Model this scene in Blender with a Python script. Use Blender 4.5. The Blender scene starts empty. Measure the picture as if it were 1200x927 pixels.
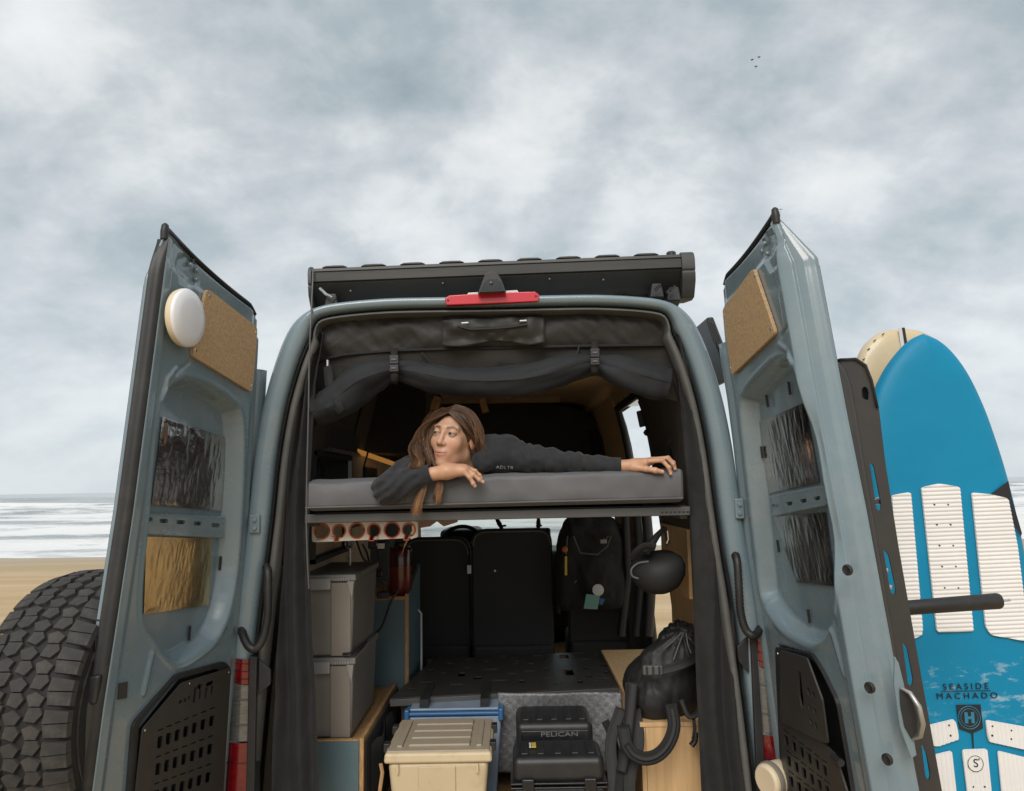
import bpy, bmesh, math, random
import numpy as np
from mathutils import Vector, Matrix
from mathutils.geometry import delaunay_2d_cdt

random.seed(7)
rng = np.random.default_rng(7)
SC = bpy.context.scene
COL = SC.collection
V = Vector

# ------------------------------------------------------------------ camera
F = 900.0                      # focal length in photo pixels (1200 wide)
CAM = V((0.0, -2.98, 2.10))
TH = math.atan(105.5 / F)      # pitch up
RO = math.radians(1.0)         # slight roll
_f = V((0, math.cos(TH), math.sin(TH)))
_u0 = V((0, -math.sin(TH), math.cos(TH)))
_r0 = V((1, 0, 0))
_r = _r0 * math.cos(RO) - _u0 * math.sin(RO)
_u = _u0 * math.cos(RO) + _r0 * math.sin(RO)
cd = bpy.data.cameras.new('camera')
cam = bpy.data.objects.new('camera', cd)
COL.objects.link(cam)
cd.sensor_width = 36.0
cd.sensor_fit = 'HORIZONTAL'
cd.lens = 36.0 * F / 1200.0
cd.clip_start = 0.05
cd.clip_end = 30000
cam.matrix_world = Matrix(((_r.x, _u.x, -_f.x, CAM.x), (_r.y, _u.y, -_f.y, CAM.y),
                           (_r.z, _u.z, -_f.z, CAM.z), (0, 0, 0, 1)))
SC.camera = cam

# ------------------------------------------------------------------ world: overcast sky
SUN_EL, SUN_AZ = math.radians(38), math.radians(192)
wd = bpy.data.worlds.new('World')
SC.world = wd
wd.use_nodes = True
nt = wd.node_tree
nt.nodes.clear()


def N(t, kind, **kw):
    n = t.nodes.new(kind)
    for k, v in kw.items():
        if k in n.inputs.keys() if isinstance(k, str) else False:
            n.inputs[k].default_value = v
        else:
            setattr(n, k, v)
    return n


def math_node(t, op, a=None, b=None, clamp=False):
    n = t.nodes.new('ShaderNodeMath')
    n.operation = op
    n.use_clamp = clamp
    for i, x in enumerate((a, b)):
        if x is None:
            continue
        if isinstance(x, (int, float)):
            n.inputs[i].default_value = x
        else:
            t.links.new(x, n.inputs[i])
    return n.outputs[0]


def ramp(t, fac, stops, interp='LINEAR'):
    n = t.nodes.new('ShaderNodeValToRGB')
    n.color_ramp.interpolation = interp
    el = n.color_ramp.elements
    while len(el) < len(stops):
        el.new(0.5)
    for e, (p, c) in zip(el, stops):
        e.position = p
        e.color = (c[0], c[1], c[2], 1) if not isinstance(c, (int, float)) else (c, c, c, 1)
    t.links.new(fac, n.inputs[0])
    return n.outputs[0]


def mixc(t, fac, a, b, mode='MIX'):
    n = t.nodes.new('ShaderNodeMix')
    n.data_type = 'RGBA'
    n.blend_type = mode
    for sock, x in ((n.inputs[0], fac), (n.inputs[6], a), (n.inputs[7], b)):
        if isinstance(x, (int, float)):
            sock.default_value = x
        elif isinstance(x, tuple):
            sock.default_value = (x[0], x[1], x[2], 1)
        else:
            t.links.new(x, sock)
    return n.outputs[2]


def noise_tex(t, vec, scale, detail=4, rough=0.55, dist=0.0):
    n = t.nodes.new('ShaderNodeTexNoise')
    n.inputs['Scale'].default_value = scale
    n.inputs['Detail'].default_value = detail
    n.inputs['Roughness'].default_value = rough
    n.inputs['Distortion'].default_value = dist
    if vec is not None:
        t.links.new(vec, n.inputs['Vector'])
    return n.outputs['Fac']


def mapping(t, vec, scale=(1, 1, 1), loc=(0, 0, 0), rot=(0, 0, 0)):
    n = t.nodes.new('ShaderNodeMapping')
    n.inputs['Scale'].default_value = scale
    n.inputs['Location'].default_value = loc
    n.inputs['Rotation'].default_value = rot
    t.links.new(vec, n.inputs['Vector'])
    return n.outputs[0]


def build_world():
    t = nt
    sky = t.nodes.new('ShaderNodeTexSky')
    sky.sky_type = 'NISHITA'
    sky.sun_disc = False
    sky.sun_elevation = SUN_EL
    sky.sun_rotation = SUN_AZ
    tc = t.nodes.new('ShaderNodeTexCoord')
    sep = t.nodes.new('ShaderNodeSeparateXYZ')
    t.links.new(tc.outputs['Generated'], sep.inputs[0])
    z = math_node(t, 'MAXIMUM', sep.outputs[2], 0.0)
    den = math_node(t, 'ADD', z, 0.52)
    cx = math_node(t, 'DIVIDE', sep.outputs[0], den)
    cy = math_node(t, 'DIVIDE', sep.outputs[1], den)
    cmb = t.nodes.new('ShaderNodeCombineXYZ')
    t.links.new(cx, cmb.inputs[0])
    t.links.new(cy, cmb.inputs[1])
    p = mapping(t, cmb.outputs[0], (1.0, 1.1, 1), SKY_LOC)
    n1 = noise_tex(t, p, 2.6, 9, 0.50, 0.2)        # big cloud masses
    n2 = noise_tex(t, p, 7.5, 9, 0.58, 0.2)          # billows
    n3 = noise_tex(t, mapping(t, p, (0.6, 1.0, 1), (4.2, 1.7, 0)), 1.5, 3, 0.5, 0.0)
    s = math_node(t, 'ADD', math_node(t, 'MULTIPLY', n1, 0.56),
                  math_node(t, 'ADD', math_node(t, 'MULTIPLY', n2, 0.28), math_node(t, 'MULTIPLY', n3, 0.26)))
    cloud = ramp(t, s, [(0.40, (0.205, 0.252, 0.278)), (0.48, (0.290, 0.332, 0.354)), (0.545, (0.395, 0.424, 0.441)),
                        (0.60, (0.500, 0.520, 0.530)), (0.68, (0.60, 0.610, 0.615))])
    # the far cloud deck melts into a pale even band low down
    hz = ramp(t, z, [(0.0, 1.0), (0.05, 0.82), (0.16, 0.42), (0.40, 0.0)])
    hzv = math_node(t, 'MULTIPLY', hz, 0.8)
    col = mixc(t, hzv, cloud, (0.455, 0.50, 0.53))
    bg1 = t.nodes.new('ShaderNodeBackground')
    t.links.new(sky.outputs[0], bg1.inputs[0])
    bg1.inputs[1].default_value = 0.08
    bg2 = t.nodes.new('ShaderNodeBackground')
    t.links.new(col, bg2.inputs[0])
    bg2.inputs[1].default_value = 1.0
    mx = t.nodes.new('ShaderNodeMixShader')
    mx.inputs[0].default_value = 0.94              # nearly closed cloud cover
    t.links.new(bg1.outputs[0], mx.inputs[1])
    t.links.new(bg2.outputs[0], mx.inputs[2])
    out = t.nodes.new('ShaderNodeOutputWorld')
    t.links.new(mx.outputs[0], out.inputs[0])


SKY_LOC = (2.3, 0.6, 0)
build_world()

sd = bpy.data.lights.new('sun', 'SUN')
sd.energy = 1.5
sd.angle = math.radians(35)
sd.color = (1.0, 0.955, 0.90)
sun = bpy.data.objects.new('sun', sd)
COL.objects.link(sun)
# Nishita rotation is measured clockwise from +Y
_sd = V((math.sin(SUN_AZ) * math.cos(SUN_EL), math.cos(SUN_AZ) * math.cos(SUN_EL), math.sin(SUN_EL)))
sun.rotation_euler = (-_sd).to_track_quat('-Z', 'Y').to_euler()

SC.view_settings.view_transform = 'Standard'
SC.view_settings.look = 'None'
SC.view_settings.exposure = 0.65
SC.view_settings.gamma = 1.0
SC.view_settings.use_curve_mapping = False


# ------------------------------------------------------------------ picture -> place helpers (a pixel plus a real distance)
def ray(px, py):
    return _f * F + _r * (px - 600.0) - _u * (py - 463.5)


def W(px, py, y):
    d = ray(px, py)
    return CAM + d * ((y - CAM.y) / d.y)


def WX(px, py, x):
    d = ray(px, py)
    return CAM + d * ((x - CAM.x) / d.x)


def WZ(px, py, z):
    d = ray(px, py)
    return CAM + d * ((z - CAM.z) / d.z)


def WP(px, py, o, n):
    d = ray(px, py)
    return CAM + d * ((o - CAM).dot(n) / d.dot(n))


# ------------------------------------------------------------------ materials
MATS = {}


def mat(name, base, rough=0.5, metal=0.0, coat=0.0, var=0.0, vscale=6.0, bump=0.0, bscale=60.0, stretch=(1, 1, 1),
        spec=0.5, dirt=None, dscale=3.0, damt=0.3, dpos=(0.48, 0.72), detail=4, bdist=0.01, sheen=0.0, rvar=0.0, alpha=1.0, trans=0.0):
    m = bpy.data.materials.new(name)
    m.use_nodes = True
    t = m.node_tree
    b = t.nodes['Principled BSDF']
    b.inputs['Roughness'].default_value = rough
    b.inputs['Metallic'].default_value = metal
    b.inputs['Coat Weight'].default_value = coat
    b.inputs['Coat Roughness'].default_value = 0.08
    b.inputs['Specular IOR Level'].default_value = spec
    b.inputs['Sheen Weight'].default_value = sheen
    b.inputs['Transmission Weight'].default_value = trans
    b.inputs['Alpha'].default_value = alpha
    tc = t.nodes.new('ShaderNodeTexCoord')
    vec = mapping(t, tc.outputs['Object'], stretch)
    col = (base[0], base[1], base[2])
    sock = None
    if var > 0:
        n = noise_tex(t, vec, vscale, detail)
        lo = tuple(max(0, c * (1 - var)) for c in base)
        hi = tuple(min(1, c * (1 + var)) for c in base)
        sock = ramp(t, n, [(0.3, lo), (0.7, hi)])
    if dirt is not None:
        n = noise_tex(t, vec, dscale, 7, 0.65)
        f = ramp(t, n, [(dpos[0], 0.0), (dpos[1], damt)])
        sock = mixc(t, f, sock if sock else col, dirt)
    if sock:
        t.links.new(sock, b.inputs['Base Color'])
    else:
        b.inputs['Base Color'].default_value = (*col, 1)
    if rvar > 0:
        n = noise_tex(t, vec, vscale * 2.3, 5, 0.6)
        r = t.nodes.new('ShaderNodeMapRange')
        r.inputs['To Min'].default_value = max(0.02, rough - rvar)
        r.inputs['To Max'].default_value = min(1, rough + rvar)
        t.links.new(n, r.inputs['Value'])
        t.links.new(r.outputs[0], b.inputs['Roughness'])
    if bump > 0:
        n = noise_tex(t, vec, bscale, 5, 0.6)
        bn = t.nodes.new('ShaderNodeBump')
        bn.inputs['Strength'].default_value = bump
        bn.inputs['Distance'].default_value = bdist
        t.links.new(n, bn.inputs['Height'])
        t.links.new(bn.outputs[0], b.inputs['Normal'])
    MATS[name] = m
    return m


mat('paint', (0.163, 0.222, 0.252), 0.27, coat=0.7, var=0.03, vscale=2.0, dirt=(0.33, 0.32, 0.28), dscale=8, damt=0.22, bump=0.012, bscale=30, bdist=0.004, rvar=0.05)
mat('black_plastic', (0.020, 0.020, 0.021), 0.45, var=0.15, vscale=20, bump=0.08, bscale=300, bdist=0.002, dirt=(0.10, 0.095, 0.085), dscale=9, damt=0.12)
mat('black_gloss', (0.015, 0.015, 0.016), 0.22, dirt=(0.09, 0.085, 0.08), dscale=11, damt=0.2, rvar=0.08)
mat('black_powder', (0.036, 0.034, 0.031), 0.40, bump=0.12, bscale=420, bdist=0.002, rvar=0.06, dirt=(0.10, 0.09, 0.08), dscale=6, damt=0.15)
mat('awning_black', (0.040, 0.040, 0.037), 0.5, var=0.12, vscale=5, stretch=(0.4, 2, 4), dirt=(0.14, 0.13, 0.11), dscale=4, damt=0.25, bump=0.06, bscale=250, bdist=0.002)
mat('rubber', (0.015, 0.0145, 0.014), 0.5, var=0.2, vscale=14, dirt=(0.08, 0.07, 0.06), dscale=9, damt=0.25)
mat('seal_grey', (0.095, 0.095, 0.088), 0.62, var=0.15, vscale=9, bump=0.1, bscale=140, bdist=0.003)
mat('fabric_black', (0.0135, 0.0133, 0.013), 0.85, var=0.25, vscale=8, bump=0.25, bscale=700, bdist=0.002, sheen=0.03)
mat('fabric_header', (0.027, 0.0253, 0.023), 0.6, var=0.2, vscale=6, bump=0.3, bscale=600, bdist=0.002, sheen=0.1)
mat('mesh_brown', (0.030, 0.0265, 0.0225), 0.8, var=0.2, vscale=7, bump=0.2, bscale=900, bdist=0.002)
mat('fabric_navy', (0.0072, 0.0086, 0.0110), 0.75, var=0.25, vscale=9, bump=0.22, bscale=500, bdist=0.003, sheen=0.05)
mat('webbing', (0.018, 0.0175, 0.017), 0.7, bump=0.5, bscale=500, bdist=0.002)
mat('foil', (0.62, 0.60, 0.58), 0.13, metal=1.0, var=0.2, vscale=5, bump=0.25, bscale=60, bdist=0.004)
mat('foil_reflection_tint', (0.78, 0.60, 0.35), 0.24, metal=1.0, var=0.2, vscale=6, bump=0.2, bscale=50, bdist=0.004)  # insulation foil with the golden reflection of the sand put into its base colour
mat('cork', (0.46, 0.31, 0.165), 0.75, var=0.20, vscale=130, bump=0.25, bscale=160, bdist=0.003, dirt=(0.27, 0.165, 0.08), dscale=70, damt=0.55, detail=6)
mat('cork_edge', (0.20, 0.115, 0.05), 0.8)
mat('mattress', (0.098, 0.098, 0.104), 0.62, var=0.06, vscale=6, bump=0.12, bscale=500, bdist=0.002, dirt=(0.15, 0.14, 0.135), dscale=4, damt=0.35, sheen=0.1)
mat('frame_grey', (0.080, 0.080, 0.078), 0.45, var=0.08, vscale=8, bump=0.05, bscale=300, bdist=0.002)
mat('tote_grey', (0.175, 0.165, 0.152), 0.42, var=0.06, vscale=6, bump=0.06, bscale=300, bdist=0.002, dirt=(0.25, 0.23, 0.2), dscale=16, damt=0.4, dpos=(0.55, 0.75))
mat('tote_stripe', (0.225, 0.198, 0.168), 0.45, var=0.05, vscale=6)
mat('tote_latch', (0.27, 0.265, 0.26), 0.35)
mat('red_metal', (0.13, 0.014, 0.010), 0.3, coat=0.5, var=0.2, vscale=7)
mat('dark_red', (0.055, 0.010, 0.009), 0.25, coat=0.5)
mat('teal_laminate', (0.090, 0.145, 0.165), 0.5, var=0.05, vscale=5, dirt=(0.13, 0.18, 0.19), dscale=5, damt=0.3)
mat('ply', (0.42, 0.245, 0.105), 0.6, var=0.25, vscale=9, stretch=(14, 3, 3))
mat('pine', (0.58, 0.375, 0.185), 0.55, var=0.13, vscale=3, stretch=(18, 6, 1.2), bump=0.06, bscale=40, bdist=0.002)
mat('pine_dark', (0.23, 0.15, 0.085), 0.6, var=0.2, vscale=3, stretch=(3, 16, 1.5))
mat('wood_floor', (0.20, 0.115, 0.055), 0.55, var=0.3, vscale=4, stretch=(20, 2, 1))
mat('tan_plastic', (0.58, 0.465, 0.295), 0.45, var=0.05, vscale=5, bump=0.08, bscale=260, bdist=0.002, dirt=(0.36, 0.26, 0.15), dscale=14, damt=0.5, dpos=(0.54, 0.75))
mat('tan_lid', (0.36, 0.30, 0.22), 0.5, var=0.05, vscale=5, bump=0.08, bscale=260, bdist=0.002, dirt=(0.25, 0.2, 0.14), dscale=6, damt=0.4)
mat('blue_plastic', (0.035, 0.13, 0.30), 0.35)
mat('case_letter', (0.16, 0.16, 0.16), 0.5)
mat('clear_plastic', (0.24, 0.31, 0.40), 0.3, var=0.15, vscale=8)
mat('metal', (0.62, 0.61, 0.60), 0.28, metal=1.0, rvar=0.1)
mat('alu_trim', (0.42, 0.42, 0.41), 0.38, metal=0.8)
mat('white_plastic', (0.80, 0.80, 0.82), 0.35, coat=0.2)
mat('cream_plastic', (0.70, 0.58, 0.40), 0.5)
mat('red_lens', (0.15, 0.004, 0.007), 0.18, coat=1.0, var=0.3, vscale=30, stretch=(1, 1, 2))
mat('brake_lens', (0.55, 0.016, 0.03), 0.22, coat=0.8)
mat('clear_lens', (0.15, 0.15, 0.147), 0.14, coat=1.0, var=0.25, vscale=26, stretch=(1, 1, 5), metal=0.35)
mat('board_blue', (0.002, 0.215, 0.385), 0.5, spec=0.3, var=0.06, vscale=4, dirt=(0.50, 0.60, 0.64), dscale=16, damt=0.5, dpos=(0.57, 0.66), stretch=(0.7, 1, 1.6), bump=0.03, bscale=200, bdist=0.002)
mat('board_cream', (0.60, 0.49, 0.31), 0.4, coat=0.3, dirt=(0.50, 0.34, 0.14), dscale=4, damt=0.6)
mat('pad_white', (0.76, 0.74, 0.715), 0.7, var=0.05, vscale=12, dirt=(0.56, 0.50, 0.42), dscale=6, damt=0.4)
mat('print_black', (0.012, 0.013, 0.015), 0.5)
mat('print_blue', (0.02, 0.19, 0.30), 0.5)
mat('tyre_dark', (0.014, 0.0135, 0.013), 0.8, var=0.2, vscale=20)
mat('tyre', (0.033, 0.031, 0.0285), 0.8, var=0.25, vscale=25, bump=0.3, bscale=160, bdist=0.003, dirt=(0.13, 0.115, 0.09), dscale=18, damt=0.35)
mat('locker_black', (0.036, 0.035, 0.033), 0.7, var=0.15, vscale=6, bump=0.1, bscale=300, bdist=0.002)
mat('headliner', (0.68, 0.50, 0.31), 0.85, var=0.08, vscale=20, bump=0.1, bscale=300, bdist=0.002)
mat('wall_dark', (0.075, 0.062, 0.048), 0.8, var=0.15, vscale=8)
mat('wall_tan', (0.48, 0.38, 0.26), 0.75, var=0.12, vscale=9)
mat('seat_black', (0.017, 0.0175, 0.0175), 0.7, bump=0.2, bscale=400, bdist=0.002)
mat('seat_edge', (0.09, 0.09, 0.09), 0.5)
mat('panel_white', (0.66, 0.60, 0.53), 0.45)
mat('orange_edge', (0.55, 0.11, 0.045), 0.5)
mat('pink_panel', (0.42, 0.25, 0.20), 0.5)
mat('silver_quilt', (0.20, 0.20, 0.205), 0.5, metal=0.4, var=0.3, vscale=70, bump=0.7, bscale=140, bdist=0.003)
mat('shiny_black', (0.0115, 0.0115, 0.012), 0.58, bump=0.2, bscale=18, bdist=0.01, rvar=0.1)
mat('tag_white', (0.60, 0.60, 0.60), 0.5)
mat('tag_green', (0.16, 0.33, 0.27), 0.5)
mat('tag_yellow', (0.55, 0.42, 0.05), 0.5)
mat('tag_orange', (0.42, 0.10, 0.03), 0.5)
mat('cyan_cloth', (0.10, 0.36, 0.52), 0.7)
mat('sweatshirt', (0.0185, 0.0195, 0.0225), 0.9, var=0.18, vscale=30, bump=0.3, bscale=900, bdist=0.002, sheen=0.12)
mat('sticker_dark', (0.04, 0.036, 0.034), 0.6)


def low_scuffs():
    # scuffs only round the lettering, where feet and fins have rubbed
    t = MATS['board_blue'].node_tree
    mix = [n for n in t.nodes if n.type == 'MIX'][0]
    src = mix.inputs[0].links[0].from_socket
    tc = [n for n in t.nodes if n.type == 'TEX_COORD'][0]
    sp = t.nodes.new('ShaderNodeSeparateXYZ')
    t.links.new(tc.outputs['Object'], sp.inputs[0])
    band = ramp(t, sp.outputs[2], [(0.62, 0.0), (0.72, 1.0), (0.80, 1.0), (0.90, 0.0)])
    t.links.new(math_node(t, 'MULTIPLY', src, band), mix.inputs[0])


low_scuffs()


def glass_mat(name, tint, gloss=0.12, rough=0.02):
    m = bpy.data.materials.new(name)
    m.use_nodes = True
    t = m.node_tree
    t.nodes.clear()
    tr = t.nodes.new('ShaderNodeBsdfTransparent')
    tr.inputs[0].default_value = (*tint, 1)
    gl = t.nodes.new('ShaderNodeBsdfGlossy')
    gl.inputs['Roughness'].default_value = rough
    fr = t.nodes.new('ShaderNodeFresnel')
    fr.inputs[0].default_value = 1.45
    mx = t.nodes.new('ShaderNodeMixShader')
    t.links.new(fr.outputs[0], mx.inputs[0])
    t.links.new(tr.outputs[0], mx.inputs[1])
    t.links.new(gl.outputs[0], mx.inputs[2])
    o = t.nodes.new('ShaderNodeOutputMaterial')
    t.links.new(mx.outputs[0], o.inputs[0])
    MATS[name] = m


glass_mat('glass_clear', (0.82, 0.88, 0.86))
glass_mat('glass_dark', (0.10, 0.11, 0.11))
glass_mat('glass_smoke', (0.55, 0.58, 0.58))
mat('amber_led', (0.55, 0.27, 0.08), 0.5)
MATS['amber_led'].node_tree.nodes['Principled BSDF'].inputs['Emission Color'].default_value = (1.0, 0.45, 0.10, 1)
MATS['amber_led'].node_tree.nodes['Principled BSDF'].inputs['Emission Strength'].default_value = 0.16

# ------------------------------------------------------------------ object helpers
WL = {}


def link(o, parent, origin):
    COL.objects.link(o)
    if parent is not None:
        o.parent = parent
        o.location = origin - WL[parent.name]
    else:
        o.location = origin
    WL[o.name] = V(origin)


def tag(o, label=None, cat=None, group=None, kind=None):
    if label:
        o['label'] = label
    if cat:
        o['category'] = cat
    if group:
        o['group'] = group
    if kind:
        o['kind'] = kind
    return o


def thing(name, label, cat, loc, group=None):
    o = bpy.data.objects.new(name, None)
    o.empty_display_size = 0.1
    link(o, None, V(loc))
    return tag(o, label, cat, group)


def build(name, verts, faces, m, parent=None, bevel=0.0, seg=2, smooth=True, ang=0.7, label=None, cat=None, group=None,
          kind=None, solid=0.0, subsurf=0, mats=None, fmat=None):
    vs = [V(v) for v in verts]
    lo = V((min(v.x for v in vs), min(v.y for v in vs), min(v.z for v in vs)))
    hi = V((max(v.x for v in vs), max(v.y for v in vs), max(v.z for v in vs)))
    org = V(((lo.x + hi.x) / 2, (lo.y + hi.y) / 2, lo.z))
    me = bpy.data.meshes.new(name)
    me.from_pydata([v - org for v in vs], [], [tuple(f) for f in faces])
    me.update()
    for mm in (mats or [m]):
        me.materials.append(MATS[mm])
    if fmat:
        me.polygons.foreach_set('material_index', fmat)
    o = bpy.data.objects.new(name, me)
    link(o, parent, org)
    if smooth:
        me.shade_smooth()
        me.set_sharp_from_angle(angle=ang)
    if solid:
        md = o.modifiers.new('solid', 'SOLIDIFY')
        md.thickness = solid
        md.offset = 0
    if bevel:
        md = o.modifiers.new('bevel', 'BEVEL')
        md.width = bevel
        md.segments = seg
        md.limit_method = 'ANGLE'
        md.angle_limit = 0.6
        md.harden_normals = True
    if subsurf:
        md = o.modifiers.new('sub', 'SUBSURF')
        md.levels = md.render_levels = subsurf
    tag(o, label, cat, group, kind)
    return o


class MB:
    """collects shapes for one mesh object"""

    def __init__(s):
        s.v = []
        s.f = []

    def add(s, vs, fs):
        n = len(s.v)
        s.v += [V(x) for x in vs]
        s.f += [tuple(i + n for i in f) for f in fs]
        return s

    def box(s, lo, hi):
        x0, y0, z0 = lo
        x1, y1, z1 = hi
        return s.add([(x0, y0, z0), (x1, y0, z0), (x1, y1, z0), (x0, y1, z0), (x0, y0, z1), (x1, y0, z1), (x1, y1, z1), (x0, y1, z1)],
                     [(0, 3, 2, 1), (4, 5, 6, 7), (0, 1, 5, 4), (1, 2, 6, 5), (2, 3, 7, 6), (3, 0, 4, 7)])

    def hexa(s, p):      # 8 corners: 4 front (ccw) + 4 back
        return s.add(p, [(0, 1, 2, 3), (7, 6, 5, 4), (0, 4, 5, 1), (1, 5, 6, 2), (2, 6, 7, 3), (3, 7, 4, 0)])

    def prism(s, pts, ext):      # planar polygon (list of 3D) extruded by vector
        n = len(pts)
        e = V(ext)
        a = [V(p) for p in pts]
        fs = [tuple(range(n)), tuple(range(2 * n - 1, n - 1, -1))]
        for i in range(n):
            j = (i + 1) % n
            fs.append((j, i, i + n, j + n))
        return s.add(a + [p + e for p in a], fs)

    def tube(s, path, r, sides=10, cap=True, flat=1.0, upv=None):
        path = [V(p) for p in path]
        rs = r if isinstance(r, (list, tuple)) else [r] * len(path)
        n0 = len(s.v)
        pn = None
        for i, p in enumerate(path):
            a = path[max(i - 1, 0)]
            b = path[min(i + 1, len(path) - 1)]
            t = (b - a)
            t = t.normalized() if t.length > 1e-9 else V((0, 0, 1))
            if pn is None:
                ref = V(upv) if upv else (V((0, 0, 1)) if abs(t.z) < 0.9 else V((1, 0, 0)))
                u = (ref - t * ref.dot(t)).normalized()
            else:
                u = (pn - t * pn.dot(t)).normalized()
            pn = u
            w = t.cross(u)
            for k in range(sides):
                an = 2 * math.pi * k / sides
                s.v.append(p + (u * math.cos(an) * flat + w * math.sin(an)) * rs[i])
        m = len(path)
        for i in range(m - 1):
            for k in range(sides):
                k2 = (k + 1) % sides
                s.f.append((n0 + i * sides + k, n0 + i * sides + k2, n0 + (i + 1) * sides + k2, n0 + (i + 1) * sides + k))
        if cap:
            s.f.append(tuple(n0 + k for k in range(sides - 1, -1, -1)))
            s.f.append(tuple(n0 + (m - 1) * sides + k for k in range(sides)))
        return s

    def lathe(s, c, ax, prof, sides=28, arc=None):      # prof: (radius, height along ax)
        c, ax = V(c), V(ax).normalized()
        ref = V((0, 0, 1)) if abs(ax.z) < 0.9 else V((1, 0, 0))
        u = (ref - ax * ref.dot(ax)).normalized()
        w = ax.cross(u)
        n0 = len(s.v)
        for r, h in prof:
            for k in range(sides):
                an = 2 * math.pi * k / sides
                s.v.append(c + ax * h + (u * math.cos(an) + w * math.sin(an)) * max(r, 1e-5))
        for i in range(len(prof) - 1):
            for k in range(sides):
                k2 = (k + 1) % sides
                s.f.append((n0 + i * sides + k, n0 + i * sides + k2, n0 + (i + 1) * sides + k2, n0 + (i + 1) * sides + k))
        s.f.append(tuple(n0 + k for k in range(sides - 1, -1, -1)))
        s.f.append(tuple(n0 + (len(prof) - 1) * sides + k for k in range(sides)))
        return s

    def grid(s, P):      # P: rows of points
        n0 = len(s.v)
        nr, nc = len(P), len(P[0])
        for r in P:
            s.v += [V(p) for p in r]
        for i in range(nr - 1):
            for j in range(nc - 1):
                s.f.append((n0 + i * nc + j, n0 + i * nc + j + 1, n0 + (i + 1) * nc + j + 1, n0 + (i + 1) * nc + j))
        return s

    def build(s, name, m, parent=None, **kw):
        return build(name, s.v, s.f, m, parent, **kw)


def catmull(pts, n):
    """smooth resample of a list of tuples/Vectors"""
    P = [np.array(p, float) for p in pts]
    P = [2 * P[0] - P[1]] + P + [2 * P[-1] - P[-2]]
    out = []
    m = len(P) - 3
    for k in range(n):
        t = k / (n - 1) * m
        i = min(int(t), m - 1)
        t -= i
        a, b, c, d = P[i:i + 4]
        out.append(0.5 * ((2 * b) + (c - a) * t + (2 * a - 5 * b + 4 * c - d) * t * t + (3 * b - a - 3 * c + d) * t ** 3))
    return out


def lin(pts, n):
    """resample polyline by arc length"""
    P = np.array(pts, float)
    d = np.r_[0, np.cumsum(np.linalg.norm(np.diff(P, axis=0), axis=1))]
    t = np.linspace(0, d[-1], n)
    return np.stack([np.interp(t, d, P[:, k]) for k in range(P.shape[1])], 1)


def round_poly(pts, r, seg=4):
    """2D polygon with rounded corners"""
    out = []
    n = len(pts)
    rr = r if isinstance(r, (list, tuple)) else [r] * n
    for i in range(n):
        p = np.array(pts[i], float)
        a = np.array(pts[i - 1], float) - p
        b = np.array(pts[(i + 1) % n], float) - p
        la, lb = np.linalg.norm(a), np.linalg.norm(b)
        d = min(rr[i], la * 0.48, lb * 0.48)
        p0, p1 = p + a / la * d, p + b / lb * d
        for k in range(seg + 1):
            t = k / seg
            out.append(tuple((1 - t) ** 2 * p0 + 2 * t * (1 - t) * p + t * t * p1))
    return out


def curve_mesh(outer, holes, thick, bevel=0.0):
    """flat plate with real holes, in local xy, centred on z=0"""
    pts, edges = [], []
    for poly in [outer] + list(holes):
        n0 = len(pts)
        pts += [V((p[0], p[1])) for p in poly]
        edges += [(n0 + i, n0 + (i + 1) % len(poly)) for i in range(len(poly))]
    co, _e, tri, *_ = delaunay_2d_cdt(pts, edges, [], 0, 1e-6)
    cen = np.array([[sum(co[i].x for i in f) / len(f), sum(co[i].y for i in f) / len(f)] for f in tri])
    keep = poly_sdf(cen[:, 0], cen[:, 1], outer) < 0
    for h in holes:
        keep &= poly_sdf(cen[:, 0], cen[:, 1], h) > 0
    tri = [f for f, k in zip(tri, keep) if k]
    n = len(co)
    vs = [V((c.x, c.y, thick / 2)) for c in co] + [V((c.x, c.y, -thick / 2)) for c in co]
    fs = [tuple(f) for f in tri] + [tuple(i + n for i in f[::-1]) for f in tri]
    cnt = {}
    for f in tri:
        for a, b in zip(f, list(f[1:]) + [f[0]]):
            cnt[(a, b)] = cnt.get((a, b), 0) + 1
    for a, b in cnt:
        if (b, a) not in cnt:
            fs.append((b, a, a + n, b + n))
    used = sorted({i for f in fs for i in f})
    mp = {o: k for k, o in enumerate(used)}
    return [vs[i] for i in used], [tuple(mp[i] for i in f) for f in fs]


def plate(name, outer, holes, O, ex, ey, thick, m, parent=None, bevel=0.0, off=0.0, **kw):
    vs, fs = curve_mesh(outer, holes, thick, bevel)
    O, ex, ey = V(O), V(ex), V(ey)
    n = ex.cross(ey)
    return build(name, [O + ex * v.x + ey * v.y + n * (v.z + off) for v in vs], fs, m, parent, ang=0.5, **kw)


def text_mesh(body, size, thick=0.0015, spacing=1.0):
    cu = bpy.data.curves.new('tmp', 'FONT')
    cu.body = body
    cu.size = size
    cu.align_x = 'CENTER'
    cu.align_y = 'CENTER'
    cu.extrude = thick / 2
    cu.space_character = spacing
    o = bpy.data.objects.new('tmp', cu)
    me = bpy.data.meshes.new_from_object(o)
    vs = [v.co.copy() for v in me.vertices]
    fs = [tuple(p.vertices) for p in me.polygons]
    bpy.data.objects.remove(o)
    bpy.data.curves.remove(cu)
    bpy.data.meshes.remove(me)
    return vs, fs


def text(name, body, size, O, ex, ey, m, parent=None, spacing=1.0, sx=1.0, bold=0.0, **kw):
    vs, fs = text_mesh(body, size, 0.0016, spacing)
    O, ex, ey = V(O), V(ex), V(ey)
    n = ex.cross(ey)
    return build(name, [O + ex * v.x * sx + ey * v.y + n * v.z for v in vs], fs, m, parent, smooth=False, **kw)


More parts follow.
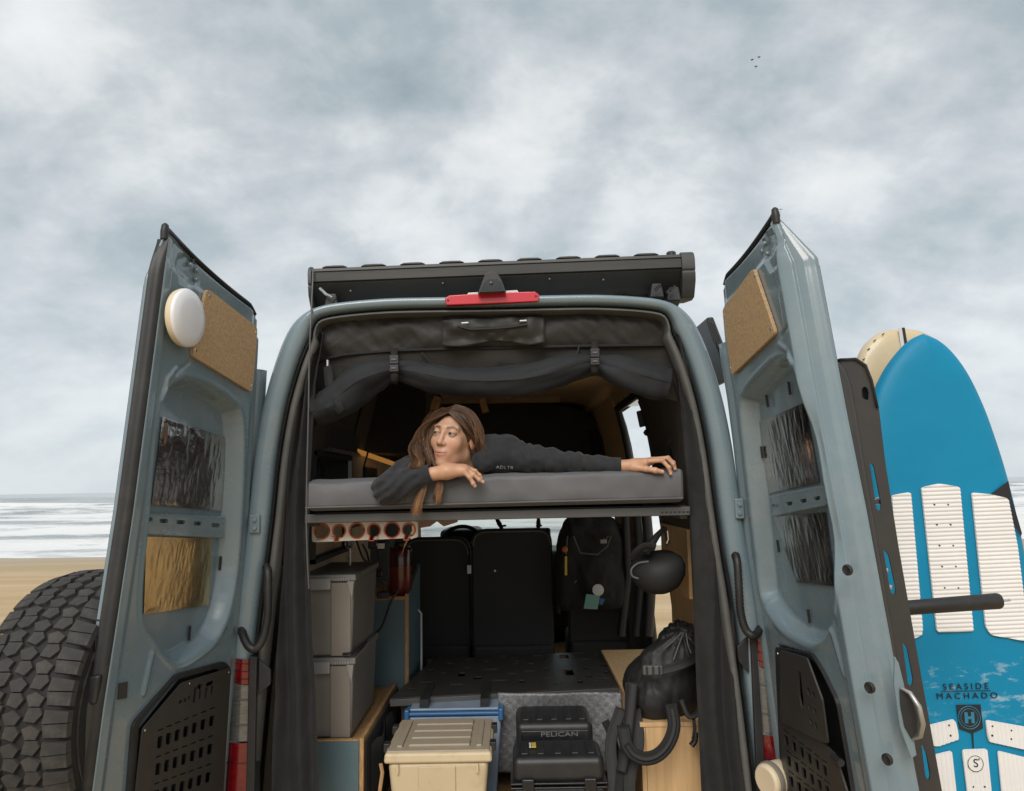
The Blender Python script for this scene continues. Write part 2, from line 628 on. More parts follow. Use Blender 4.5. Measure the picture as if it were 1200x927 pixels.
# value noise for geometry
def _hash(ix, iy, iz, seed):
    h = (ix * 374761393 + iy * 668265263 + iz * 2147483647 + seed * 974634541) & 0xFFFFFFFF
    h = ((h ^ (h >> 13)) * 1274126177) & 0xFFFFFFFF
    return ((h ^ (h >> 16)) & 0xFFFF) / 65535.0


def vnoise(x, y, z, seed=0):
    x, y, z = [np.asarray(a, float) for a in (x, y, z)]
    x, y, z = np.broadcast_arrays(x, y, z)
    ix, iy, iz = [np.floor(a).astype(np.int64) for a in (x, y, z)]
    fx, fy, fz = x - ix, y - iy, z - iz
    fx, fy, fz = [a * a * (3 - 2 * a) for a in (fx, fy, fz)]
    r = 0
    for dx in (0, 1):
        for dy in (0, 1):
            for dz in (0, 1):
                w = (fx if dx else 1 - fx) * (fy if dy else 1 - fy) * (fz if dz else 1 - fz)
                r = r + w * _hash(ix + dx, iy + dy, iz + dz, seed)
    return r * 2 - 1


def smooth(a, b, x):
    t = np.clip((x - a) / (b - a), 0, 1)
    return t * t * (3 - 2 * t)


def poly_sdf(px, py, poly):
    """signed distance (negative inside) of points to a 2D polygon, numpy"""
    P = np.array(poly, float)
    d = np.full(px.shape, 1e18)
    inside = np.zeros(px.shape, bool)
    n = len(P)
    for i in range(n):
        a, b = P[i], P[(i + 1) % n]
        e = b - a
        wx, wy = px - a[0], py - a[1]
        t = np.clip((wx * e[0] + wy * e[1]) / (e @ e + 1e-18), 0, 1)
        dx, dy = wx - e[0] * t, wy - e[1] * t
        d = np.minimum(d, dx * dx + dy * dy)
        c = ((a[1] > py) != (b[1] > py)) & (px < (b[0] - a[0]) * (py - a[1]) / (b[1] - a[1] + 1e-18) + a[0])
        inside ^= c
    d = np.sqrt(d)
    return np.where(inside, -d, d)


# ================================================================== SETTING: beach and sea
def mat_sand():
    m = bpy.data.materials.new('sand')
    m.use_nodes = True
    t = m.node_tree
    b = t.nodes['Principled BSDF']
    g = t.nodes.new('ShaderNodeNewGeometry')
    pos = g.outputs['Position']
    n1 = noise_tex(t, mapping(t, pos, (0.05, 0.9, 1)), 1.0, 6, 0.6)        # long streaks along the shore
    n2 = noise_tex(t, pos, 0.35, 5, 0.6)
    n3 = noise_tex(t, pos, 40, 3, 0.6)
    c1 = ramp(t, n1, [(0.35, (0.40, 0.275, 0.135)), (0.52, (0.50, 0.36, 0.20)), (0.68, (0.60, 0.465, 0.29))])
    c2 = mixc(t, ramp(t, n2, [(0.45, 0.0), (0.7, 0.35)]), c1, (0.36, 0.25, 0.13))
    c3 = mixc(t, 0.25, c2, ramp(t, n3, [(0.3, (0.32, 0.22, 0.11)), (0.7, (0.66, 0.50, 0.30))]))
    # damp sand towards the water
    sep = t.nodes.new('ShaderNodeSeparateXYZ')
    t.links.new(pos, sep.inputs[0])
    yy = math_node(t, 'ADD', sep.outputs[1], math_node(t, 'MULTIPLY', n2, 5.0))
    wet = ramp(t, math_node(t, 'DIVIDE', yy, 40.0), [(0.46, 0.0), (0.58, 0.55), (0.64, 1.0)])
    c4 = mixc(t, wet, c3, (0.40, 0.315, 0.205))
    t.links.new(c4, b.inputs['Base Color'])
    rr = ramp(t, wet, [(0.0, 0.92), (1.0, 0.45)])
    t.links.new(rr, b.inputs['Roughness'])
    bn = t.nodes.new('ShaderNodeBump')
    bn.inputs['Strength'].default_value = 0.6
    bn.inputs['Distance'].default_value = 0.05
    h = math_node(t, 'ADD', math_node(t, 'MULTIPLY', n1, 1.0), math_node(t, 'MULTIPLY', n3, 0.25))
    t.links.new(h, bn.inputs['Height'])
    t.links.new(bn.outputs[0], b.inputs['Normal'])
    MATS['sand'] = m


def mat_sea():
    m = bpy.data.materials.new('sea')
    m.use_nodes = True
    t = m.node_tree
    b = t.nodes['Principled BSDF']
    g = t.nodes.new('ShaderNodeNewGeometry')
    pos = g.outputs['Position']
    at = t.nodes.new('ShaderNodeAttribute')
    at.attribute_name = 'foam'
    n1 = noise_tex(t, mapping(t, pos, (0.09, 0.16, 1)), 1.0, 8, 0.66, 0.6)
    n2 = noise_tex(t, mapping(t, pos, (0.9, 1.8, 1)), 1.0, 6, 0.7, 0.4)
    f = math_node(t, 'ADD', at.outputs['Fac'], math_node(t, 'ADD', math_node(t, 'MULTIPLY', math_node(t, 'SUBTRACT', n1, 0.5), 3.4),
                                                        math_node(t, 'MULTIPLY', math_node(t, 'SUBTRACT', n2, 0.5), 1.3)))
    fm = ramp(t, f, [(0.22, 0.0), (0.80, 1.0)])
    water = mixc(t, n1, (0.24, 0.27, 0.27), (0.34, 0.365, 0.36))
    col = mixc(t, fm, water, (0.80, 0.80, 0.79))
    t.links.new(col, b.inputs['Base Color'])
    t.links.new(ramp(t, fm, [(0, 0.16), (1, 0.75)]), b.inputs['Roughness'])
    bn = t.nodes.new('ShaderNodeBump')
    bn.inputs['Strength'].default_value = 0.35
    bn.inputs['Distance'].default_value = 0.3
    t.links.new(n2, bn.inputs['Height'])
    t.links.new(bn.outputs[0], b.inputs['Normal'])
    MATS['sea'] = m


mat_sand()
mat_sea()


def build_setting():
    ys = np.r_[-4000, -600, -120, -40, np.linspace(-15, 34, 260), 45, 70]
    xs = np.r_[-4000, -600, -150, np.linspace(-60, 60, 121), 150, 600, 4000]
    X, Y = np.meshgrid(xs, ys)
    Z = 0.012 * vnoise(X * 0.12, Y * 1.9, 0, 3) + 0.02 * vnoise(X * 0.3, Y * 0.5, 0, 4)
    Z = np.where(np.abs(Y) < 60, Z, 0)
    Z = Z - np.clip(Y - 20, 0, None) ** 1.0 * 0.020
    me = [[(X[i, j], Y[i, j], Z[i, j]) for j in range(len(xs))] for i in range(len(ys))]
    o = MB().grid(me).build('sand', 'sand', ang=3.2)
    tag(o, kind='structure', label='tan beach sand ridged in long streaks along the shore')
    # sea sheet: swash, broken surf, then rolling swell to the horizon
    ys = np.r_[np.linspace(21.5, 60, 150), np.linspace(60.5, 330, 330), np.geomspace(335, 14000, 60)]
    xs = np.r_[-14000, -3000, -800, np.linspace(-160, 160, 200), 800, 3000, 14000]
    X, Y = np.meshgrid(xs, ys)
    Z = np.full(X.shape, -0.09)
    foam = np.full(X.shape, 0.0)
    rs = np.random.default_rng(5)
    wig = 5 * vnoise(X * 0.018, Y * 0.006, 0, 11) + 2 * vnoise(X * 0.07, 0 * Y, 0, 12)
    for yc, amp, wd_, fo in ((27, .05, .9, .2), (31, .07, 1.1, .2), (37, .12, 1.4, .3), (45, .16, 1.8, .3), (55, .22, 2.2, .35), (68, .3, 2.6, .4),
                             (84, .4, 3.0, .4), (104, .55, 3.6, .5), (128, .75, 4.0, .5), (160, .85, 5, .35), (205, .8, 6, .1), (262, .8, 7, 0)):
        d = Y - yc - wig * (yc / 60)
        g = np.exp(-(d / wd_) ** 2) * (0.45 + 0.75 * (vnoise(X * 0.03, yc, 0, 20) * 0.5 + 0.5))
        Z = Z + amp * g
        brk = smooth(-.35, .45, vnoise(X * 0.05, yc * 1.7, 0, 21) + 0.5 * vnoise(X * 0.21, yc * 1.7, 0, 22))
        foam = foam + fo * np.exp(-((d - wd_ * 1.2) / (wd_ * 2.0)) ** 2) - 0.5 * brk * np.exp(-((d + wd_ * 0.75) / (wd_ * 0.7)) ** 2)
    foam = foam + 0.72 * smooth(190, 120, Y) + 0.30 * smooth(36, 26, Y) - 0.25 * smooth(150, 330, Y)
    Z = Z + 0.02 * vnoise(X * .5, Y * .8, 0, 31) * smooth(23, 30, Y) + 0.05 * smooth(24, 21.5, Y) * 0
    P = [[(X[i, j], Y[i, j], Z[i, j]) for j in range(len(xs))] for i in range(len(ys))]
    o = MB().grid(P).build('sea', 'sea', ang=3.2)
    tag(o, kind='structure', label='grey sea with white breaking surf reaching the horizon')
    a = o.data.attributes.new('foam', 'FLOAT', 'POINT')
    a.data.foreach_set('value', foam.ravel().astype(np.float32))


build_setting()

# ================================================================== THE VAN
XC = -0.076                      # van centre line
FLOOR = 0.68
van = thing('camper_van', 'grey blue camper van seen from behind with both rear doors wide open', 'van', (XC, 2.3, 0))

_half = [(583, 345), (650, 343.5), (700, 343), (750, 345.5), (780, 350), (800, 359), (815, 374), (828, 399), (840, 432), (851, 470),
         (862, 525), (871, 590), (880, 648), (888, 695), (898, 764), (907, 830), (917, 910), (926, 985), (938, 1090)]
_hw = [W(px, py, 0.0) for px, py in _half]
_top = _hw[0].z
HALF = catmull([(p.x - XC, p.z) for p in _hw], 64)
HALF[0][0] = 0.0
CONT = [(-h[0], h[1]) for h in HALF[::-1]] + [(h[0], h[1]) for h in HALF[1:]]        # left-bottom .. top .. right-bottom
CN = []                          # inward normals
for i in range(len(CONT)):
    a, b = CONT[max(i - 1, 0)], CONT[min(i + 1, len(CONT) - 1)]
    t = np.array([b[0] - a[0], b[1] - a[1]])
    t /= np.linalg.norm(t)
    CN.append(np.array([t[1], -t[0]]))
SIDE = [smooth(0.25, 0.95, abs(n[0])) for n in CN]      # 1 on the pillars, 0 on the header


def ring(offs, name, m, parent=van, topf=0.5, **kw):
    """loft along the rear frame: offs = (inward offset, y)"""
    rows = []
    for o, y in offs:
        r = []
        for (x, z), n, s in zip(CONT, CN, SIDE):
            k = o * (topf + (1 - topf) * s)
            r.append((XC + x + n[0] * k, y, z + n[1] * k))
        rows.append(r)
    return MB().grid(rows[::-1]).build(name, m, parent, **kw)


# painted rear frame and outer skin
ring([(-0.01, 4.2), (-0.012, 1.6), (0.0, 0.10), (0.001, 0.045), (0.007, 0.018), (0.02, 0.004), (0.034, 0.0), (0.066, 0.004), (0.078, 0.012),
      (0.084, 0.024), (0.086, 0.055), (0.10, 0.062), (0.118, 0.064), (0.122, 0.11)], 'body', 'paint', ang=1.0)
ring([(0.088, 0.05), (0.092, 0.034), (0.100, 0.030), (0.104, 0.05)], 'door_seal', 'rubber', ang=1.5)
ring([(0.106, 0.058), (0.110, 0.026), (0.118, 0.018), (0.128, 0.018), (0.136, 0.028), (0.138, 0.09)], 'trim_strip', 'seal_grey', ang=1.0)

IN = 0.145                       # inner lining offset


def inner(y0, y1, name, m, i0, i1, off=IN, **kw):
    rows = []
    for y in np.linspace(y0, y1, 10):
        r = []
        for (x, z), n in list(zip(CONT, CN))[i0:i1]:
            r.append((XC + x + n[0] * off, y, z + n[1] * off))
        rows.append(r)
    return MB().grid(rows).build(name, m, van, **kw)


NCT = len(CONT)
# left wall, whole; ceiling; right wall is built with the open sliding door in it
iL = next(i for i in range(NCT) if CONT[i][1] > 2.62)
iR = NCT - 1 - iL
inner(0.13, 3.9, 'ceiling_lining', 'headliner', iL, iR + 1, off=0.11)


def xr(z, off=IN):               # inner x of the right wall at height z
    zs = [c[1] for c in CONT[NCT // 2 + 12:]]
    xs = [c[0] for c in CONT[NCT // 2 + 12:]]
    return XC + float(np.interp(-z, [-q for q in zs], xs)) - off


def wall_patch(y0, y1, z0, z1, off=IN):
    return MB().grid([[(xr(z, off), y, z) for z in np.linspace(z0, z1, 8)] for y in (y0, y1)])


def xl(z, off=IN):
    return 2 * XC - xr(z, off)


def left_patch(y0, y1, z0, z1, off, name, m):
    return MB().grid([[(xl(z, off), y, z) for z in np.linspace(z0, z1, 8)] for y in (y0, y1)]).build(name, m, van)


LY0, LY1, LZ0, LZ1 = 0.36, 1.12, 1.78, 2.265           # window in the left wall
for off_, nm_, m_, zt_ in ((IN, 'wall_lining', 'wall_dark', 2.66), (0.0, 'side_panel', 'paint', 2.78)):
    ya = 0.13 if off_ else 0.10
    left_patch(ya, LY0, 0.4, zt_, off_, nm_, m_)
    left_patch(LY1, 4.0, 0.4, zt_, off_, nm_, m_)
    left_patch(LY0, LY1, 0.4, LZ0, off_, nm_, m_)
    left_patch(LY0, LY1, LZ1, zt_, off_, nm_, m_)
ZR = CONT[iR][1]
SY0, SY1, SZ0, SZ1 = 0.97, 1.86, 0.80, 2.585
wall_patch(0.13, SY0, 0.4, 2.66).build('wall_lining', 'wall_dark', van)
wall_patch(SY1, 4.0, 0.4, 1.55).build('wall_lining', 'wall_dark', van)
wall_patch(3.75, 4.0, 1.55, 2.66).build('wall_lining', 'wall_tan', van)
wall_patch(SY1, 2.86, 1.55, 2.66).build('pillar_trim', 'headliner', van)
wall_patch(SY0, SY1, SZ1, 2.66).build('wall_lining', 'wall_tan', van)
wall_patch(2.86, 3.75, 2.25, 2.66).build('wall_lining', 'wall_tan', van)
wall_patch(SY0, SY1, 0.4, SZ0).build('door_sill', 'paint', van)
# floor and roof of the body shell
MB().box((XC - 0.93, 0.03, FLOOR - 0.05), (XC + 0.93, 4.2, FLOOR)).build('floor', 'wood_floor', van)


# make the outer skin open where the sliding door stands open: rebuild body right side without that stretch
def cut_body():
    o = next(c for c in van.children if c.name.startswith('body'))
    me = o.data
    bm = bmesh.new()
    bm.from_mesh(me)
    org = WL[o.name]
    kill = []
    for f in bm.faces:
        c = f.calc_center_median() + org
        if abs(c.x - XC) > 0.5 and c.y > 0.3 and c.z < 2.76:
            kill.append(f)
    bmesh.ops.delete(bm, geom=kill, context='FACES')
    bm.to_mesh(me)
    bm.free()


cut_body()


def outer_patch(y0, y1, z0, z1, name='side_panel'):
    return MB().grid([[(xr(z, 0.0), y, z) for z in np.linspace(z0, z1, 10)] for y in np.linspace(y0, y1, 4)]).build(name, 'paint', van)


outer_patch(0.10, SY0, 0.4, 2.78)
SYO = SY1 + 0.62
outer_patch(SY0, SYO, SZ1 + 0.02, 2.78)
outer_patch(SY0, SYO, 0.4, SZ0 - 0.02)
outer_patch(SYO, 4.2, 0.4, 1.55)
outer_patch(SYO, 2.86, 1.55, 2.78)
outer_patch(2.86, 4.2, 2.25, 2.78)
# jambs of the sliding door opening
for yj, s in ((SY0, 1), (SY1, -1)):
    MB().grid([[(xr(z, o), yj, z) for z in np.linspace(SZ0, SZ1, 10)] for o in ((-0.002 if s > 0 else IN - 0.035), IN + 0.002)]).build('door_jamb', 'paint', van)
    MB().tube([(xr(z, 0.13), yj + s * 0.015, z) for z in np.linspace(SZ0, SZ1, 12)], 0.022).build('door_seal', 'rubber', van)
MB().grid([[(xr(SZ1, o), y, SZ1) for y in (SY0, SY1)] for o in (-0.002, IN + 0.002)]).build('door_jamb', 'paint', van)
MB().tube([(xr(SZ1, 0.12), y, SZ1 - 0.015) for y in (SY0, SY1)], 0.02).build('door_seal', 'rubber', van)

# cab end: dark overhead storage shell, windscreen, dash
def cab():
    yc = 2.95
    arch = []
    for px, py in [(500, 560), (502, 500), (520, 478), (560, 470), (610, 471), (660, 474), (688, 482), (704, 498), (714, 520), (722, 560), (722, 602), (500, 606)]:
        p = W(px, py, yc)
        arch.append((p.x, p.z))
    arch = round_poly(arch, 0.05, 3)
    MB().prism([(x, yc, z) for x, z in arch], (0, 0.75, 0)).build('overhead_locker', 'locker_black', van, bevel=0.02)
    a, b = W(645, 540, yc - 0.02), W(712, 520, yc - 0.02)
    MB().box((W(620, 540, yc).x, yc - 0.05, a.z - 0.01), (W(708, 540, yc).x, yc - 0.002, a.z + 0.035)).build('grab_rail', 'black_plastic', van, bevel=0.01)
    for px in (693, 700, 707, 714):
        p0, p1 = W(px - 2, 505, yc - 0.04), W(px + 2, 548, yc - 0.04)
        MB().tube([p0, (p0 + p1) / 2 + V((0, -0.02, 0)), p1], 0.011, 8).build('locker_strap', 'black_plastic', van)
    # tan bulkhead surround behind
    zt = 2.78
    MB().box((XC - 0.86, 3.72, 1.98), (XC + 0.86, 3.78, zt)).build('bulkhead', 'headliner', van)
    for px in (672,):
        p, q = W(667, 470, 2.6), W(676, 446, 1.5)
        MB().prism([(p.x, 2.9, 2.776), (p.x + 0.035, 2.9, 2.776), (p.x + 0.035, 0.8, 2.776), (p.x, 0.8, 2.776)], (0, 0, -0.015)).build('ceiling_batten', 'frame_grey', van)
    # windscreen: raked glass with painted frame
    z0, z1 = 1.45, 2.2
    MB().grid([[(XC - 0.8, 4.15, z1), (XC + 0.8, 4.15, z1)], [(XC - 0.86, 4.75, z0), (XC + 0.86, 4.75, z0)]]).build('windscreen', 'glass_clear', van)
    for s in (-1, 1):
        MB().tube([(XC + s * 0.84, 4.12, z1 + 0.04), (XC + s * 0.9, 4.78, z0 - 0.05)], 0.05, 8).build('windscreen_pillar', 'wall_tan', van)
    MB().tube([(XC - 0.85, 4.12, z1 + 0.05), (XC + 0.85, 4.12, z1 + 0.05)], 0.06, 8).build('windscreen_header', 'wall_tan', van)
    MB().box((XC - 0.9, 4.2, 0.75), (XC + 0.9, 4.85, 1.50)).build('dashboard', 'black_plastic', van, bevel=0.05, seg=3)
    MB().hexa([(XC - 0.88, 4.85, 0.6), (XC + 0.88, 4.85, 0.6), (XC + 0.88, 4.85, 1.45), (XC - 0.88, 4.85, 1.45),
               (XC - 0.8, 5.5, 0.6), (XC + 0.8, 5.5, 0.6), (XC + 0.8, 5.5, 1.18), (XC - 0.8, 5.5, 1.18)]).build('bonnet', 'paint', van, bevel=0.06, seg=3)
    # display with two round dials
    yd = 3.35
    a, b = W(573, 620, yd), W(646, 650, yd)
    scr = MB().box((a.x, yd, b.z), (b.x, yd + 0.06, a.z)).build('instrument_screen', 'black_plastic', van, bevel=0.02, seg=3)
    for px in (581, 638):
        c = W(px, 627, yd - 0.004)
        MB().lathe(c, (0, -1, 0), [(0.0255, 0), (0.0265, 0.004), (0.0305, 0.004), (0.031, -0.002)], 24).build('dial_ring', 'alu_trim', scr)
    for px, tilt in ((587, -6), (629, 2)):
        p0, p1 = W(px + tilt, 606, yd), W(px + 2, 621, yd)
        MB().tube([p0, (p0 + p1) / 2, p1], [0.012, 0.02, 0.012], 8).tube([p1 + V((-0.02, 0, 0.03)), p1 + V((0.03, 0, 0.035))], 0.008, 8).build('mount_arm', 'black_plastic', van)
    # steering wheel
    c = W(541, 640, 3.62)
    axv = V((0, -0.86, 0.5)).normalized()
    u = V((1, 0, 0))
    w = axv.cross(u)
    R = 0.185
    rimp = [c + (u * math.cos(a) + w * math.sin(a)) * R for a in np.linspace(0, 2 * math.pi, 41)]
    sw = MB().tube(rimp, 0.017, 10, cap=False).build('steering_wheel', 'black_plastic', van)
    MB().lathe(c, axv, [(0.07, -0.03), (0.08, 0.0), (0.06, 0.015), (0.0, 0.02)], 20).build('hub', 'black_plastic', sw)
    for a in (0.15, math.pi - 0.15, -math.pi / 2):
        d = u * math.cos(a) + w * math.sin(a)
        MB().tube([c + d * 0.06, c + d * R], [0.022, 0.014], 8, flat=0.6).build('spoke', 'black_plastic', sw)
    d = u * math.cos(0.25) + w * math.sin(0.25)
    MB().tube([c + d * 0.085 + axv * 0.02, c + d * 0.135 + axv * 0.02], 0.017, 8, flat=0.5).build('button_pad', 'alu_trim', sw)
    MB().hexa([c + V((-.2, .1, -.06)), c + V((.2, .1, -.06)), c + V((.2, .1, .13)), c + V((-.2, .1, .13)),
               c + V((-.2, .5, -.06)), c + V((.2, .5, -.06)), c + V((.15, .4, .15)), c + V((-.15, .4, .15))]).build('instrument_hood', 'black_plastic', van, bevel=0.04, seg=3)


cab()


# seats: the backs of three seats
def seat(px0, px1, pyt, pyb, y, r, name='seat'):
    a, b = W(px0, pyt, y), W(px1, pyb, y)
    w, h = b.x - a.x, a.z - b.z
    zb = FLOOR + 0.35
    h = a.z - zb
    pts = round_poly([(0, 0), (w, 0), (w, h), (0, h)], [0.02, 0.02, r, r], 6)
    s = MB().prism([(a.x + p[0], y, zb + p[1]) for p in pts], (0, 0.13, 0)).build(name, 'seat_black', van, bevel=0.03, seg=3)
    q = round_poly([(0.012, 0), (w - 0.012, 0), (w - 0.012, h - 0.014), (0.012, h - 0.014)], [0.02, 0.02, r * 0.95, r * 0.95], 8)
    path = [V((a.x + p[0], y - 0.004, zb + p[1])) for p in q]
    i0 = max(range(len(path)), key=lambda i: -path[i].z)
    keep = [p for p in path if p.z > zb + 0.03]
    keep.sort(key=lambda p: math.atan2(p.x - (a.x + w / 2), p.z - (zb + h * 0.3)))
    MB().tube(keep, 0.0055, 6).build('piping', 'seat_edge', s)
    MB().box((a.x, y - 0.02, FLOOR), (b.x, y + 0.5, zb + 0.1)).build('seat_base', 'seat_black', s, bevel=0.03)
    return s, a, w, zb


s1, *_ = seat(472, 552, 631, 760, 1.95, 0.10)
s2, a2, w2, zb2 = seat(552, 650, 621, 760, 1.9, 0.09)
seat(664, 738, 612, 760, 2.0, 0.10)
p = W(580, 669, 1.895)
MB().lathe(p, (0, -1, 0), [(0.007, 0), (0.006, 0.004), (0, 0.005)], 12).build('snap_stud', 'white_plastic', s2)
p = W(550, 668, 1.9)
MB().box((p.x - 0.012, 1.88, p.z - 0.02), (p.x + 0.012, 1.9, p.z + 0.03)).build('belt_latch', 'tag_white', s2)
for px in (655,):
    a, b = W(651, 647, 1.93), W(658, 720, 1.93)
    MB().box((a.x, 1.93, b.z), (b.x, 1.97, a.z)).build('seat_bolster', 'seat_black', s2, bevel=0.008)
# black trim and seat belts at the cab pillar
for dx, w_, m_ in ((0, 10, 'black_plastic'), (13, 9, 'seat_black'), (24, 12, 'black_plastic')):
    p0, p1 = W(733 + dx, 604, 1.8), W(728 + dx + dx * 0.3, 745, 1.8)
    MB().tube([p0 + V((0, 0, 0.05)), (p0 + p1) / 2 + V((0.03, 0, 0)), p1], [w_ / 380] * 3, 10).build('seat_belt_trim', m_, van)

# ================================================================== REAR DOORS
class Door:
    def __init__(s, hb, ht, sgn, alpha):
        s.sgn = sgn
        pb, pt = W(*hb, -0.02), W(*ht, -0.02)
        s.a = (pt - pb).normalized()
        d0 = V((sgn * math.sin(alpha), -math.cos(alpha), 0))
        s.d = (d0 - s.a * d0.dot(s.a)).normalized()
        s.n = s.d.cross(s.a)
        if s.n.x * sgn > 0:
            s.n = -s.n                       # inner face looks at the van's centre line
        s.O = pb

    def P(s, u, v, n=0.0):
        return s.O + s.d * u + s.a * v + s.n * n

    def uv(s, px, py, n=0.0):
        p = WP(px, py, s.O + s.n * n, s.n) - s.O
        return (p.dot(s.d), p.dot(s.a))

    def uvs(s, pts, n=0.0):
        return [s.uv(*p, n) for p in pts]


def make_door(D, hinge_px, free_px, top_sag, recess_px, rec_d, stamps, label, flange, seal):
    door = None
    hv = np.array(sorted(D.uvs(hinge_px), key=lambda p: p[1]))
    fv = np.array(sorted(D.uvs(free_px), key=lambda p: p[1]))
    hb = np.vstack([hv[0] + (hv[0] - hv[1]) / np.linalg.norm(hv[0] - hv[1]) * 0.35, hv])
    fb = np.vstack([fv[0] + (fv[0] - fv[1]) / np.linalg.norm(fv[0] - fv[1]) * 0.35, fv])
    NV, NU = 330, 110
    H = lin(hb, NV)
    Fr = lin(fb, NV)
    s = np.linspace(0, 1, NU)
    U = H[:, None, 0] * (1 - s) + Fr[:, None, 0] * s
    Vv = H[:, None, 1] * (1 - s) + Fr[:, None, 1] * s
    tt = np.linspace(0, 1, NV)[:, None]
    Vv = Vv - top_sag * np.sin(math.pi * s)[None, :] * smooth(0.8, 1, tt)
    # round the hinge-side top corner
    rc = smooth(0.12, 0.0, s)[None, :] ** 2 * smooth(0.93, 1.0, tt)
    Vv = Vv - 0.025 * rc
    h = np.zeros(U.shape)
    rp = catmull(D.uvs(recess_px) + [D.uv(*recess_px[0])], 70)[:-1]
    sd_ = poly_sdf(U, Vv, rp)
    h -= rec_d * smooth(0.003, -0.036, sd_)
    h += 0.004 * np.exp(-((sd_ - 0.010) / 0.007) ** 2)             # rolled lip round the opening
    for kind, pts, dep, wd_ in stamps:
        q = D.uvs(pts)
        if kind == 'groove':
            dd = np.full(U.shape, 9.0)
            for a, b in zip(q[:-1], q[1:]):
                a, b = np.array(a), np.array(b)
                e = b - a
                t = np.clip(((U - a[0]) * e[0] + (Vv - a[1]) * e[1]) / (e @ e), 0, 1)
                dd = np.minimum(dd, np.hypot(U - a[0] - e[0] * t, Vv - a[1] - e[1] * t))
            h += dep * smooth(wd_ * 0.8, wd_ * 0.4, dd)
        else:
            dd = poly_sdf(U, Vv, q)
            h += dep * smooth(wd_, -wd_, dd)
    # a shallow step parallel to the edges, as pressed steel has
    es = np.minimum(s[None, :] * 0.62, 1.0)
    h += 0.006 * smooth(0.055, 0.035, np.abs(s[None, :] - 1.0) * 0.75) - 0.004 * smooth(0.05, 0.03, s[None, :] * 0.7)
    h -= 0.010 * smooth(0.955, 0.97, tt) * np.ones_like(U)
    rows = []
    du = (Fr - H) / np.linalg.norm(Fr - H, axis=1)[:, None]
    for i in range(NV):
        r = []
        for e, dn in ((0.012, -0.075), (0.010, -0.02), (0.006, -0.006)):
            p = H[i] - du[i] * e
            r.append(D.P(p[0], Vv[i, 0] + (p[1] - H[i, 1]), dn + h[i, 0]))
        for j in range(NU):
            r.append(D.P(U[i, j], Vv[i, j], h[i, j]))
        kt = min(1.0, float(1 - tt[i, 0]) / 0.075)
        for e, dn in flange:
            e, dn = e * (0.15 + 0.85 * kt), dn * (0.2 + 0.8 * kt)
            p = Fr[i] + du[i] * e
            r.append(D.P(p[0], p[1], dn + h[i, -1] * (1 if dn > -0.02 else 0)))
        rows.append(r)
    # top return
    last = [V(p) for p in rows[-1]]
    for up_, dn in ((0.004, -0.004), (0.008, -0.018), (0.022, -0.022), (0.03, -0.03), (0.032, -0.045), (0.030, -0.085)):
        rows.append([p + D.a * up_ + D.n * (dn * (0.9 - 0.72 * min(1.0, max(0.0, (k - 3) / NU)) if k > 2 else 0.25)) for k, p in enumerate(last)])
    mb = MB().grid(rows if D.sgn > 0 else [r[::-1] for r in rows])
    door = mb.build('rear_door', 'paint', van, ang=2.2, label=label)
    # outer skin
    out = []
    for i in list(range(0, NV - 1, 6)) + [NV - 1]:
        a = D.P(H[i, 0] - 0.012, Vv[i, 0], -0.076)
        kt = min(1.0, float(1 - tt[i, 0]) / 0.075)
        e, dn = flange[-1]
        e, dn = e * (0.15 + 0.85 * kt), dn * (0.2 + 0.8 * kt)
        p = Fr[i] + du[i] * e
        b = D.P(p[0], p[1], dn - 0.001)
        out.append([a + (b - a) * k / 12 - D.n * 0.035 * float(smooth(1.0, 0.85, tt[i, 0])) * math.sin(math.pi * k / 12) for k in range(13)])
    out.append([p + D.a * 0.012 + D.n * 0.01 for p in out[-1]])
    MB().grid(out).build('outer_skin', 'paint', door)
    # weatherstrip along the top
    top = [D.P(U[-1, k], Vv[-1, k], -0.022 + 0.012 * k / NU) + D.a * 0.020 for k in range(1, NU, 4)] + [D.P(U[-1, -1], Vv[-1, -1], -0.010) + D.a * 0.020]
    MB().tube(top, 0.008, 8).build('weatherstrip', 'rubber', door)
    rim = [D.P(U[-1, k], Vv[-1, k], -0.052 + 0.036 * k / NU) + D.a * 0.034 for k in range(0, NU, 4)] + [D.P(U[-1, -1], Vv[-1, -1], -0.016) + D.a * 0.034]
    MB().tube(rim, 0.006, 8).build('weatherstrip', 'rubber', door)
    tip = D.P(Fr[-1, 0] + 0.002, Fr[-1, 1], -0.012)
    MB().tube([tip - D.a * 0.012, tip + D.a * 0.012, tip + D.a * 0.034, tip + D.a * 0.040], [0.012, 0.0135, 0.011, 0.005], 10).build('tip_cap', 'rubber', door, ang=1.5)
    hp_ = [D.P(H[i, 0] - 0.055, Vv[i, 0], -0.045) for i in range(0, NV - 30, 8)]
    MB().tube(hp_, 0.048, 12, flat=1.0).build('hinge_post', 'paint', door, ang=2)
    if seal:
        rows2 = []
        for i in range(0, NV, 3):
            r = []
            kt = float(smooth(1.0, 0.93, tt[i, 0])) ** 0.8
            for e, dn in seal:
                p = Fr[i] + du[i] * e * (0.05 + 0.95 * kt)
                r.append(D.P(p[0], p[1], dn))
            rows2.append(r)
        MB().grid(rows2).build('weatherstrip', 'rubber', door, ang=1.2, label='black rubber strip down the free edge')
    return door, rp


def on_door(D, pts, n0, thick, name, m, parent, r=0.0, bevel=0.0, holes=(), **kw):
    q = D.uvs(pts, n0)
    if r:
        q = round_poly(q, r, 5)
    ex, ey = D.d, D.a
    vs, fs = curve_mesh(q, holes, thick, bevel)
    return build(name, [D.P(v.x, v.y, n0 - thick / 2 + v.z) for v in vs], fs, m, parent, ang=0.5, **kw)


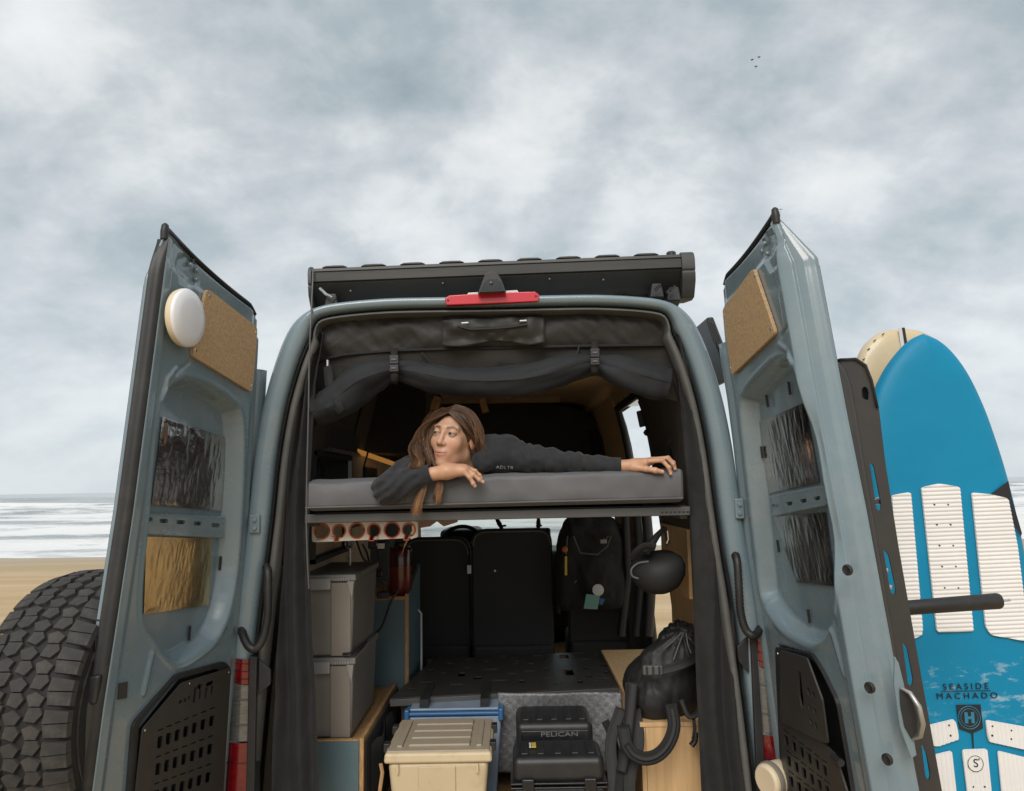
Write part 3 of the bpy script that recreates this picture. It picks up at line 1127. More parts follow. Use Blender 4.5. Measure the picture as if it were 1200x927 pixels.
def foil_sheet(D, c4, n0, parent, seed, label=None, m='foil', amp=1.0):
    q = [np.array(p) for p in D.uvs(c4, n0)]        # tl, tr, br, bl
    nu, nv = 90, 110
    rows = []
    S, T = np.meshgrid(np.linspace(0, 1, nu), np.linspace(0, 1, nv))
    pu = (q[0][None, None] * ((1 - S) * (1 - T))[..., None] + q[1] * (S * (1 - T))[..., None] + q[2] * (S * T)[..., None] + q[3] * ((1 - S) * T)[..., None])
    x, y = pu[..., 0], pu[..., 1]
    z = 0.0009 * vnoise(x * 70, y * 20, 0, seed) + 0.0030 * vnoise(x * 14, y * 7, 0, seed + 1) + 0.0009 * np.abs(vnoise(x * 120 + y * 15, y * 22, 0, seed + 2))
    z = z + 0.0016 * np.abs(vnoise(x * 60 + y * 12, y * 9, 0, seed + 4))
    z = z * amp
    ed = np.minimum(np.minimum(S, 1 - S) * 3, np.minimum(T, 1 - T) * 3)
    z = z * smooth(0, 0.3, ed) + 0.002
    rows = [[D.P(x[i, j], y[i, j], n0 + z[i, j]) for j in range(nu)] for i in range(nv)]
    return MB().grid(rows).build('insulation_foil', m, parent, ang=0.5, label=label)


def stud(D, px, py, n, r, h, name, m, parent):
    u, v = D.uv(px, py, n)
    MB().lathe(D.P(u, v, n - 0.002), D.n, [(r, 0), (r, h * 0.6), (r * 0.75, h), (0.0, h)], 14).build(name, m, parent)


def peg_slots(D, org, cols, rows_, du, dv, n):
    pass


# ---------------------------------------------------------------- left door (101 degrees open)
DL = Door((263, 927), (305, 360), -1, math.radians(11.2))
door_l, _ = make_door(
    DL,
    [(263, 927), (276, 800), (285, 700), (293, 600), (299, 490), (303, 420), (305.5, 368)],
    [(107, 927), (120, 830), (137, 720), (155, 600), (168, 500), (181, 400), (197, 276)],
    0.012,
    [(217, 442), (240, 449), (270, 468), (284, 495), (282, 600), (274, 690), (258, 742), (232, 768), (206, 778), (182, 752), (167, 715), (176, 600), (186, 490), (198, 455)],
    0.062,
    [('groove', [(178, 766), (168, 812)], 0.007, 0.016),
     ('groove', [(190, 470), (196, 445), (207, 432)], 0.006, 0.012),
     ('groove', [(205, 438), (222, 424)], -0.005, 0.010),
     ('patch', [(213, 300), (226, 297), (234, 310), (236, 330), (222, 336), (211, 330), (209, 312)], -0.010, 0.006),
     ('patch', [(164, 856), (211, 796), (264, 782), (272, 790), (262, 927), (240, 1100), (130, 1100), (150, 927)], -0.03, 0.006)],
    'left rear door swung open with an insulated window',
    [(0.003, -0.004), (0.006, -0.010), (0.008, -0.026), (0.014, -0.032), (0.020, -0.040), (0.022, -0.047), (0.016, -0.052)],
    [(-0.004, -0.006), (0.002, 0.004), (0.012, 0.002), (0.019, -0.008), (0.021, -0.018), (0.026, -0.022), (0.026, -0.034), (0.014, -0.036)])

bd = on_door(DL, [(225, 416.5), (243, 337.5), (302, 384), (296, 460)], 0.014, 0.012, 'cork_panel', 'cork', door_l, r=0.022, bevel=0.002, label='brown pressed cork board screwed to the door')
for px, py in ((245.5, 347), (300, 389.5), (229.5, 410.5), (295, 452)):
    stud(DL, px, py, 0.014, 0.006, 0.004, 'panel_screw', 'metal', door_l)
NG = -0.058
on_door(DL, [(188, 478), (240, 480), (272, 505), (268, 600), (262, 700), (210, 772), (170, 740), (165, 600)], NG - 0.006, 0.006, 'window_pane', 'glass_dark', door_l, r=0.05)
foil_sheet(DL, [(190, 488), (267, 514), (259, 599), (177, 591)], NG, door_l, 51, amp=0.8)
foil_sheet(DL, [(171, 629), (248, 631), (244, 709), (168, 720)], NG, door_l, 58, m='foil_reflection_tint', amp=0.35, label='crinkled foil in the lower window, golden sand reflection put into its colour')
q = [(168, 602), (262, 607), (261, 628), (166, 624)]
hol = []
for px, py in ((174, 608.5), (192, 610.5), (212, 612), (232, 613.5), (253, 615.5)):
    hol.append(round_poly(DL.uvs([(px - 5, py - 2.6), (px + 5, py - 2.2), (px + 5, py + 2.6), (px - 5, py + 2.2)], -0.040), 0.006, 2))
on_door(DL, q, -0.040, 0.010, 'window_crossbar', 'paint', door_l, bevel=0.003, holes=hol)
for py, x0, x1 in ((604, 170, 262), (626, 168, 261)):
    MB().tube([DL.P(*DL.uv(x0, py - 1.5, -0.045), -0.045), DL.P(*DL.uv(x1, py + 3, -0.045), -0.045)], 0.006, 6).build('crossbar_lip', 'paint', door_l)
# window clips
for px, py in ((268, 470 + 75), (258, 660), (222, 742)):
    u, v = DL.uv(px, py, -0.05)
    MB().tube([DL.P(u, v - 0.025, -0.05), DL.P(u, v + 0.025, -0.05)], 0.005, 6).build('window_clip', 'black_plastic', door_l)
# latch studs at the top
for px, py in ((222.5, 310), (230, 316.5), (229.5, 327.5)):
    stud(DL, px, py, -0.012, 0.0085, 0.010, 'latch_stud', 'paint', door_l)
u, v = DL.uv(226.5, 306, -0.01)
MB().tube([DL.P(u, v - 0.009, -0.010), DL.P(u, v + 0.007, -0.010)], 0.006, 8).build('latch_slot', 'black_plastic', door_l)
on_door(DL, [(140, 801), (150, 799), (149, 818), (138.5, 820)], 0.004, 0.003, 'dark_patch', 'sticker_dark', door_l)

# pegboard tray
def peg_panel(D, outline, rim, n0, parent, rows_, label):
    holes = []
    for r in rows_:
        holes.append(round_poly(D.uvs(r, n0), 0.006, 2))
    on_door(D, rim, n0 - 0.046, 0.006, 'tray_back', 'print_black', parent, r=0.02)
    ro = D.uvs(rim, n0)
    cx_, cy_ = sum(p[0] for p in ro) / len(ro), sum(p[1] for p in ro) / len(ro)
    hole = [round_poly([(cx_ + (p[0] - cx_) * 0.86, cy_ + (p[1] - cy_) * 0.92) for p in ro], 0.02, 3)]
    on_door(D, rim, n0 - 0.010, 0.034, 'tray_rim', 'black_plastic', parent, r=0.02, bevel=0.004, holes=hole)
    return on_door(D, outline, n0, 0.006, 'pegboard_panel', 'black_powder', parent, r=0.010, bevel=0.0012, holes=holes, label=label)


rows_ = []
x0, x1 = 188.0, 252.0
for k in range(4):
    yb = 870.5 + k * 31.5
    for c in range(7):
        f_ = c / 6.5
        px = 188 + 64 * (f_ * 1.03 - 0.0) - k * 2.2
        py = yb - 27 * f_ * (1 - k * 0.06)
        w_, h_ = 3.1, 7.0 - 1.2 * f_
        rows_.append([(px - w_, py - h_), (px + w_, py - h_ - 1.5), (px + w_ - 1, py + h_ - 1), (px - w_ - 1, py + h_)])
        rows_.append([(px - 3.2, py - 15.2), (px + 3.4, py - 17.6), (px + 3.4, py - 16), (px - 3.2, py - 13.6)])
rows_ += [[(228, 806), (231, 803), (229, 823), (226, 824)], [(231.5, 802.5), (237, 801), (235.5, 819), (233, 820), (234, 807), (231, 808)],
          [(242, 800), (251, 797), (250, 802), (241, 805)], [(241, 806), (244, 805), (242, 818), (240, 819)], [(247.5, 803.5), (250.5, 802.5), (249, 814), (247, 815)],
          [(209, 823), (212, 819), (214, 822), (211, 826)], [(215, 821.5), (217, 817), (219, 820), (217, 824)], [(220, 818), (222, 814), (223.5, 817), (222, 821)]]
peg_panel(DL, [(168, 854), (214, 800), (270.5, 782.5), (262, 927), (258, 985), (154, 985), (160, 927)],
          [(157, 848), (208, 790), (263, 775), (271, 783), (262, 927), (257, 995), (143, 995), (151, 927)], 0.022, door_l, rows_,
          'black perforated metal panel low on the left door')
for px, py in ((222.5, 801), (170, 856), (268.5, 788)):
    stud(DL, px, py, 0.022, 0.004, 0.003, 'panel_screw', 'metal', door_l)

# white disc lamp stuck on the left door
u, v = DL.uv(207, 378, 0.0)
lc = DL.P(u, v, 0.0)
lamp = thing('disc_lamp', 'round white disc lamp stuck on the left door beside the cork board', 'lamp', lc)
base = W(208, 374, lc.y)
axl = (DL.n + V((0.0, 0.06, 0.03))).normalized()
MB().lathe(lc, DL.n, [(0.018, -0.002), (0.02, 0.03), (0.016, 0.05)], 14).build('bracket', 'cream_plastic', lamp)
lcc = W(221, 372.5, lc.y - 0.01)
MB().lathe(lcc - axl * 0.022, axl, [(0.06, -0.012), (0.092, -0.004), (0.096, 0.010), (0.0955, 0.016)], 40).build('housing', 'cream_plastic', lamp)
MB().lathe(lcc - axl * 0.022, axl, [(0.0945, 0.012), (0.0955, 0.020), (0.090, 0.028), (0.06, 0.034), (0.03, 0.037), (0.0, 0.038)], 40).build('diffuser', 'white_plastic', lamp, ang=1.5)
p0 = DL.P(*DL.uv(203, 358, 0.01), 0.01)
MB().tube([p0, p0 + DL.n * 0.03 - DL.a * 0.02, p0 - DL.a * 0.05 + DL.n * 0.02], 0.006, 6).build('wire_clip', 'metal', lamp)

# ---------------------------------------------------------------- right door (93 degrees open)
DR = Door((916, 927), (853, 442), 1, math.radians(3.3))
door_r, _ = make_door(
    DR,
    [(919, 927), (909, 845), (899, 764), (889, 694), (880, 646), (866, 520), (859, 466), (849, 404), (844, 349), (842.5, 333)],
    [(1024, 927), (1001, 800), (978, 668), (966, 600), (947, 500), (931, 410), (915, 320), (905, 258)],
    0.012,
    [(885, 443), (908, 421), (926, 422), (934, 440), (949, 500), (962, 568), (975, 640), (980, 696), (972, 738), (954, 755), (930, 747), (912, 733), (894, 706), (888, 680), (880, 594), (868, 482), (872, 460)],
    0.062,
    [('groove', [(975, 738), (990, 790)], 0.007, 0.016),
     ('groove', [(913, 403), (925, 412), (931, 426)], 0.007, 0.012),
     ('groove', [(915, 394), (924, 384)], -0.006, 0.010),
     ('patch', [(893, 275), (903, 270), (910, 285), (912, 312), (902, 318), (893, 300)], -0.010, 0.006),
     ('patch', [(912, 757), (950, 768), (966, 795), (980, 820), (996, 927), (1010, 1100), (930, 1100), (915, 880)], -0.03, 0.006)],
    'right rear door swung open with an insulated window',
    [(0.004, -0.003), (0.008, -0.012), (0.024, -0.026), (0.026, -0.032), (0.020, -0.036), (0.023, -0.041), (0.036, -0.058), (0.040, -0.066), (0.040, -0.084), (0.047, -0.090), (0.046, -0.104), (0.040, -0.108)],
    None)
on_door(DR, [(846.5, 363), (882, 314), (908, 391), (857, 440)], 0.014, 0.012, 'cork_panel', 'cork', door_r, r=0.022, bevel=0.002, label='brown pressed cork board screwed to the door')
for px, py in ((884.5, 323), (903.5, 385.5), (848, 369.5), (856, 431.5)):
    stud(DR, px, py, 0.014, 0.006, 0.004, 'panel_screw', 'metal', door_r)
on_door(DR, [(890, 500), (900, 478), (932, 466), (950, 505), (975, 620), (985, 700), (965, 745), (925, 730), (905, 690), (895, 600)], NG - 0.006, 0.006, 'window_pane', 'glass_dark', door_r, r=0.05)
foil_sheet(DR, [(889, 495), (943, 472), (961, 565), (902, 578)], NG, door_r, 71, amp=0.55)
foil_sheet(DR, [(907, 606), (968, 600), (979, 687), (934, 682)], NG, door_r, 78, amp=0.55)
hol = []
for px, py in ((908.5, 593), (924.5, 590.3), (941, 587), (957, 584)):
    hol.append(round_poly(DR.uvs([(px - 4, py - 1.6), (px + 4, py - 3), (px + 4, py + 1.6), (px - 4, py + 3)], -0.040), 0.006, 2))
on_door(DR, [(903, 582), (966, 569), (969, 591), (906, 604)], -0.040, 0.010, 'window_crossbar', 'paint', door_r, bevel=0.003, holes=hol)
for (a, b) in (((903, 583), (966, 570)), ((906, 603), (969, 590))):
    MB().tube([DR.P(*DR.uv(*a, -0.045), -0.045), DR.P(*DR.uv(*b, -0.045), -0.045)], 0.006, 6).build('crossbar_lip', 'paint', door_r)
for px, py in ((893, 530), (912, 640), (899, 470), (925, 455), (948, 722)):
    u, v = DR.uv(px, py, -0.05)
    MB().tube([DR.P(u, v - 0.022, -0.05), DR.P(u, v + 0.022, -0.05)], 0.005, 6).build('window_clip', 'black_plastic', door_r)
for px, py in ((897, 285), (894, 294), (900, 297)):
    stud(DR, px, py, -0.012, 0.0085, 0.010, 'latch_stud', 'paint', door_r)
u, v = DR.uv(895.5, 282, -0.01)
MB().tube([DR.P(u, v - 0.009, -0.010), DR.P(u, v + 0.007, -0.010)], 0.006, 8).build('latch_slot', 'black_plastic', door_r)
# black plugs on the free edge, latch plate and pull loop
for px, py in ((993, 668), (1019, 806), (1039.5, 890)):
    c = WP(px, py, DR.P(0.785, 0.5, -0.012), (DR.n * 0.9 + DR.d * 0.45).normalized())
    ax = (DR.n * 0.9 + DR.d * 0.45).normalized()
    MB().lathe(c - ax * 0.004, ax, [(0.0155, 0), (0.0155, 0.006), (0.012, 0.0085), (0.009, 0.0065), (0.0, 0.006)], 20).build('rubber_plug', 'rubber', door_r)
nl = (DR.d * 0.95 + DR.n * 0.2).normalized()
o0 = WP(1060, 835, DR.P(0.80, 0.4, -0.06), nl)
lp = [WP(px, py, o0, nl) for px, py in ((1047, 768), (1052, 776), (1058, 800), (1066, 845), (1073, 884), (1066, 888), (1053, 850), (1046, 800))]
MB().prism(lp, nl * 0.01).build('latch_plate', 'paint', door_r, bevel=0.003)
lo_ = [WP(px, py, o0, nl) + nl * 0.012 for px, py in ((1052, 806), (1058, 806), (1067, 818), (1073, 838), (1073, 855), (1066, 864), (1058, 850), (1053, 825))]
MB().prism(lo_, nl * 0.004).build('latch_recess', 'black_plastic', door_r, bevel=0.002)
MB().tube([WP(px, py, o0, nl) + nl * k for px, py, k in ((1054, 805, .012), (1061, 808, .035), (1069, 822, .05), (1073.5, 842, .05), (1073, 858, .035), (1068, 864, .014))],
          [0.004, 0.006, 0.0068, 0.0068, 0.006, 0.004], 10).build('pull_loop', 'alu_trim', door_r)
rows_ = []
for k in range(5):
    for c in range(6):
        px = 921 + c * 9.0 + k * 3.0
        py = 868 + c * 7.0 + k * 24
        rows_.append([(px - 2.6, py - 7.5), (px + 2.2, py - 4.5), (px + 3.2, py + 7.5), (px - 1.6, py + 4.5)])
        rows_.append([(px - 3.5, py - 14), (px + 3.5, py - 9.2), (px + 3.5, py - 7.8), (px - 3.5, py - 12.6)])
peg_panel(DR, [(913, 846), (962, 868), (978, 884), (992, 927), (1010, 1010), (930, 1010), (917, 900)],
          [(908, 758), (950, 766), (962, 785), (980, 822), (990, 880), (998, 927), (1012, 1020), (926, 1020), (913, 880)], 0.022, door_r, rows_,
          'black perforated metal panel low on the right door')
hol = [round_poly(DR.uvs(h_, 0.030), 0.006, 2) for h_ in
       ([(935, 785), (938, 788), (942, 825), (939, 830), (936, 815)], [(945, 806), (948, 806), (950, 815), (947, 815)], [(951, 810), (954, 811), (955, 818), (952, 818)],
        [(946, 825), (949, 826), (951, 833), (948, 832)], [(953, 829), (956, 831), (957, 837), (954, 836)], [(948, 841), (951, 843), (953, 850), (950, 849)], [(954, 846), (957, 848), (958, 855), (955, 854)])]
on_door(DR, [(914, 762), (945, 771), (963, 820), (970, 872), (960, 868), (914, 846)], 0.030, 0.006, 'upper_plate', 'black_powder', door_r, r=0.012, bevel=0.0012, holes=hol)
stud(DR, 911, 766, 0.03, 0.004, 0.003, 'panel_screw', 'metal', door_r)
p = DR.P(*DR.uv(980, 890, 0.03), 0.03)
MB().tube([p - DR.d * 0.02, p + DR.d * 0.03], 0.011, 10).build('tray_latch', 'black_plastic', door_r)

# ---------------------------------------------------------------- pillar fittings
def pillar_bits():
    # tail lamps (red over clear over red) on both pillars
    for pts, lab in (([(277, 770), (293, 772), (291, 927), (265, 927)], 'left'), ([(885, 746), (900, 750), (921, 927), (899, 927)], 'right')):
        y = 0.012
        (ax, ay), (bx_, by), (cx_, cy), (dx_, dy) = pts

        def q(s, t):
            X = (ax * (1 - s) + bx_ * s) * (1 - t) + (dx_ * (1 - s) + cx_ * s) * t
            Y = (ay * (1 - s) + by * s) * (1 - t) + (dy * (1 - s) + cy * s) * t
            return W(X, Y, y)
        bounds = [(0.0, 0.19, 'red_lens', 'lens_red'), (0.19, 0.62, 'clear_lens', 'lens_clear'), (0.62, 1.5, 'red_lens', 'lens_red')]
        base = MB().hexa([q(-.25, 1.6), q(1.25, 1.6), q(1.25, -.02), q(-.25, -.02)] + [p + V((0, 0.08, 0)) for p in (q(-.25, 1.6), q(1.25, 1.6), q(1.25, -.02), q(-.25, -.02))]).build('tail_lamp', 'black_plastic', van, bevel=0.01)
        for t0, t1, m_, nm in bounds:
            rows = []
            for i in range(13):
                t = t0 + (t1 - t0) * (0.01 + 0.98 * i / 12)
                r = []
                for k in range(9):
                    s_ = -0.2 + 1.4 * k / 8
                    bulge = 0.014 * (1 - (2 * k / 8 - 1) ** 2) 
                    r.append(q(s_, t) + V((0, -0.004 - bulge, 0)))
                rows.append(r)
            MB().grid(rows).build(nm, m_, base, ang=1.0)
            nr = 3 if nm == 'lens_red' else 2
            for k in range(nr):
                t = t0 + (t1 - t0) * (k + 0.6) / (nr + 0.3)
                MB().tube([q(s_, t) + V((0, -0.005 - 0.0135 * (1 - (2 * (s_ + .2) / 1.4 - 1) ** 2), 0)) for s_ in np.linspace(-.18, 1.18, 9)], 0.0022 if nr == 3 else 0.0035, 6).build('lens_rib', 'dark_red' if nr == 3 else 'seat_edge', base)
    # corrugated cable hoses from body to door
    for pts in ([(311, 662, 0.0), (314, 672, -.03), (314, 700, -.04), (313, 725, -.04), (308, 748, -.045), (300, 760, -.05), (291, 757, -.045), (284, 742, -.01), (283, 730, .06)],
                [(861, 648, 0.0), (864, 660, -.03), (866, 690, -.04), (868, 718, -.04), (874, 738, -.045), (883, 745, -.05), (890, 738, -.01), (896, 722, .08)]):
        P3 = [W(px, py, y) for px, py, y in pts]
        pp = catmull([tuple(p) for p in P3], 90)
        rr = [0.0145 + (0.0016 if i % 2 else -0.0012) for i in range(90)]
        rr[0] = rr[1] = 0.008
        MB().tube([V(p) for p in pp], rr, 10).build('cable_hose', 'rubber', van, ang=2)
    # striker boxes, brackets and dark channel strips on the pillars
    for px, py, w_, h_ in ((298, 614, 6, 11), (867, 596, 6, 12)):
        a, b = W(px - w_, py - h_, -0.012), W(px + w_, py + h_, -0.012)
        h = MB().box((a.x, -0.014, b.z), (b.x, 0.02, a.z)).build('door_hinge', 'paint', van, bevel=0.006)
        for k in (-1, 1):
            c = W(px, py + k * 5, -0.016)
            MB().lathe(c, (0, -1, 0), [(0.009, 0), (0.008, 0.006), (0, 0.007)], 10).build('hinge_bolt', 'paint', h)
    for pts in ([(303, 772), (317, 785), (317, 802), (303, 815)], [(864, 758), (877, 745), (878, 790), (866, 775)]):
        MB().prism([W(px, py, -0.004) for px, py in pts], (0, 0.012, 0)).build('check_bracket', 'black_plastic', van, bevel=0.003)
    for pts in ([(294, 768), (303, 768), (300, 930), (290, 930)], [(878, 745), (885, 748), (897, 930), (886, 930)]):
        MB().prism([W(px, py, 0.006) for px, py in pts], (0, -0.02, 0)).build('pillar_trim', 'black_plastic', van, bevel=0.004)
    for c0, c1 in (((302, 560), (299, 600)), ((304, 640), (303, 760))):
        pass
    # centre brake lamp and camera housing above the doors
    def hdr(px, py, y):
        return W(px, py, y)
    yb = -0.012
    pts = [(521, 350), (526, 346), (578, 342.5), (627, 341.5), (632, 345), (631, 353), (578, 355.5), (523, 357.5)]
    bl = MB().prism([hdr(px, py, yb) for px, py in pts], (0, 0.03, 0)).build('brake_lamp', 'brake_lens', van, bevel=0.004, label='red third brake lamp on the roof edge')
    for px, py in ((525, 352), (628, 347)):
        MB().lathe(hdr(px, py, yb), (0, -1, 0), [(0.005, 0), (0.004, 0.002), (0, 0.002)], 10).build('lamp_screw', 'black_plastic', bl)
    f0 = [hdr(px, py, -0.055) for px, py in ((559.5, 344.5), (593.5, 342.5), (588, 328), (583, 319.5), (578, 317.5), (573, 318), (568, 321), (564.5, 331))]
    k0 = [hdr(px, py, 0.06) for px, py in ((561, 345), (592, 344), (588, 332), (584, 326), (578, 324.5), (573, 325), (569, 327), (565, 335))]
    n = len(f0)
    cm = MB().add(f0 + k0, [tuple(range(n)), tuple(range(2 * n - 1, n - 1, -1))] + [((i + 1) % n, i, i + n, (i + 1) % n + n) for i in range(n)]).build('camera_housing', 'black_plastic', van, bevel=0.004)
    MB().prism([hdr(px, py, -0.056) for px, py in ((562, 343), (591, 341.5), (587, 331), (582, 326.5), (572, 327), (566, 332))], (0, -0.003, 0)).build('camera_face', 'black_gloss', cm, bevel=0.001)
    MB().lathe(hdr(575.5, 332, -0.06), (0, -1, 0), [(0.006, 0), (0.006, 0.003), (0, 0.004)], 12).build('camera_lens', 'black_gloss', cm)
    MB().prism([hdr(px, py, 0.0) for px, py in ((547, 345.5), (608, 342.5), (606, 340), (549, 343))], (0, 0.05, 0)).build('camera_plinth', 'alu_trim', cm)
    # flared side pod seen past the right corner
    a = [(828, 372, .95), (836, 371, .95), (848, 402, .95), (858, 445, .95), (852, 446, .95), (843, 415, .95)]
    P0 = [W(px, py, y) for px, py, y in a]
    sp = MB().prism(P0, (0.0, 1.0, 0)).build('side_pod', 'black_plastic', van, bevel=0.008)
    for k in range(4):
        p0, p1 = W(829 + k * 2.5, 376 + k * 1, 0.93), W(838 + k * 4.2, 402 + k * 5, 0.93)
        MB().tube([p0, p1], 0.006, 6).build('pod_rib', 'black_plastic', sp)


pillar_bits()

# ================================================================== ROOF AWNING, SPARE WHEEL, RACK, BOARDS
def awning():
    y0, y1 = 0.12, 0.12
    tl, tr = W(366, 315, 0.10), W(797, 298, 0.10)
    bl, br = W(368, 357, 0.10), W(797, 345, 0.10)
    ex = (tr - tl).normalized()
    Lx = (tr - tl).length
    up = V((-ex.z, 0, ex.x))
    h = 0.145
    aw = thing('roof_awning', 'long black ribbed awning case mounted across the rear of the roof', 'awning', (tl + tr) / 2 - up * h)
    O = tl - up * h
    # cross-section of the extrusion in (y, up): stepped rear face
    prof = [(0.14, -0.010), (0.085, 0.004), (0.012, 0.066), (-0.004, 0.078), (0.004, 0.081), (0.004, 0.085), (-0.010, 0.088), (-0.012, 0.121), (-0.003, 0.124), (-0.003, 0.128),
            (-0.009, 0.131), (-0.006, 0.142), (0.006, 0.147), (0.20, 0.150), (0.24, 0.10), (0.22, 0.0)]
    pts0 = [O + V((0, y, 0)) + up * z for y, z in prof]
    MB().prism(pts0, ex * Lx).build('case', 'awning_black', aw, ang=0.4)
    # raised waves along the top
    nw = 9
    for k in range(nw):
        a = Lx * (0.025 + k / nw * 0.955)
        b = a + Lx / nw * 0.62
        z = 0.1485
        pp = [O + ex * (a + (b - a) * f) + up * (z + 0.008 * g) for f, g in ((0, 0), (.16, 0.9), (.5, 1.0), (.84, 0.9), (1, 0))]
        MB().prism(pp, (0, 0.16, 0)).build('top_rib', 'awning_black', aw, bevel=0.002)
    # end caps
    for end, sg in ((0.0, -1), (Lx, 1)):
        w = 0.055 if sg > 0 else 0.016
        q = [(0.075, -0.034), (0.035, -0.03), (-0.008, 0.03), (-0.014, 0.066), (-0.009, 0.072), (-0.016, 0.078), (-0.018, 0.122), (-0.008, 0.146), (0.01, 0.156), (0.2, 0.156), (0.25, 0.1), (0.225, -0.01)]
        p0 = [O + ex * (end - (w if sg < 0 else -0.001)) + V((0, y, 0)) + up * z for y, z in q]
        MB().prism(p0, ex * w).build('end_cap', 'awning_black', aw, bevel=0.007, seg=3)
    p = O + ex * (Lx - 0.03) + up * 0.158
    MB().lathe(p + V((0, 0.03, -0.012)), up, [(0.02, 0), (0.02, 0.016), (0.015, 0.02), (0, 0.021)], 16).build('cap_knob', 'black_plastic', aw)
    # brackets and hardware below
    for px, py in ((388, 352), (770, 340), (790, 344)):
        c = W(px, py, 0.10)
        MB().hexa([c + V((-.03, 0, -.03)), c + V((.03, 0, -.03)), c + V((.02, 0, .03)), c + V((-.02, 0, .03)),
                   c + V((-.03, .12, -.05)), c + V((.03, .12, -.05)), c + V((.02, .12, .03)), c + V((-.02, .12, .03))]).build('bracket', 'black_plastic', aw, bevel=0.006)
    MB().tube([W(375, 338, 0.09), W(382, 345, 0.07), W(389, 349, 0.07)], 0.006, 6).build('bracket_bolt', 'metal', aw)
    for px, py in ((391, 352), (771, 337), (784, 340), (788, 338)):
        MB().tube([W(px - 3, py + 3, 0.06), W(px + 3, py - 3, 0.06)], 0.006, 6).build('bracket_bolt', 'black_gloss', aw)
    for px, py in ((519, 332), (644, 327), (411, 341), (707, 328)):
        MB().lathe(W(px, py, 0.098), (0, -1, 0), [(0.004, -0.02), (0.004, 0.004), (0, 0.005)], 10).build('rivet', 'seat_edge', aw)
    # roof crossbars carry it
    for s in (-1, 1):
        x = XC + s * 0.55
        MB().box((x - 0.03, 0.16, _top - 0.09), (x + 0.03, 0.28, _top + 0.03)).build('roof_foot', 'black_plastic', aw, bevel=0.01)
    # thin cord hanging from the left end
    path = [W(px, py, y) for px, py, y in ((367, 316, .075), (366, 340, .06), (364.5, 370, -.02), (362.5, 420, -.025), (361.5, 480, -.03), (360, 540, -.03), (359, 600, -.03), (360, 650, -.03), (362, 690, -.02))]
    MB().tube([V(p) for p in catmull([tuple(p) for p in path], 40)], 0.0032, 6).build('pull_cord', 'seat_edge', None,
              label='thin grey cord hanging from the left end of the awning', cat='cord')


awning()


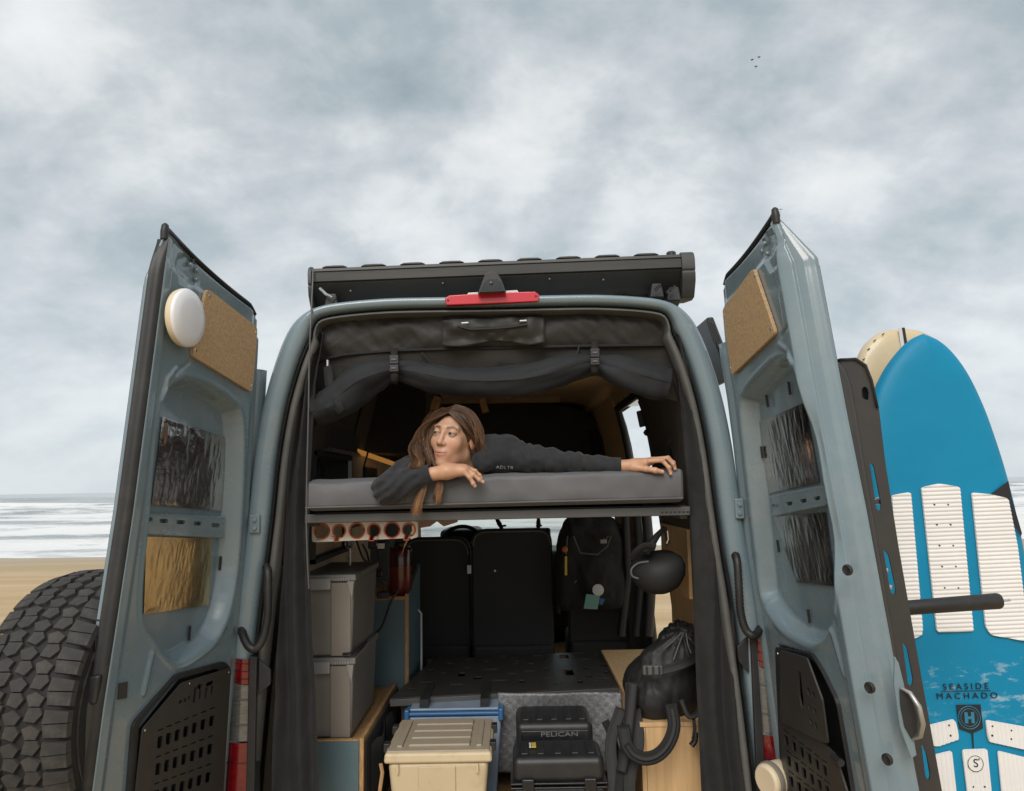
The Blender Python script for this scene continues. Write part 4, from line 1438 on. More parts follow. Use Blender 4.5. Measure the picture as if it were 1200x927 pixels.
def spare_wheel():
    R, wdt = 0.405, 0.285
    yaw = math.radians(-4)
    c = W(88, 846, -0.80)            # near tread point, right shoulder
    ctr = V((c.x - 0.135, -0.42, 1.445))
    rot = Matrix.Rotation(yaw, 4, 'Z')
    wh = thing('spare_wheel', 'big knobbly off-road spare wheel hung outside the left rear door', 'wheel', ctr - V((0, 0, R)))
    ax = rot @ V((1, 0, 0))
    hw = wdt / 2
    prof = [(0.20, -hw * 0.72), (0.24, -hw * 0.95), (0.30, -hw * 1.02), (0.35, -hw * 0.98), (R - 0.022, -hw * 0.86), (R - 0.013, -hw * 0.7), (R - 0.011, 0), (R - 0.013, hw * 0.7),
            (R - 0.022, hw * 0.86), (0.35, hw * 0.98), (0.30, hw * 1.02), (0.24, hw * 0.95), (0.20, hw * 0.72)]
    MB().lathe(ctr, ax, prof, 72).build('tyre', 'tyre_dark', wh, ang=0.9)
    MB().lathe(ctr, ax, [(0.05, -0.08), (0.19, -0.09), (0.205, -0.11), (0.205, 0.10), (0.18, 0.06), (0.06, 0.03), (0.0, 0.03)], 40).build('rim', 'black_powder', wh)
    for k, r_ in enumerate((0.268, 0.33)):
        MB().tube([ctr + ax * hw * (1.01 if k == 0 else 1.0) + (rot @ V((0, math.cos(a), math.sin(a))) * r_) for a in np.linspace(0, 2 * math.pi, 61)], 0.004, 6).build('sidewall_ring', 'tyre', wh)
    # tread blocks: a few shapes, turned round the axle
    NB = 30
    pit = 2 * math.pi * R / NB

    def block(poly, h0, h1, wear):
        """poly in (across, along) metres, curved onto the tyre"""
        n = len(poly)
        cx_ = sum(p[0] for p in poly) / n
        cy_ = sum(p[1] for p in poly) / n
        vs = []
        for lev, sc in ((h0, 1.05), (h1 - 0.0012, 1.0), (h1, 0.975)):
            for x, y in poly:
                xx, yy = cx_ + (x - cx_) * sc, cy_ + (y - cy_) * sc
                crown = -0.018 * (abs(xx) / hw) ** 3.6
                rr = R + lev + crown
                an = yy / R
                vs.append((xx, -math.cos(an) * rr, math.sin(an) * rr))
        fs = [tuple(range(2 * n, 3 * n))]
        for l in (0, 1):
            for i in range(n):
                j = (i + 1) % n
                fs.append((l * n + i, l * n + j, (l + 1) * n + j, (l + 1) * n + i))
        return vs, fs

    p = pit
    g = 0.0055
    shapes = [
        ([(-.146, -.40 * p), (-.090, -.46 * p), (-.084, -.10 * p), (-.092, .34 * p), (-.146, .42 * p)], 0.0),
        ([(-.083, -.40 * p), (-.062, -.58 * p), (-.040, -.50 * p), (-.030, -.16 * p), (-.042, .04 * p), (-.034, .26 * p), (-.056, .38 * p), (-.084, .24 * p), (-.074, -.06 * p)], 0.12),
        ([(-.022, -.48 * p), (.010, -.60 * p), (.026, -.34 * p), (.012, -.10 * p), (.026, .14 * p), (.004, .36 * p), (-.028, .22 * p), (-.014, -.12 * p)], 0.52),
        ([(.034, -.50 * p), (.066, -.56 * p), (.085, -.30 * p), (.074, -.04 * p), (.084, .20 * p), (.056, .38 * p), (.032, .26 * p), (.044, -.10 * p)], 0.05),
        ([(.092, -.42 * p), (.148, -.46 * p), (.148, .36 * p), (.090, .44 * p), (.086, .05 * p)], 0.45),
    ]
    for si, (poly, ph) in enumerate(shapes):
        # a zig-zag sipe splits each block
        vs, fs = [], []
        cy_ = sum(p_[1] for p_ in poly) / len(poly)
        x_lo, x_hi = min(p_[0] for p_ in poly), max(p_[0] for p_ in poly)
        for part_ in (-1, 1):
            half = []
            m_ = len(poly)
            for i in range(m_):
                a_, b_ = poly[i], poly[(i + 1) % m_]
                ya, yb = (a_[1] - cy_) * part_ - 0.0014, (b_[1] - cy_) * part_ - 0.0014
                if ya >= 0:
                    half.append(a_)
                if (ya >= 0) != (yb >= 0):
                    f_ = ya / (ya - yb)
                    half.append((a_[0] + (b_[0] - a_[0]) * f_, a_[1] + (b_[1] - a_[1]) * f_))
            v1, f1 = block(half, -0.018, 0.0, 0)
            fs += [tuple(i + len(vs) for i in f_) for f_ in f1]
            vs += v1
        me = bpy.data.meshes.new('tread_block')
        me.from_pydata(vs, [], fs)
        me.materials.append(MATS['tyre'])
        me.shade_smooth()
        me.set_sharp_from_angle(angle=0.5)
        # sipes: thin grooves as separate slits are too fine, kept in the material
        for k in range(NB):
            an = (k + ph) * 2 * math.pi / NB
            o = bpy.data.objects.new('tread_block', me)
            COL.objects.link(o)
            o.parent = wh
            o.matrix_local = Matrix.Translation(ctr - WL[wh.name]) @ rot @ Matrix.Rotation(-an, 4, 'X')
    # carrier arm between wheel and door
    q0 = ctr + ax * 0.03
    dk = DL.P(*DL.uv(98, 800, -0.06), -0.06)
    carrier = MB().tube([q0, q0 + ax * 0.125], 0.06, 14).build('wheel_carrier', 'black_powder', None,
                        label='black steel carrier arm joining the spare wheel to the left door', cat='carrier', bevel=0.006)
    arm = [W(106, 806, -0.70), W(103, 830, -0.70), W(98, 880, -0.70), W(92, 960, -0.70), W(86, 1040, -0.70)]
    MB().tube(arm, [0.016, 0.026, 0.028, 0.028, 0.028], 12).build('carrier_tube', 'black_powder', carrier)
    a = W(100, 806, -0.72)
    MB().hexa([a + V((-.03, 0, -.05)), a + V((.03, 0, -.05)), a + V((.04, 0, .035)), a + V((-.02, 0, .03)),
               a + V((-.03, .1, -.05)), a + V((.03, .1, -.05)), a + V((.04, .1, .035)), a + V((-.02, .1, .03))]).build('carrier_bracket', 'black_plastic', carrier, bevel=0.01)
    MB().lathe(a + V((-.01, -.01, 0)), (0, -1, 0), [(0.016, 0), (0.016, 0.012), (0, 0.013)], 8).build('carrier_bolt', 'black_gloss', carrier)


spare_wheel()


def surf_rack():
    rk = thing('surfboard_rack', 'black steel rack with slotted rail bolted outside the right door', 'rack', W(1060, 927, -0.55))
    # round tube hoop and slotted plate beside it, both leaning with the door
    tp = [(960, 432), (972, 424), (984, 423), (995, 432), (1003, 455), (1012, 510), (1025, 590), (1037, 660), (1052, 750), (1066, 830), (1083, 927), (1100, 1020)]
    yt = -0.62
    tube = [W(px - 15, py + 5, yt) for px, py in tp]
    tube = tube[2:]
    MB().tube([V(p) for p in catmull([tuple(p) for p in tube], 60)], 0.027, 14).build('hoop_tube', 'black_powder', rk, ang=1.5)
    # plate with slots
    y = -0.60
    O = W(1000, 430, y)
    bx_ = W(1100, 927, y)
    ey = (O - bx_).normalized()
    ex = V((0, 1, 0)).cross(ey) * -1
    if ex.x < 0:
        ex = -ex

    def q(px, py):
        p = W(px, py, y) - O
        return (p.dot(ex), p.dot(ey))
    outer = [(984, 421), (1003, 420), (1015, 428), (1022, 446), (1029, 478), (1037, 545), (1052, 640), (1066, 720), (1080, 800), (1099, 905), (1118, 1010), (1086, 1010), (1075, 927), (1056, 815), (1040, 720), (1025, 625), (1010, 540), (998, 470), (988, 440)]
    holes = [[(1009, 455), (1014, 452), (1018, 458), (1018, 470), (1010, 467)],
             [(1018.5, 541), (1023.5, 545), (1032.5, 592), (1031.5, 599), (1026.5, 597)],
             [(1034.5, 643), (1041, 650), (1049.5, 690), (1048, 698), (1043, 694)],
             [(1057, 752), (1062.5, 758), (1070, 797), (1068, 804), (1063.5, 802)],
             [(1079, 870), (1084, 878), (1090, 905), (1088.5, 915), (1084, 910)]]
    hp = [round_poly([q(*h) for h in hh], 0.008, 2) for hh in holes]
    vs, fs = curve_mesh([q(*p) for p in outer], hp, 0.006, 0.001)
    nrm = ex.cross(ey)
    build('slotted_plate', [O + ex * v.x + ey * v.y + nrm * v.z for v in vs], fs, 'black_powder', rk, ang=0.5)
    # side web of the plate: gives the rail depth
    edge = [(1022, 446), (1029, 478), (1037, 545), (1052, 640), (1066, 720), (1080, 800), (1099, 905), (1118, 1010)]
    MB().grid([[W(px, py, y) + V((0, k, 0)) for px, py in edge] for k in (0.0, 0.05)]).build('rail_web', 'black_powder', rk, solid=0.005)
    sl = [(984, 421), (1003, 420), (1015, 428), (1022, 446), (1029, 478)]
    MB().grid([[W(px, py, y - 0.012) + V((0, k, 0)) for px, py in sl] for k in (0.0, 0.14)]).build('top_cap', 'black_plastic', rk, solid=0.006)
    for px, py in ((979, 455), (985, 473), (1031, 588)):
        MB().lathe(W(px, py, -0.585), (0.3, -1, 0), [(0.009, -0.02), (0.009, 0.006), (0.0, 0.007)], 8).build('bolt', 'metal', rk)
    for px, py in ((1031.5, 585), (1039, 668), (1044, 688), (1088, 880), (1080, 862)):
        MB().lathe(W(px, py, -0.59), (0, -1, 0), [(0.006, -0.02), (0.006, 0.004), (0.0, 0.005)], 8).build('bolt', 'metal', rk)
    # padded arm
    a, b = W(1066, 712, -0.56), W(1173, 704, -0.56)
    d = (b - a).normalized()
    arm = MB().tube([a - d * 0.04, a, b - d * 0.012, b - d * 0.004, b], [0.0225, 0.0225, 0.0245, 0.022, 0.012], 16).build('padded_arm', 'rubber', rk)
    MB().tube([b - d * 0.01, b + d * 0.028], 0.004, 8).build('arm_pin', 'metal', arm)
    for pz in (1040,):
        a2, b2 = W(1100, 1060, -0.56), W(1240, 1050, -0.56)
        MB().tube([a2, b2], 0.0235, 14).build('padded_arm', 'rubber', rk)
    # stand-offs to the door
    for px, py in ((1000, 520), (1040, 745), (1065, 900)):
        p = W(px, py, -0.60)
        MB().tube([p, p - V((0.10, -0.02, 0))], 0.014, 8).build('stand_off', 'black_powder', rk)


surf_rack()


def board(outline_px, y, thick, name, m, label, axis_px, lean=0.0):
    """outline traced at distance y, domed deck and rolled rail, real thickness behind"""
    base = W(*axis_px[1], y)
    tip = W(*axis_px[0], y)
    th = thing(name, label, 'surfboard', base)
    pts = [W(px, py, y) for px, py in outline_px]
    P2 = catmull([(p.x, p.z) for p in pts] + [(pts[0].x, pts[0].z)], 160)[:-1]
    cx_ = np.mean([p[0] for p in P2])
    # centre spine
    a0, a1 = np.array([tip.x, tip.z]), np.array([base.x, base.z])
    ax = (a1 - a0) / np.linalg.norm(a1 - a0)

    def ringv(inset, dy):
        out = []
        for p in P2:
            p = np.array(p)
            t = np.clip((p - a0) @ ax, 0.10, None)
            c = a0 + ax * t
            d = c - p
            L = np.linalg.norm(d)
            out.append(V((*(p + d / max(L, 1e-6) * min(inset, L * 0.98)), 0)))
        return [V((v.x, y + dy, v.y)) for v in out]
    levels = [(0.10, 0.0), (0.06, 0.002), (0.03, 0.006), (0.012, 0.014), (0.002, 0.026), (0.0, 0.040), (0.004, 0.056), (0.02, thick - 0.012), (0.05, thick - 0.003), (0.12, thick)]
    mb = MB()
    n = len(P2)
    for ins, dy in levels:
        mb.v += ringv(ins, dy)
    for l in range(len(levels) - 1):
        for i in range(n):
            j = (i + 1) % n
            mb.f.append((l * n + i, l * n + j, (l + 1) * n + j, (l + 1) * n + i))
    for l in (0, len(levels) - 1):
        ring_ = [mb.v[l * n + i] for i in range(n)]
        k0 = len(mb.v)
        for i in range(n):
            p = ring_[i]
            q_ = np.array([p.x, p.z])
            t = np.clip((q_ - a0) @ ax, 0.10, None)
            c = a0 + ax * t
            mb.v.append(V((c[0], p.y, c[1])))
        for i in range(n):
            j = (i + 1) % n
            f = (l * n + i, k0 + i, k0 + j, l * n + j)
            mb.f.append(f if l == 0 else f[::-1])
    return th, mb


def boards():
    yb = -0.26
    out = [(1087, 389), (1105, 397), (1122, 412), (1140, 437), (1158, 474), (1172, 512), (1184, 550), (1196, 596), (1207, 650), (1216, 720), (1221, 800), (1222, 900), (1216, 1000), (1205, 1060),
           (1150, 1085), (1095, 1070), (1070, 1000), (1052, 900), (1038, 800), (1028, 720), (1022, 640), (1018, 570), (1018, 520), (1026, 470), (1040, 436), (1058, 410), (1073, 396)]
    bb, mb = board(out, yb, 0.085, 'surfboard', 'board_blue', 'blue surfboard with white ribbed traction pads on its deck', [(1087, 389), (1156, 1075)])
    mb.build('board_body', 'board_blue', bb, ang=1.2)
    yd = yb - 0.003
    ax0, ax1 = W(1087, 389, yd), W(1149, 970, yd)
    ey = (ax0 - ax1).normalized()
    ex = V((ey.z, 0, -ey.x))
    O = W(1120, 700, yd)

    def q(px, py):
        p = W(px, py, yd) - O
        return (p.dot(ex), p.dot(ey))

    def pad(pts, vert=False, step=0.0138, r=0.01):
        poly = round_poly([q(*p) for p in pts], r, 3)
        # ribbed sheet: cut the outline into strips with a rounded crown each
        P = np.array(poly)
        ii, jj = (1, 0) if not vert else (0, 1)
        lo, hi = P[:, ii].min(), P[:, ii].max()
        rows = []
        s = lo
        ticks = []
        n = max(2, int((hi - lo) / step))
        for k in range(n):
            a = lo + (hi - lo) * k / n
            b = lo + (hi - lo) * (k + 1) / n
            for f, hgt in ((0.02, 0.0030), (0.22, 0.0062), (0.5, 0.0068), (0.78, 0.0062), (0.98, 0.0030)):
                ticks.append((a + (b - a) * f, hgt))
        mbp = MB()
        grid = []
        for t, hgt in ticks:
            xs = []
            m_ = len(P)
            for i in range(m_):
                a, b = P[i], P[(i + 1) % m_]
                if (a[ii] > t) != (b[ii] > t):
                    f = (t - a[ii]) / (b[ii] - a[ii])
                    xs.append(a[jj] + (b[jj] - a[jj]) * f)
            if len(xs) < 2:
                continue
            x0, x1 = min(xs), max(xs)
            row = []
            for x, hh in ((x0, 0.0), (x0 + 0.0015, hgt), ((x0 + x1) / 2, hgt), (x1 - 0.0015, hgt), (x1, 0.0)):
                u_, v_ = (x, t) if not vert else (t, x)
                row.append(O + ex * u_ + ey * v_ + V((0, -hh - 0.0005, 0)))
            grid.append(row)
        first = [V((p.x, yd, p.z)) for p in grid[0]]
        last = [V((p.x, yd, p.z)) for p in grid[-1]]
        mbp.grid([first] + grid + [last])
        return mbp.build('traction_pad', 'pad_white', bb, ang=0.9)

    pads = [pad([(1044, 580), (1067, 576.5), (1081, 735), (1080, 745), (1056, 752)]),
            pad([(1078.5, 571), (1100, 566.5), (1124.5, 570.5), (1129, 620), (1140.5, 740), (1097, 741)]),
            pad([(1137.5, 577), (1160, 579), (1181, 584), (1192, 640), (1206, 752), (1160, 744), (1154, 735)]),
            pad([(1085, 850), (1118, 842), (1124, 866), (1098, 875), (1090, 873)], True),
            pad([(1154, 843), (1205, 852), (1207, 880), (1157, 869)], True),
            pad([(1094, 884), (1115, 879), (1124, 960), (1108, 960)], True),
            pad([(1126.5, 878), (1156.5, 877), (1164, 960), (1136, 960)], True),
            pad([(1168, 879), (1204, 888), (1206, 960), (1176, 960)], True)]
    for p_, pts in ((pads[1], [(1095, 591.5), (1111, 591.5), (1098, 615), (1114, 615), (1101, 639.5), (1117, 639.5), (1104, 664), (1120, 664), (1107, 689), (1123, 689)]),
                    (pads[3], [(1112, 850), (1114, 862)]), (pads[4], [(1163, 851), (1163, 862), (1185, 856), (1185, 866)]), (pads[6], [(1140.5, 922), (1154, 922)])):
        for px, py in pts:
            MB().lathe(W(px, py, yd - 0.0062), (0, -1, 0), [(0.0032, -0.003), (0.0032, 0.0012), (0, 0.0014)], 8).build('pad_hole', 'print_black', p_)
    # printed marks
    e2 = (W(1160, 803, yd) - W(1104, 804, yd)).normalized()
    n2 = V((-e2.z, 0, e2.x))
    yo = V((0, -0.0015, 0))
    text('lettering', 'SEASIDE', 0.0275, W(1131.5, 804.5, yd) + yo, e2, n2, 'print_black', bb, spacing=1.5, sx=1.12)
    text('lettering', 'MACHADO', 0.0275, W(1133, 815.5, yd) + yo, e2, n2, 'print_black', bb, spacing=1.5, sx=1.15)
    a, b = W(1103, 810, yd), W(1161, 809.5, yd)
    MB().box((a.x, yd - 0.0016, a.z - 0.0008), (b.x, yd - 0.0004, a.z + 0.0008)).build('printed_line', 'print_black', bb)
    sh = [W(px, py, yd - 0.0008) for px, py in ((1120.5, 826), (1149, 825.5), (1152, 853.5), (1139, 859.5), (1124, 854))]
    shield = MB().prism(sh, (0, -0.001, 0)).build('shield_mark', 'print_black', bb, smooth=False)
    c = W(1136, 841, yd - 0.0022)
    MB().tube([c + V((math.cos(t), 0, math.sin(t))) * 0.037 for t in np.linspace(0, 2 * math.pi, 41)], 0.0014, 4).build('shield_ring', 'print_blue', shield)
    MB().tube([c + V((math.cos(t), 0, math.sin(t))) * 0.029 for t in np.linspace(0, 2 * math.pi, 41)], 0.0010, 4).build('shield_ring', 'print_blue', shield)
    for dx in (-1, 1):
        cc = c + e2 * (0.011 * dx)
        MB().box((cc.x - 0.0055, cc.y - 0.0012, cc.z - 0.018), (cc.x + 0.0055, cc.y, cc.z + 0.018)).build('letter_stroke', 'print_blue', shield)
    MB().box((c.x - 0.006, c.y - 0.0010, c.z - 0.0045), (c.x + 0.006, c.y, c.z + 0.0045)).build('letter_stroke', 'print_blue', shield)
    MB().prism([W(px, py, yd - 0.0008) for px, py in ((1138.6, 859), (1140.4, 859), (1141.4, 877), (1139.9, 877))], (0, -0.001, 0)).build('leash_line', 'print_black', bb)
    c = W(1143.3, 895, yd - 0.0085)
    lg = MB().lathe(c, (0, -1, 0), [(0.0265, -0.002), (0.0265, 0.0), (0.0, 0.0002)], 32).build('round_logo', 'pad_white', bb)
    MB().tube([c + V((math.cos(t) * 0.0255, -0.0004, math.sin(t) * 0.0255)) for t in np.linspace(0, 2 * math.pi, 41)], 0.0012, 4).build('logo_ring', 'print_black', lg)
    text('lettering', 'S', 0.038, c + V((0, -0.0012, 0.001)), e2, n2, 'print_black', lg)
    text('lettering', '°', 0.022, c + V((0.011, -0.0012, 0.008)), e2, n2, 'print_black', lg)
    # black flash by the right pad
    MB().prism([W(px, py, yd - 0.0006) for px, py in ((1161.5, 578.5), (1181.5, 563.5), (1186, 585), (1197.5, 625), (1196, 629), (1188, 612), (1183.5, 586.5), (1181, 583.5))], (0, -0.001, 0)).build('black_flash', 'print_black', bb, smooth=False)
    # cream board behind
    y2 = 0.0
    out = [(1063, 383), (1085, 387), (1106, 400), (1122, 420), (1135, 450), (1150, 500), (1165, 580), (1176, 680), (1184, 800), (1186, 950), (1180, 1050), (1140, 1075), (1090, 1050),
           (1060, 950), (1040, 800), (1022, 680), (1010, 560), (1004, 500), (1003, 460), (1008, 425), (1018, 402), (1038, 387)]
    cb, mb = board(out, y2, 0.08, 'surfboard', 'board_cream', 'cream longboard with a dark stringer standing behind the blue board', [(1063, 383), (1150, 1065)])
    mb.build('board_body', 'board_cream', cb, ang=1.2)
    MB().prism([W(px, py, y2 - 0.001) for px, py in ((1056.5, 384), (1060, 384), (1074, 470), (1070, 470))], (0, -0.002, 0)).build('stringer', 'print_black', cb)
    MB().prism([W(px, py, y2 - 0.0006) for px, py in ((1052.5, 384.5), (1056.5, 384), (1070, 470), (1064, 470))], (0, -0.002, 0)).build('stringer_edge', 'tag_white', cb)
    for px, py in ((1009, 433), (1012, 421), (1018, 409), (1025, 399), (1035, 391.5)):
        p = W(px, py, y2 + 0.006)
        MB().tube([p + V((-0.005, 0, -0.003)), p + V((0.005, 0, 0.003))], 0.0018, 6).build('rail_lace', 'print_black', cb)


boards()


def birds():
    for px, py, lab in ((881.5, 70, 'tiny dark bird in the sky, leftmost of the three'), (886, 78, 'tiny dark bird in the sky, lowest of the three'), (889.5, 67, 'tiny dark bird in the sky, highest of the three')):
        c = W(px, py, 60)
        t = 0.5
        MB().add([c + V((-0.19, 0, 0.05)), c + V((-0.06, -0.05, 0.02)), c + V((0, -0.18, 0)), c + V((0.06, -0.05, 0.02)), c + V((0.19, 0, 0.06)), c + V((0.05, 0.06, 0.0)), c + V((0, 0.2, -0.02)), c + V((-0.05, 0.06, 0.0)), c + V((0, 0, -0.06)), c + V((0, 0, 0.05))],
                 [(0, 1, 9), (1, 2, 9), (2, 3, 9), (3, 4, 9), (4, 5, 9), (5, 6, 9), (6, 7, 9), (7, 0, 9), (1, 0, 8), (2, 1, 8), (3, 2, 8), (4, 3, 8), (5, 4, 8), (6, 5, 8), (7, 6, 8), (0, 7, 8)]).build(
            'sea_bird', 'print_black', None, label=lab, cat='bird', group='birds in the sky')


birds()

# ================================================================== INTERIOR FITTINGS
def fabric_grid(left, right, y, nu, nv, fold, seed, freq=9.0, wob=0.006):
    """hanging cloth between two pixel polylines (top to bottom) at distance y, with soft folds"""
    L = lin(left, nv)
    R = lin(right, nv)
    rows = []
    for i in range(nv):
        r = []
        for j in range(nu):
            s = j / (nu - 1)
            px, py = L[i] * (1 - s) + R[i] * s
            p = W(px, py, y)
            ph = float(vnoise(p.z * 1.6, s * 2.0, 0.3, seed)) * 2.0
            d = fold * math.sin(s * freq + ph * 1.8) + wob * float(vnoise(p.x * 22, p.z * 9, 1.7, seed + 1)) + 0.5 * wob * float(vnoise(p.x * 60, p.z * 40, 0.7, seed + 2))
            r.append(p + V((0, d, 0)))
        rows.append(r)
    return rows


def curtains():
    rows = fabric_grid([(371, 385), (352, 450), (338, 560), (332, 640), (326, 760), (318, 960)], [(380, 390), (371, 450), (364, 560), (362, 640), (366, 760), (377, 960)], 0.045, 26, 150, 0.020, 101, 10)
    MB().grid(rows).build('door_curtain', 'fabric_black', None, ang=2.5, solid=0.003, label='black curtain gathered down the left side of the rear opening', cat='curtain')
    rows = fabric_grid([(790, 385), (796, 450), (806, 560), (811, 640), (816, 760), (824, 960)], [(800, 390), (826, 450), (846, 560), (852, 640), (861, 760), (874, 960)], 0.045, 26, 150, 0.020, 131, 10)
    MB().grid(rows).build('door_curtain', 'fabric_black', None, ang=2.5, solid=0.003, label='black curtain gathered down the right side of the rear opening', cat='curtain')


curtains()


def header():
    hd = thing('insulated_header', 'dark quilted fabric panel across the top of the rear opening with a pouch', 'fabric panel', W(585, 412, 0.08))
    # upper padded band
    nu, nv = 220, 38
    top = lin([(370, 398), (376, 384), (392, 376), (440, 370), (520, 366), (585, 365), (660, 364), (730, 366), (765, 369), (785, 376), (795, 388)], nu)
    bot = lin([(368, 424), (400, 416), (460, 411), (520, 409), (585, 408), (660, 406), (730, 405), (797, 404)], nu)
    rows = []
    for i in range(nv):
        t = i / (nv - 1)
        r = []
        for j in range(nu):
            px, py = top[j] * (1 - t) + bot[j] * t
            p = W(px, py, 0.09 + 0.02 * t)
            d = -0.018 * math.sin(math.pi * t) + 0.012 * float(vnoise(p.x * 9, p.z * 16, 0.2, 201)) + 0.006 * float(vnoise(p.x * 30 + p.z * 20, p.z * 18, 0.2, 202)) + 0.0018 * abs(float(vnoise(p.x * 34 - p.z * 46, p.z * 9, 0.6, 203))) * (0.4 + abs(p.x) * 1.6)
            r.append(p + V((0, d, 0)))
        rows.append(r)
    MB().grid(rows).build('padded_band', 'fabric_header', hd, ang=2.5)
    MB().tube([W(px, py, 0.105) for px, py in bot[::9]], 0.007, 6).build('seam_tape', 'fabric_black', hd)
    # lower mesh band behind the roll
    bot2 = lin([(366, 500), (400, 478), (462, 446), (520, 455), (585, 462), (650, 455), (697, 440), (740, 452), (797, 472)], nu)
    rows = []
    for i in range(14):
        t = i / 13
        r = []
        for j in range(nu):
            px, py = bot[j] * (1 - t) + bot2[j] * t
            p = W(px, py, 0.11 + 0.05 * t)
            r.append(p + V((0, 0.010 * float(vnoise(p.x * 7, p.z * 10, 0.9, 211)), 0)))
        rows.append(r)
    MB().grid(rows).build('mesh_band', 'mesh_brown', hd, ang=2.5)
    # pouch with two grab handles
    rows = []
    for i in range(16):
        t = i / 15
        r = []
        for j in range(50):
            s = j / 49
            px = 518 + 120 * s
            py = (376 - 4 * s) + 28 * t + (3 * math.sin(s * 9) * (t > 0.9))
            p = W(px, py, 0.060)
            e = min(s, 1 - s) * 8
            d = -0.022 * min(1, e) * math.sin(math.pi * min(1, t + 0.15)) + 0.012 * float(vnoise(p.x * 26, p.z * 30, 0.1, 221))
            r.append(p + V((0, d, 0)))
        rows.append(r)
    MB().grid(rows).build('pouch', 'fabric_header', hd, ang=2.5, solid=0.003)
    MB().tube([W(px, py, 0.028) for px, py in ((536, 382), (552, 386), (578, 385), (600, 383), (618, 380))], 0.0065, 6).build('grab_handle', 'webbing', hd)
    for px, py in ((545, 378.5), (613, 376)):
        MB().tube([W(px - 4, py + 0.5, 0.03), W(px + 4, py, 0.03)], 0.005, 8).build('handle_clip', 'alu_trim', hd)
    for a, b in (((398, 428), (418, 435)), ((494, 413), (510, 430)), ((582, 424), (600, 426)), ((679, 404), (676, 418))):
        MB().tube([W(*a, 0.10), W(*b, 0.10)], 0.004, 5).build('loose_tape', 'webbing', hd)

    # rolled-up blind held by two buckled straps
    rb = thing('rolled_blind', 'rolled dark navy blind slung below the header by two buckled straps', 'blind', W(585, 465, 0.10))
    path = [(368, 484), (384, 476), (400, 466), (420, 452), (440, 442), (462, 435), (484, 437), (510, 443), (535, 447), (560, 448.5), (590, 448), (620, 445), (650, 438), (675, 430), (697, 426), (718, 432), (742, 440), (765, 447), (783, 451)]
    rad = [17, 19, 21, 22, 18.5, 11.5, 16, 18, 18.5, 18.5, 19, 19.5, 18.5, 14.5, 10, 16.5, 19.5, 20, 18]
    pp = catmull([(a, b, c) for (a, b), c in zip(path, rad)], 110)
    n0 = 24
    rows = []
    P3 = [W(a, b, 0.075) for a, b, c in pp]
    for i, (a, b, c) in enumerate(pp):
        r = []
        t = (P3[min(i + 1, 109)] - P3[max(i - 1, 0)]).normalized()
        u = V((0, -1, 0))
        w = t.cross(u).normalized()
        R = c / 295.0
        for k in range(n0 + 1):
            an = 2 * math.pi * k / n0
            dr = 1 + 0.20 * float(vnoise(i * 0.09, math.cos(an) * 1.6, math.sin(an) * 1.6, 231)) + 0.16 * float(vnoise(i * 0.07 + 2, math.cos(an + i * .012) * 3.4, math.sin(an + i * .012) * 3.4, 232)) + 0.05 * float(vnoise(i * 0.4 + an, math.cos(an) * 5, math.sin(an) * 5, 233))
            r.append(P3[i] + (u * math.cos(an) * 0.85 + w * math.sin(an)) * R * dr)
        rows.append(r)
    MB().grid(rows).build('rolled_cloth', 'fabric_navy', rb, ang=2.0)
    # folded flaps and stitched hems at the ends
    for i0, i1, m_ in ((0, 7, 'fabric_navy'), (99, 106, 'fabric_navy')):
        rows2 = [[p + (p - P3[i]) * 0.05 for p in rows[i]] for i in range(i0 + 2, i1 + 1)]
        MB().grid(rows2).build('hem_band', m_, rb, ang=2.0)
    e = [W(px, py, 0.03) for px, py in ((366, 484), (378, 496), (396, 488), (402, 470), (390, 460), (374, 470))]
    c0 = W(383, 478, 0.0)
    MB().add(e + [c0, W(372, 478, 0.03)], [(0, 1, 6), (1, 2, 6), (2, 3, 6), (3, 4, 6), (4, 5, 6), (5, 0, 6)]).build('folded_end', 'fabric_navy', rb, solid=0.004, ang=0.3)
    MB().grid([[W(379, 430, .06), W(388, 428, .06)], [W(381, 450, .05), W(391, 447, .045)], [W(388, 475, .02), W(400, 470, .015)], [W(396, 486, .012), W(404, 480, .012)]]).build('end_tape', 'fabric_black', rb, solid=0.003)
    for px, py in ((369, 431), (384, 428)):
        MB().tube([W(px, py - 6, 0.07), W(px, py + 5, 0.07)], 0.006, 6).build('zip_pull', 'alu_trim', rb)
    for px, y0, y1 in ((462, 408, 446), (697, 400, 436)):
        st = MB().grid([[W(px - 4, y0, 0.085), W(px + 4, y0, 0.085)], [W(px - 4, y0 + 10, 0.06), W(px + 4, y0 + 10, 0.06)], [W(px - 4.2, (y0 + y1) / 2 + 3, -0.005), W(px + 4.2, (y0 + y1) / 2 + 3, -0.005)],
                        [W(px - 4, y1, 0.0), W(px + 4, y1, 0.0)], [W(px - 4, y1 + 4, 0.05), W(px + 4, y1 + 4, 0.05)]]).build('strap', 'webbing', rb, solid=0.003)
        for k, (dy, h) in enumerate(((14, 5), (24, 4))):
            c = W(px, y0 + dy, -0.004 + 0.012 * (k == 0))
            w_ = 0.019
            MB().box((c.x - w_, c.y - 0.012, c.z - h / 300 * 1.1), (c.x + w_, c.y + 0.004, c.z + h / 300 * 1.1)).build('buckle', 'black_plastic', st, bevel=0.004)
            MB().box((c.x - w_ * .55, c.y - 0.016, c.z - 0.004), (c.x + w_ * .55, c.y - 0.011, c.z + 0.004)).build('buckle_tongue', 'seat_edge', st, bevel=0.002)


header()


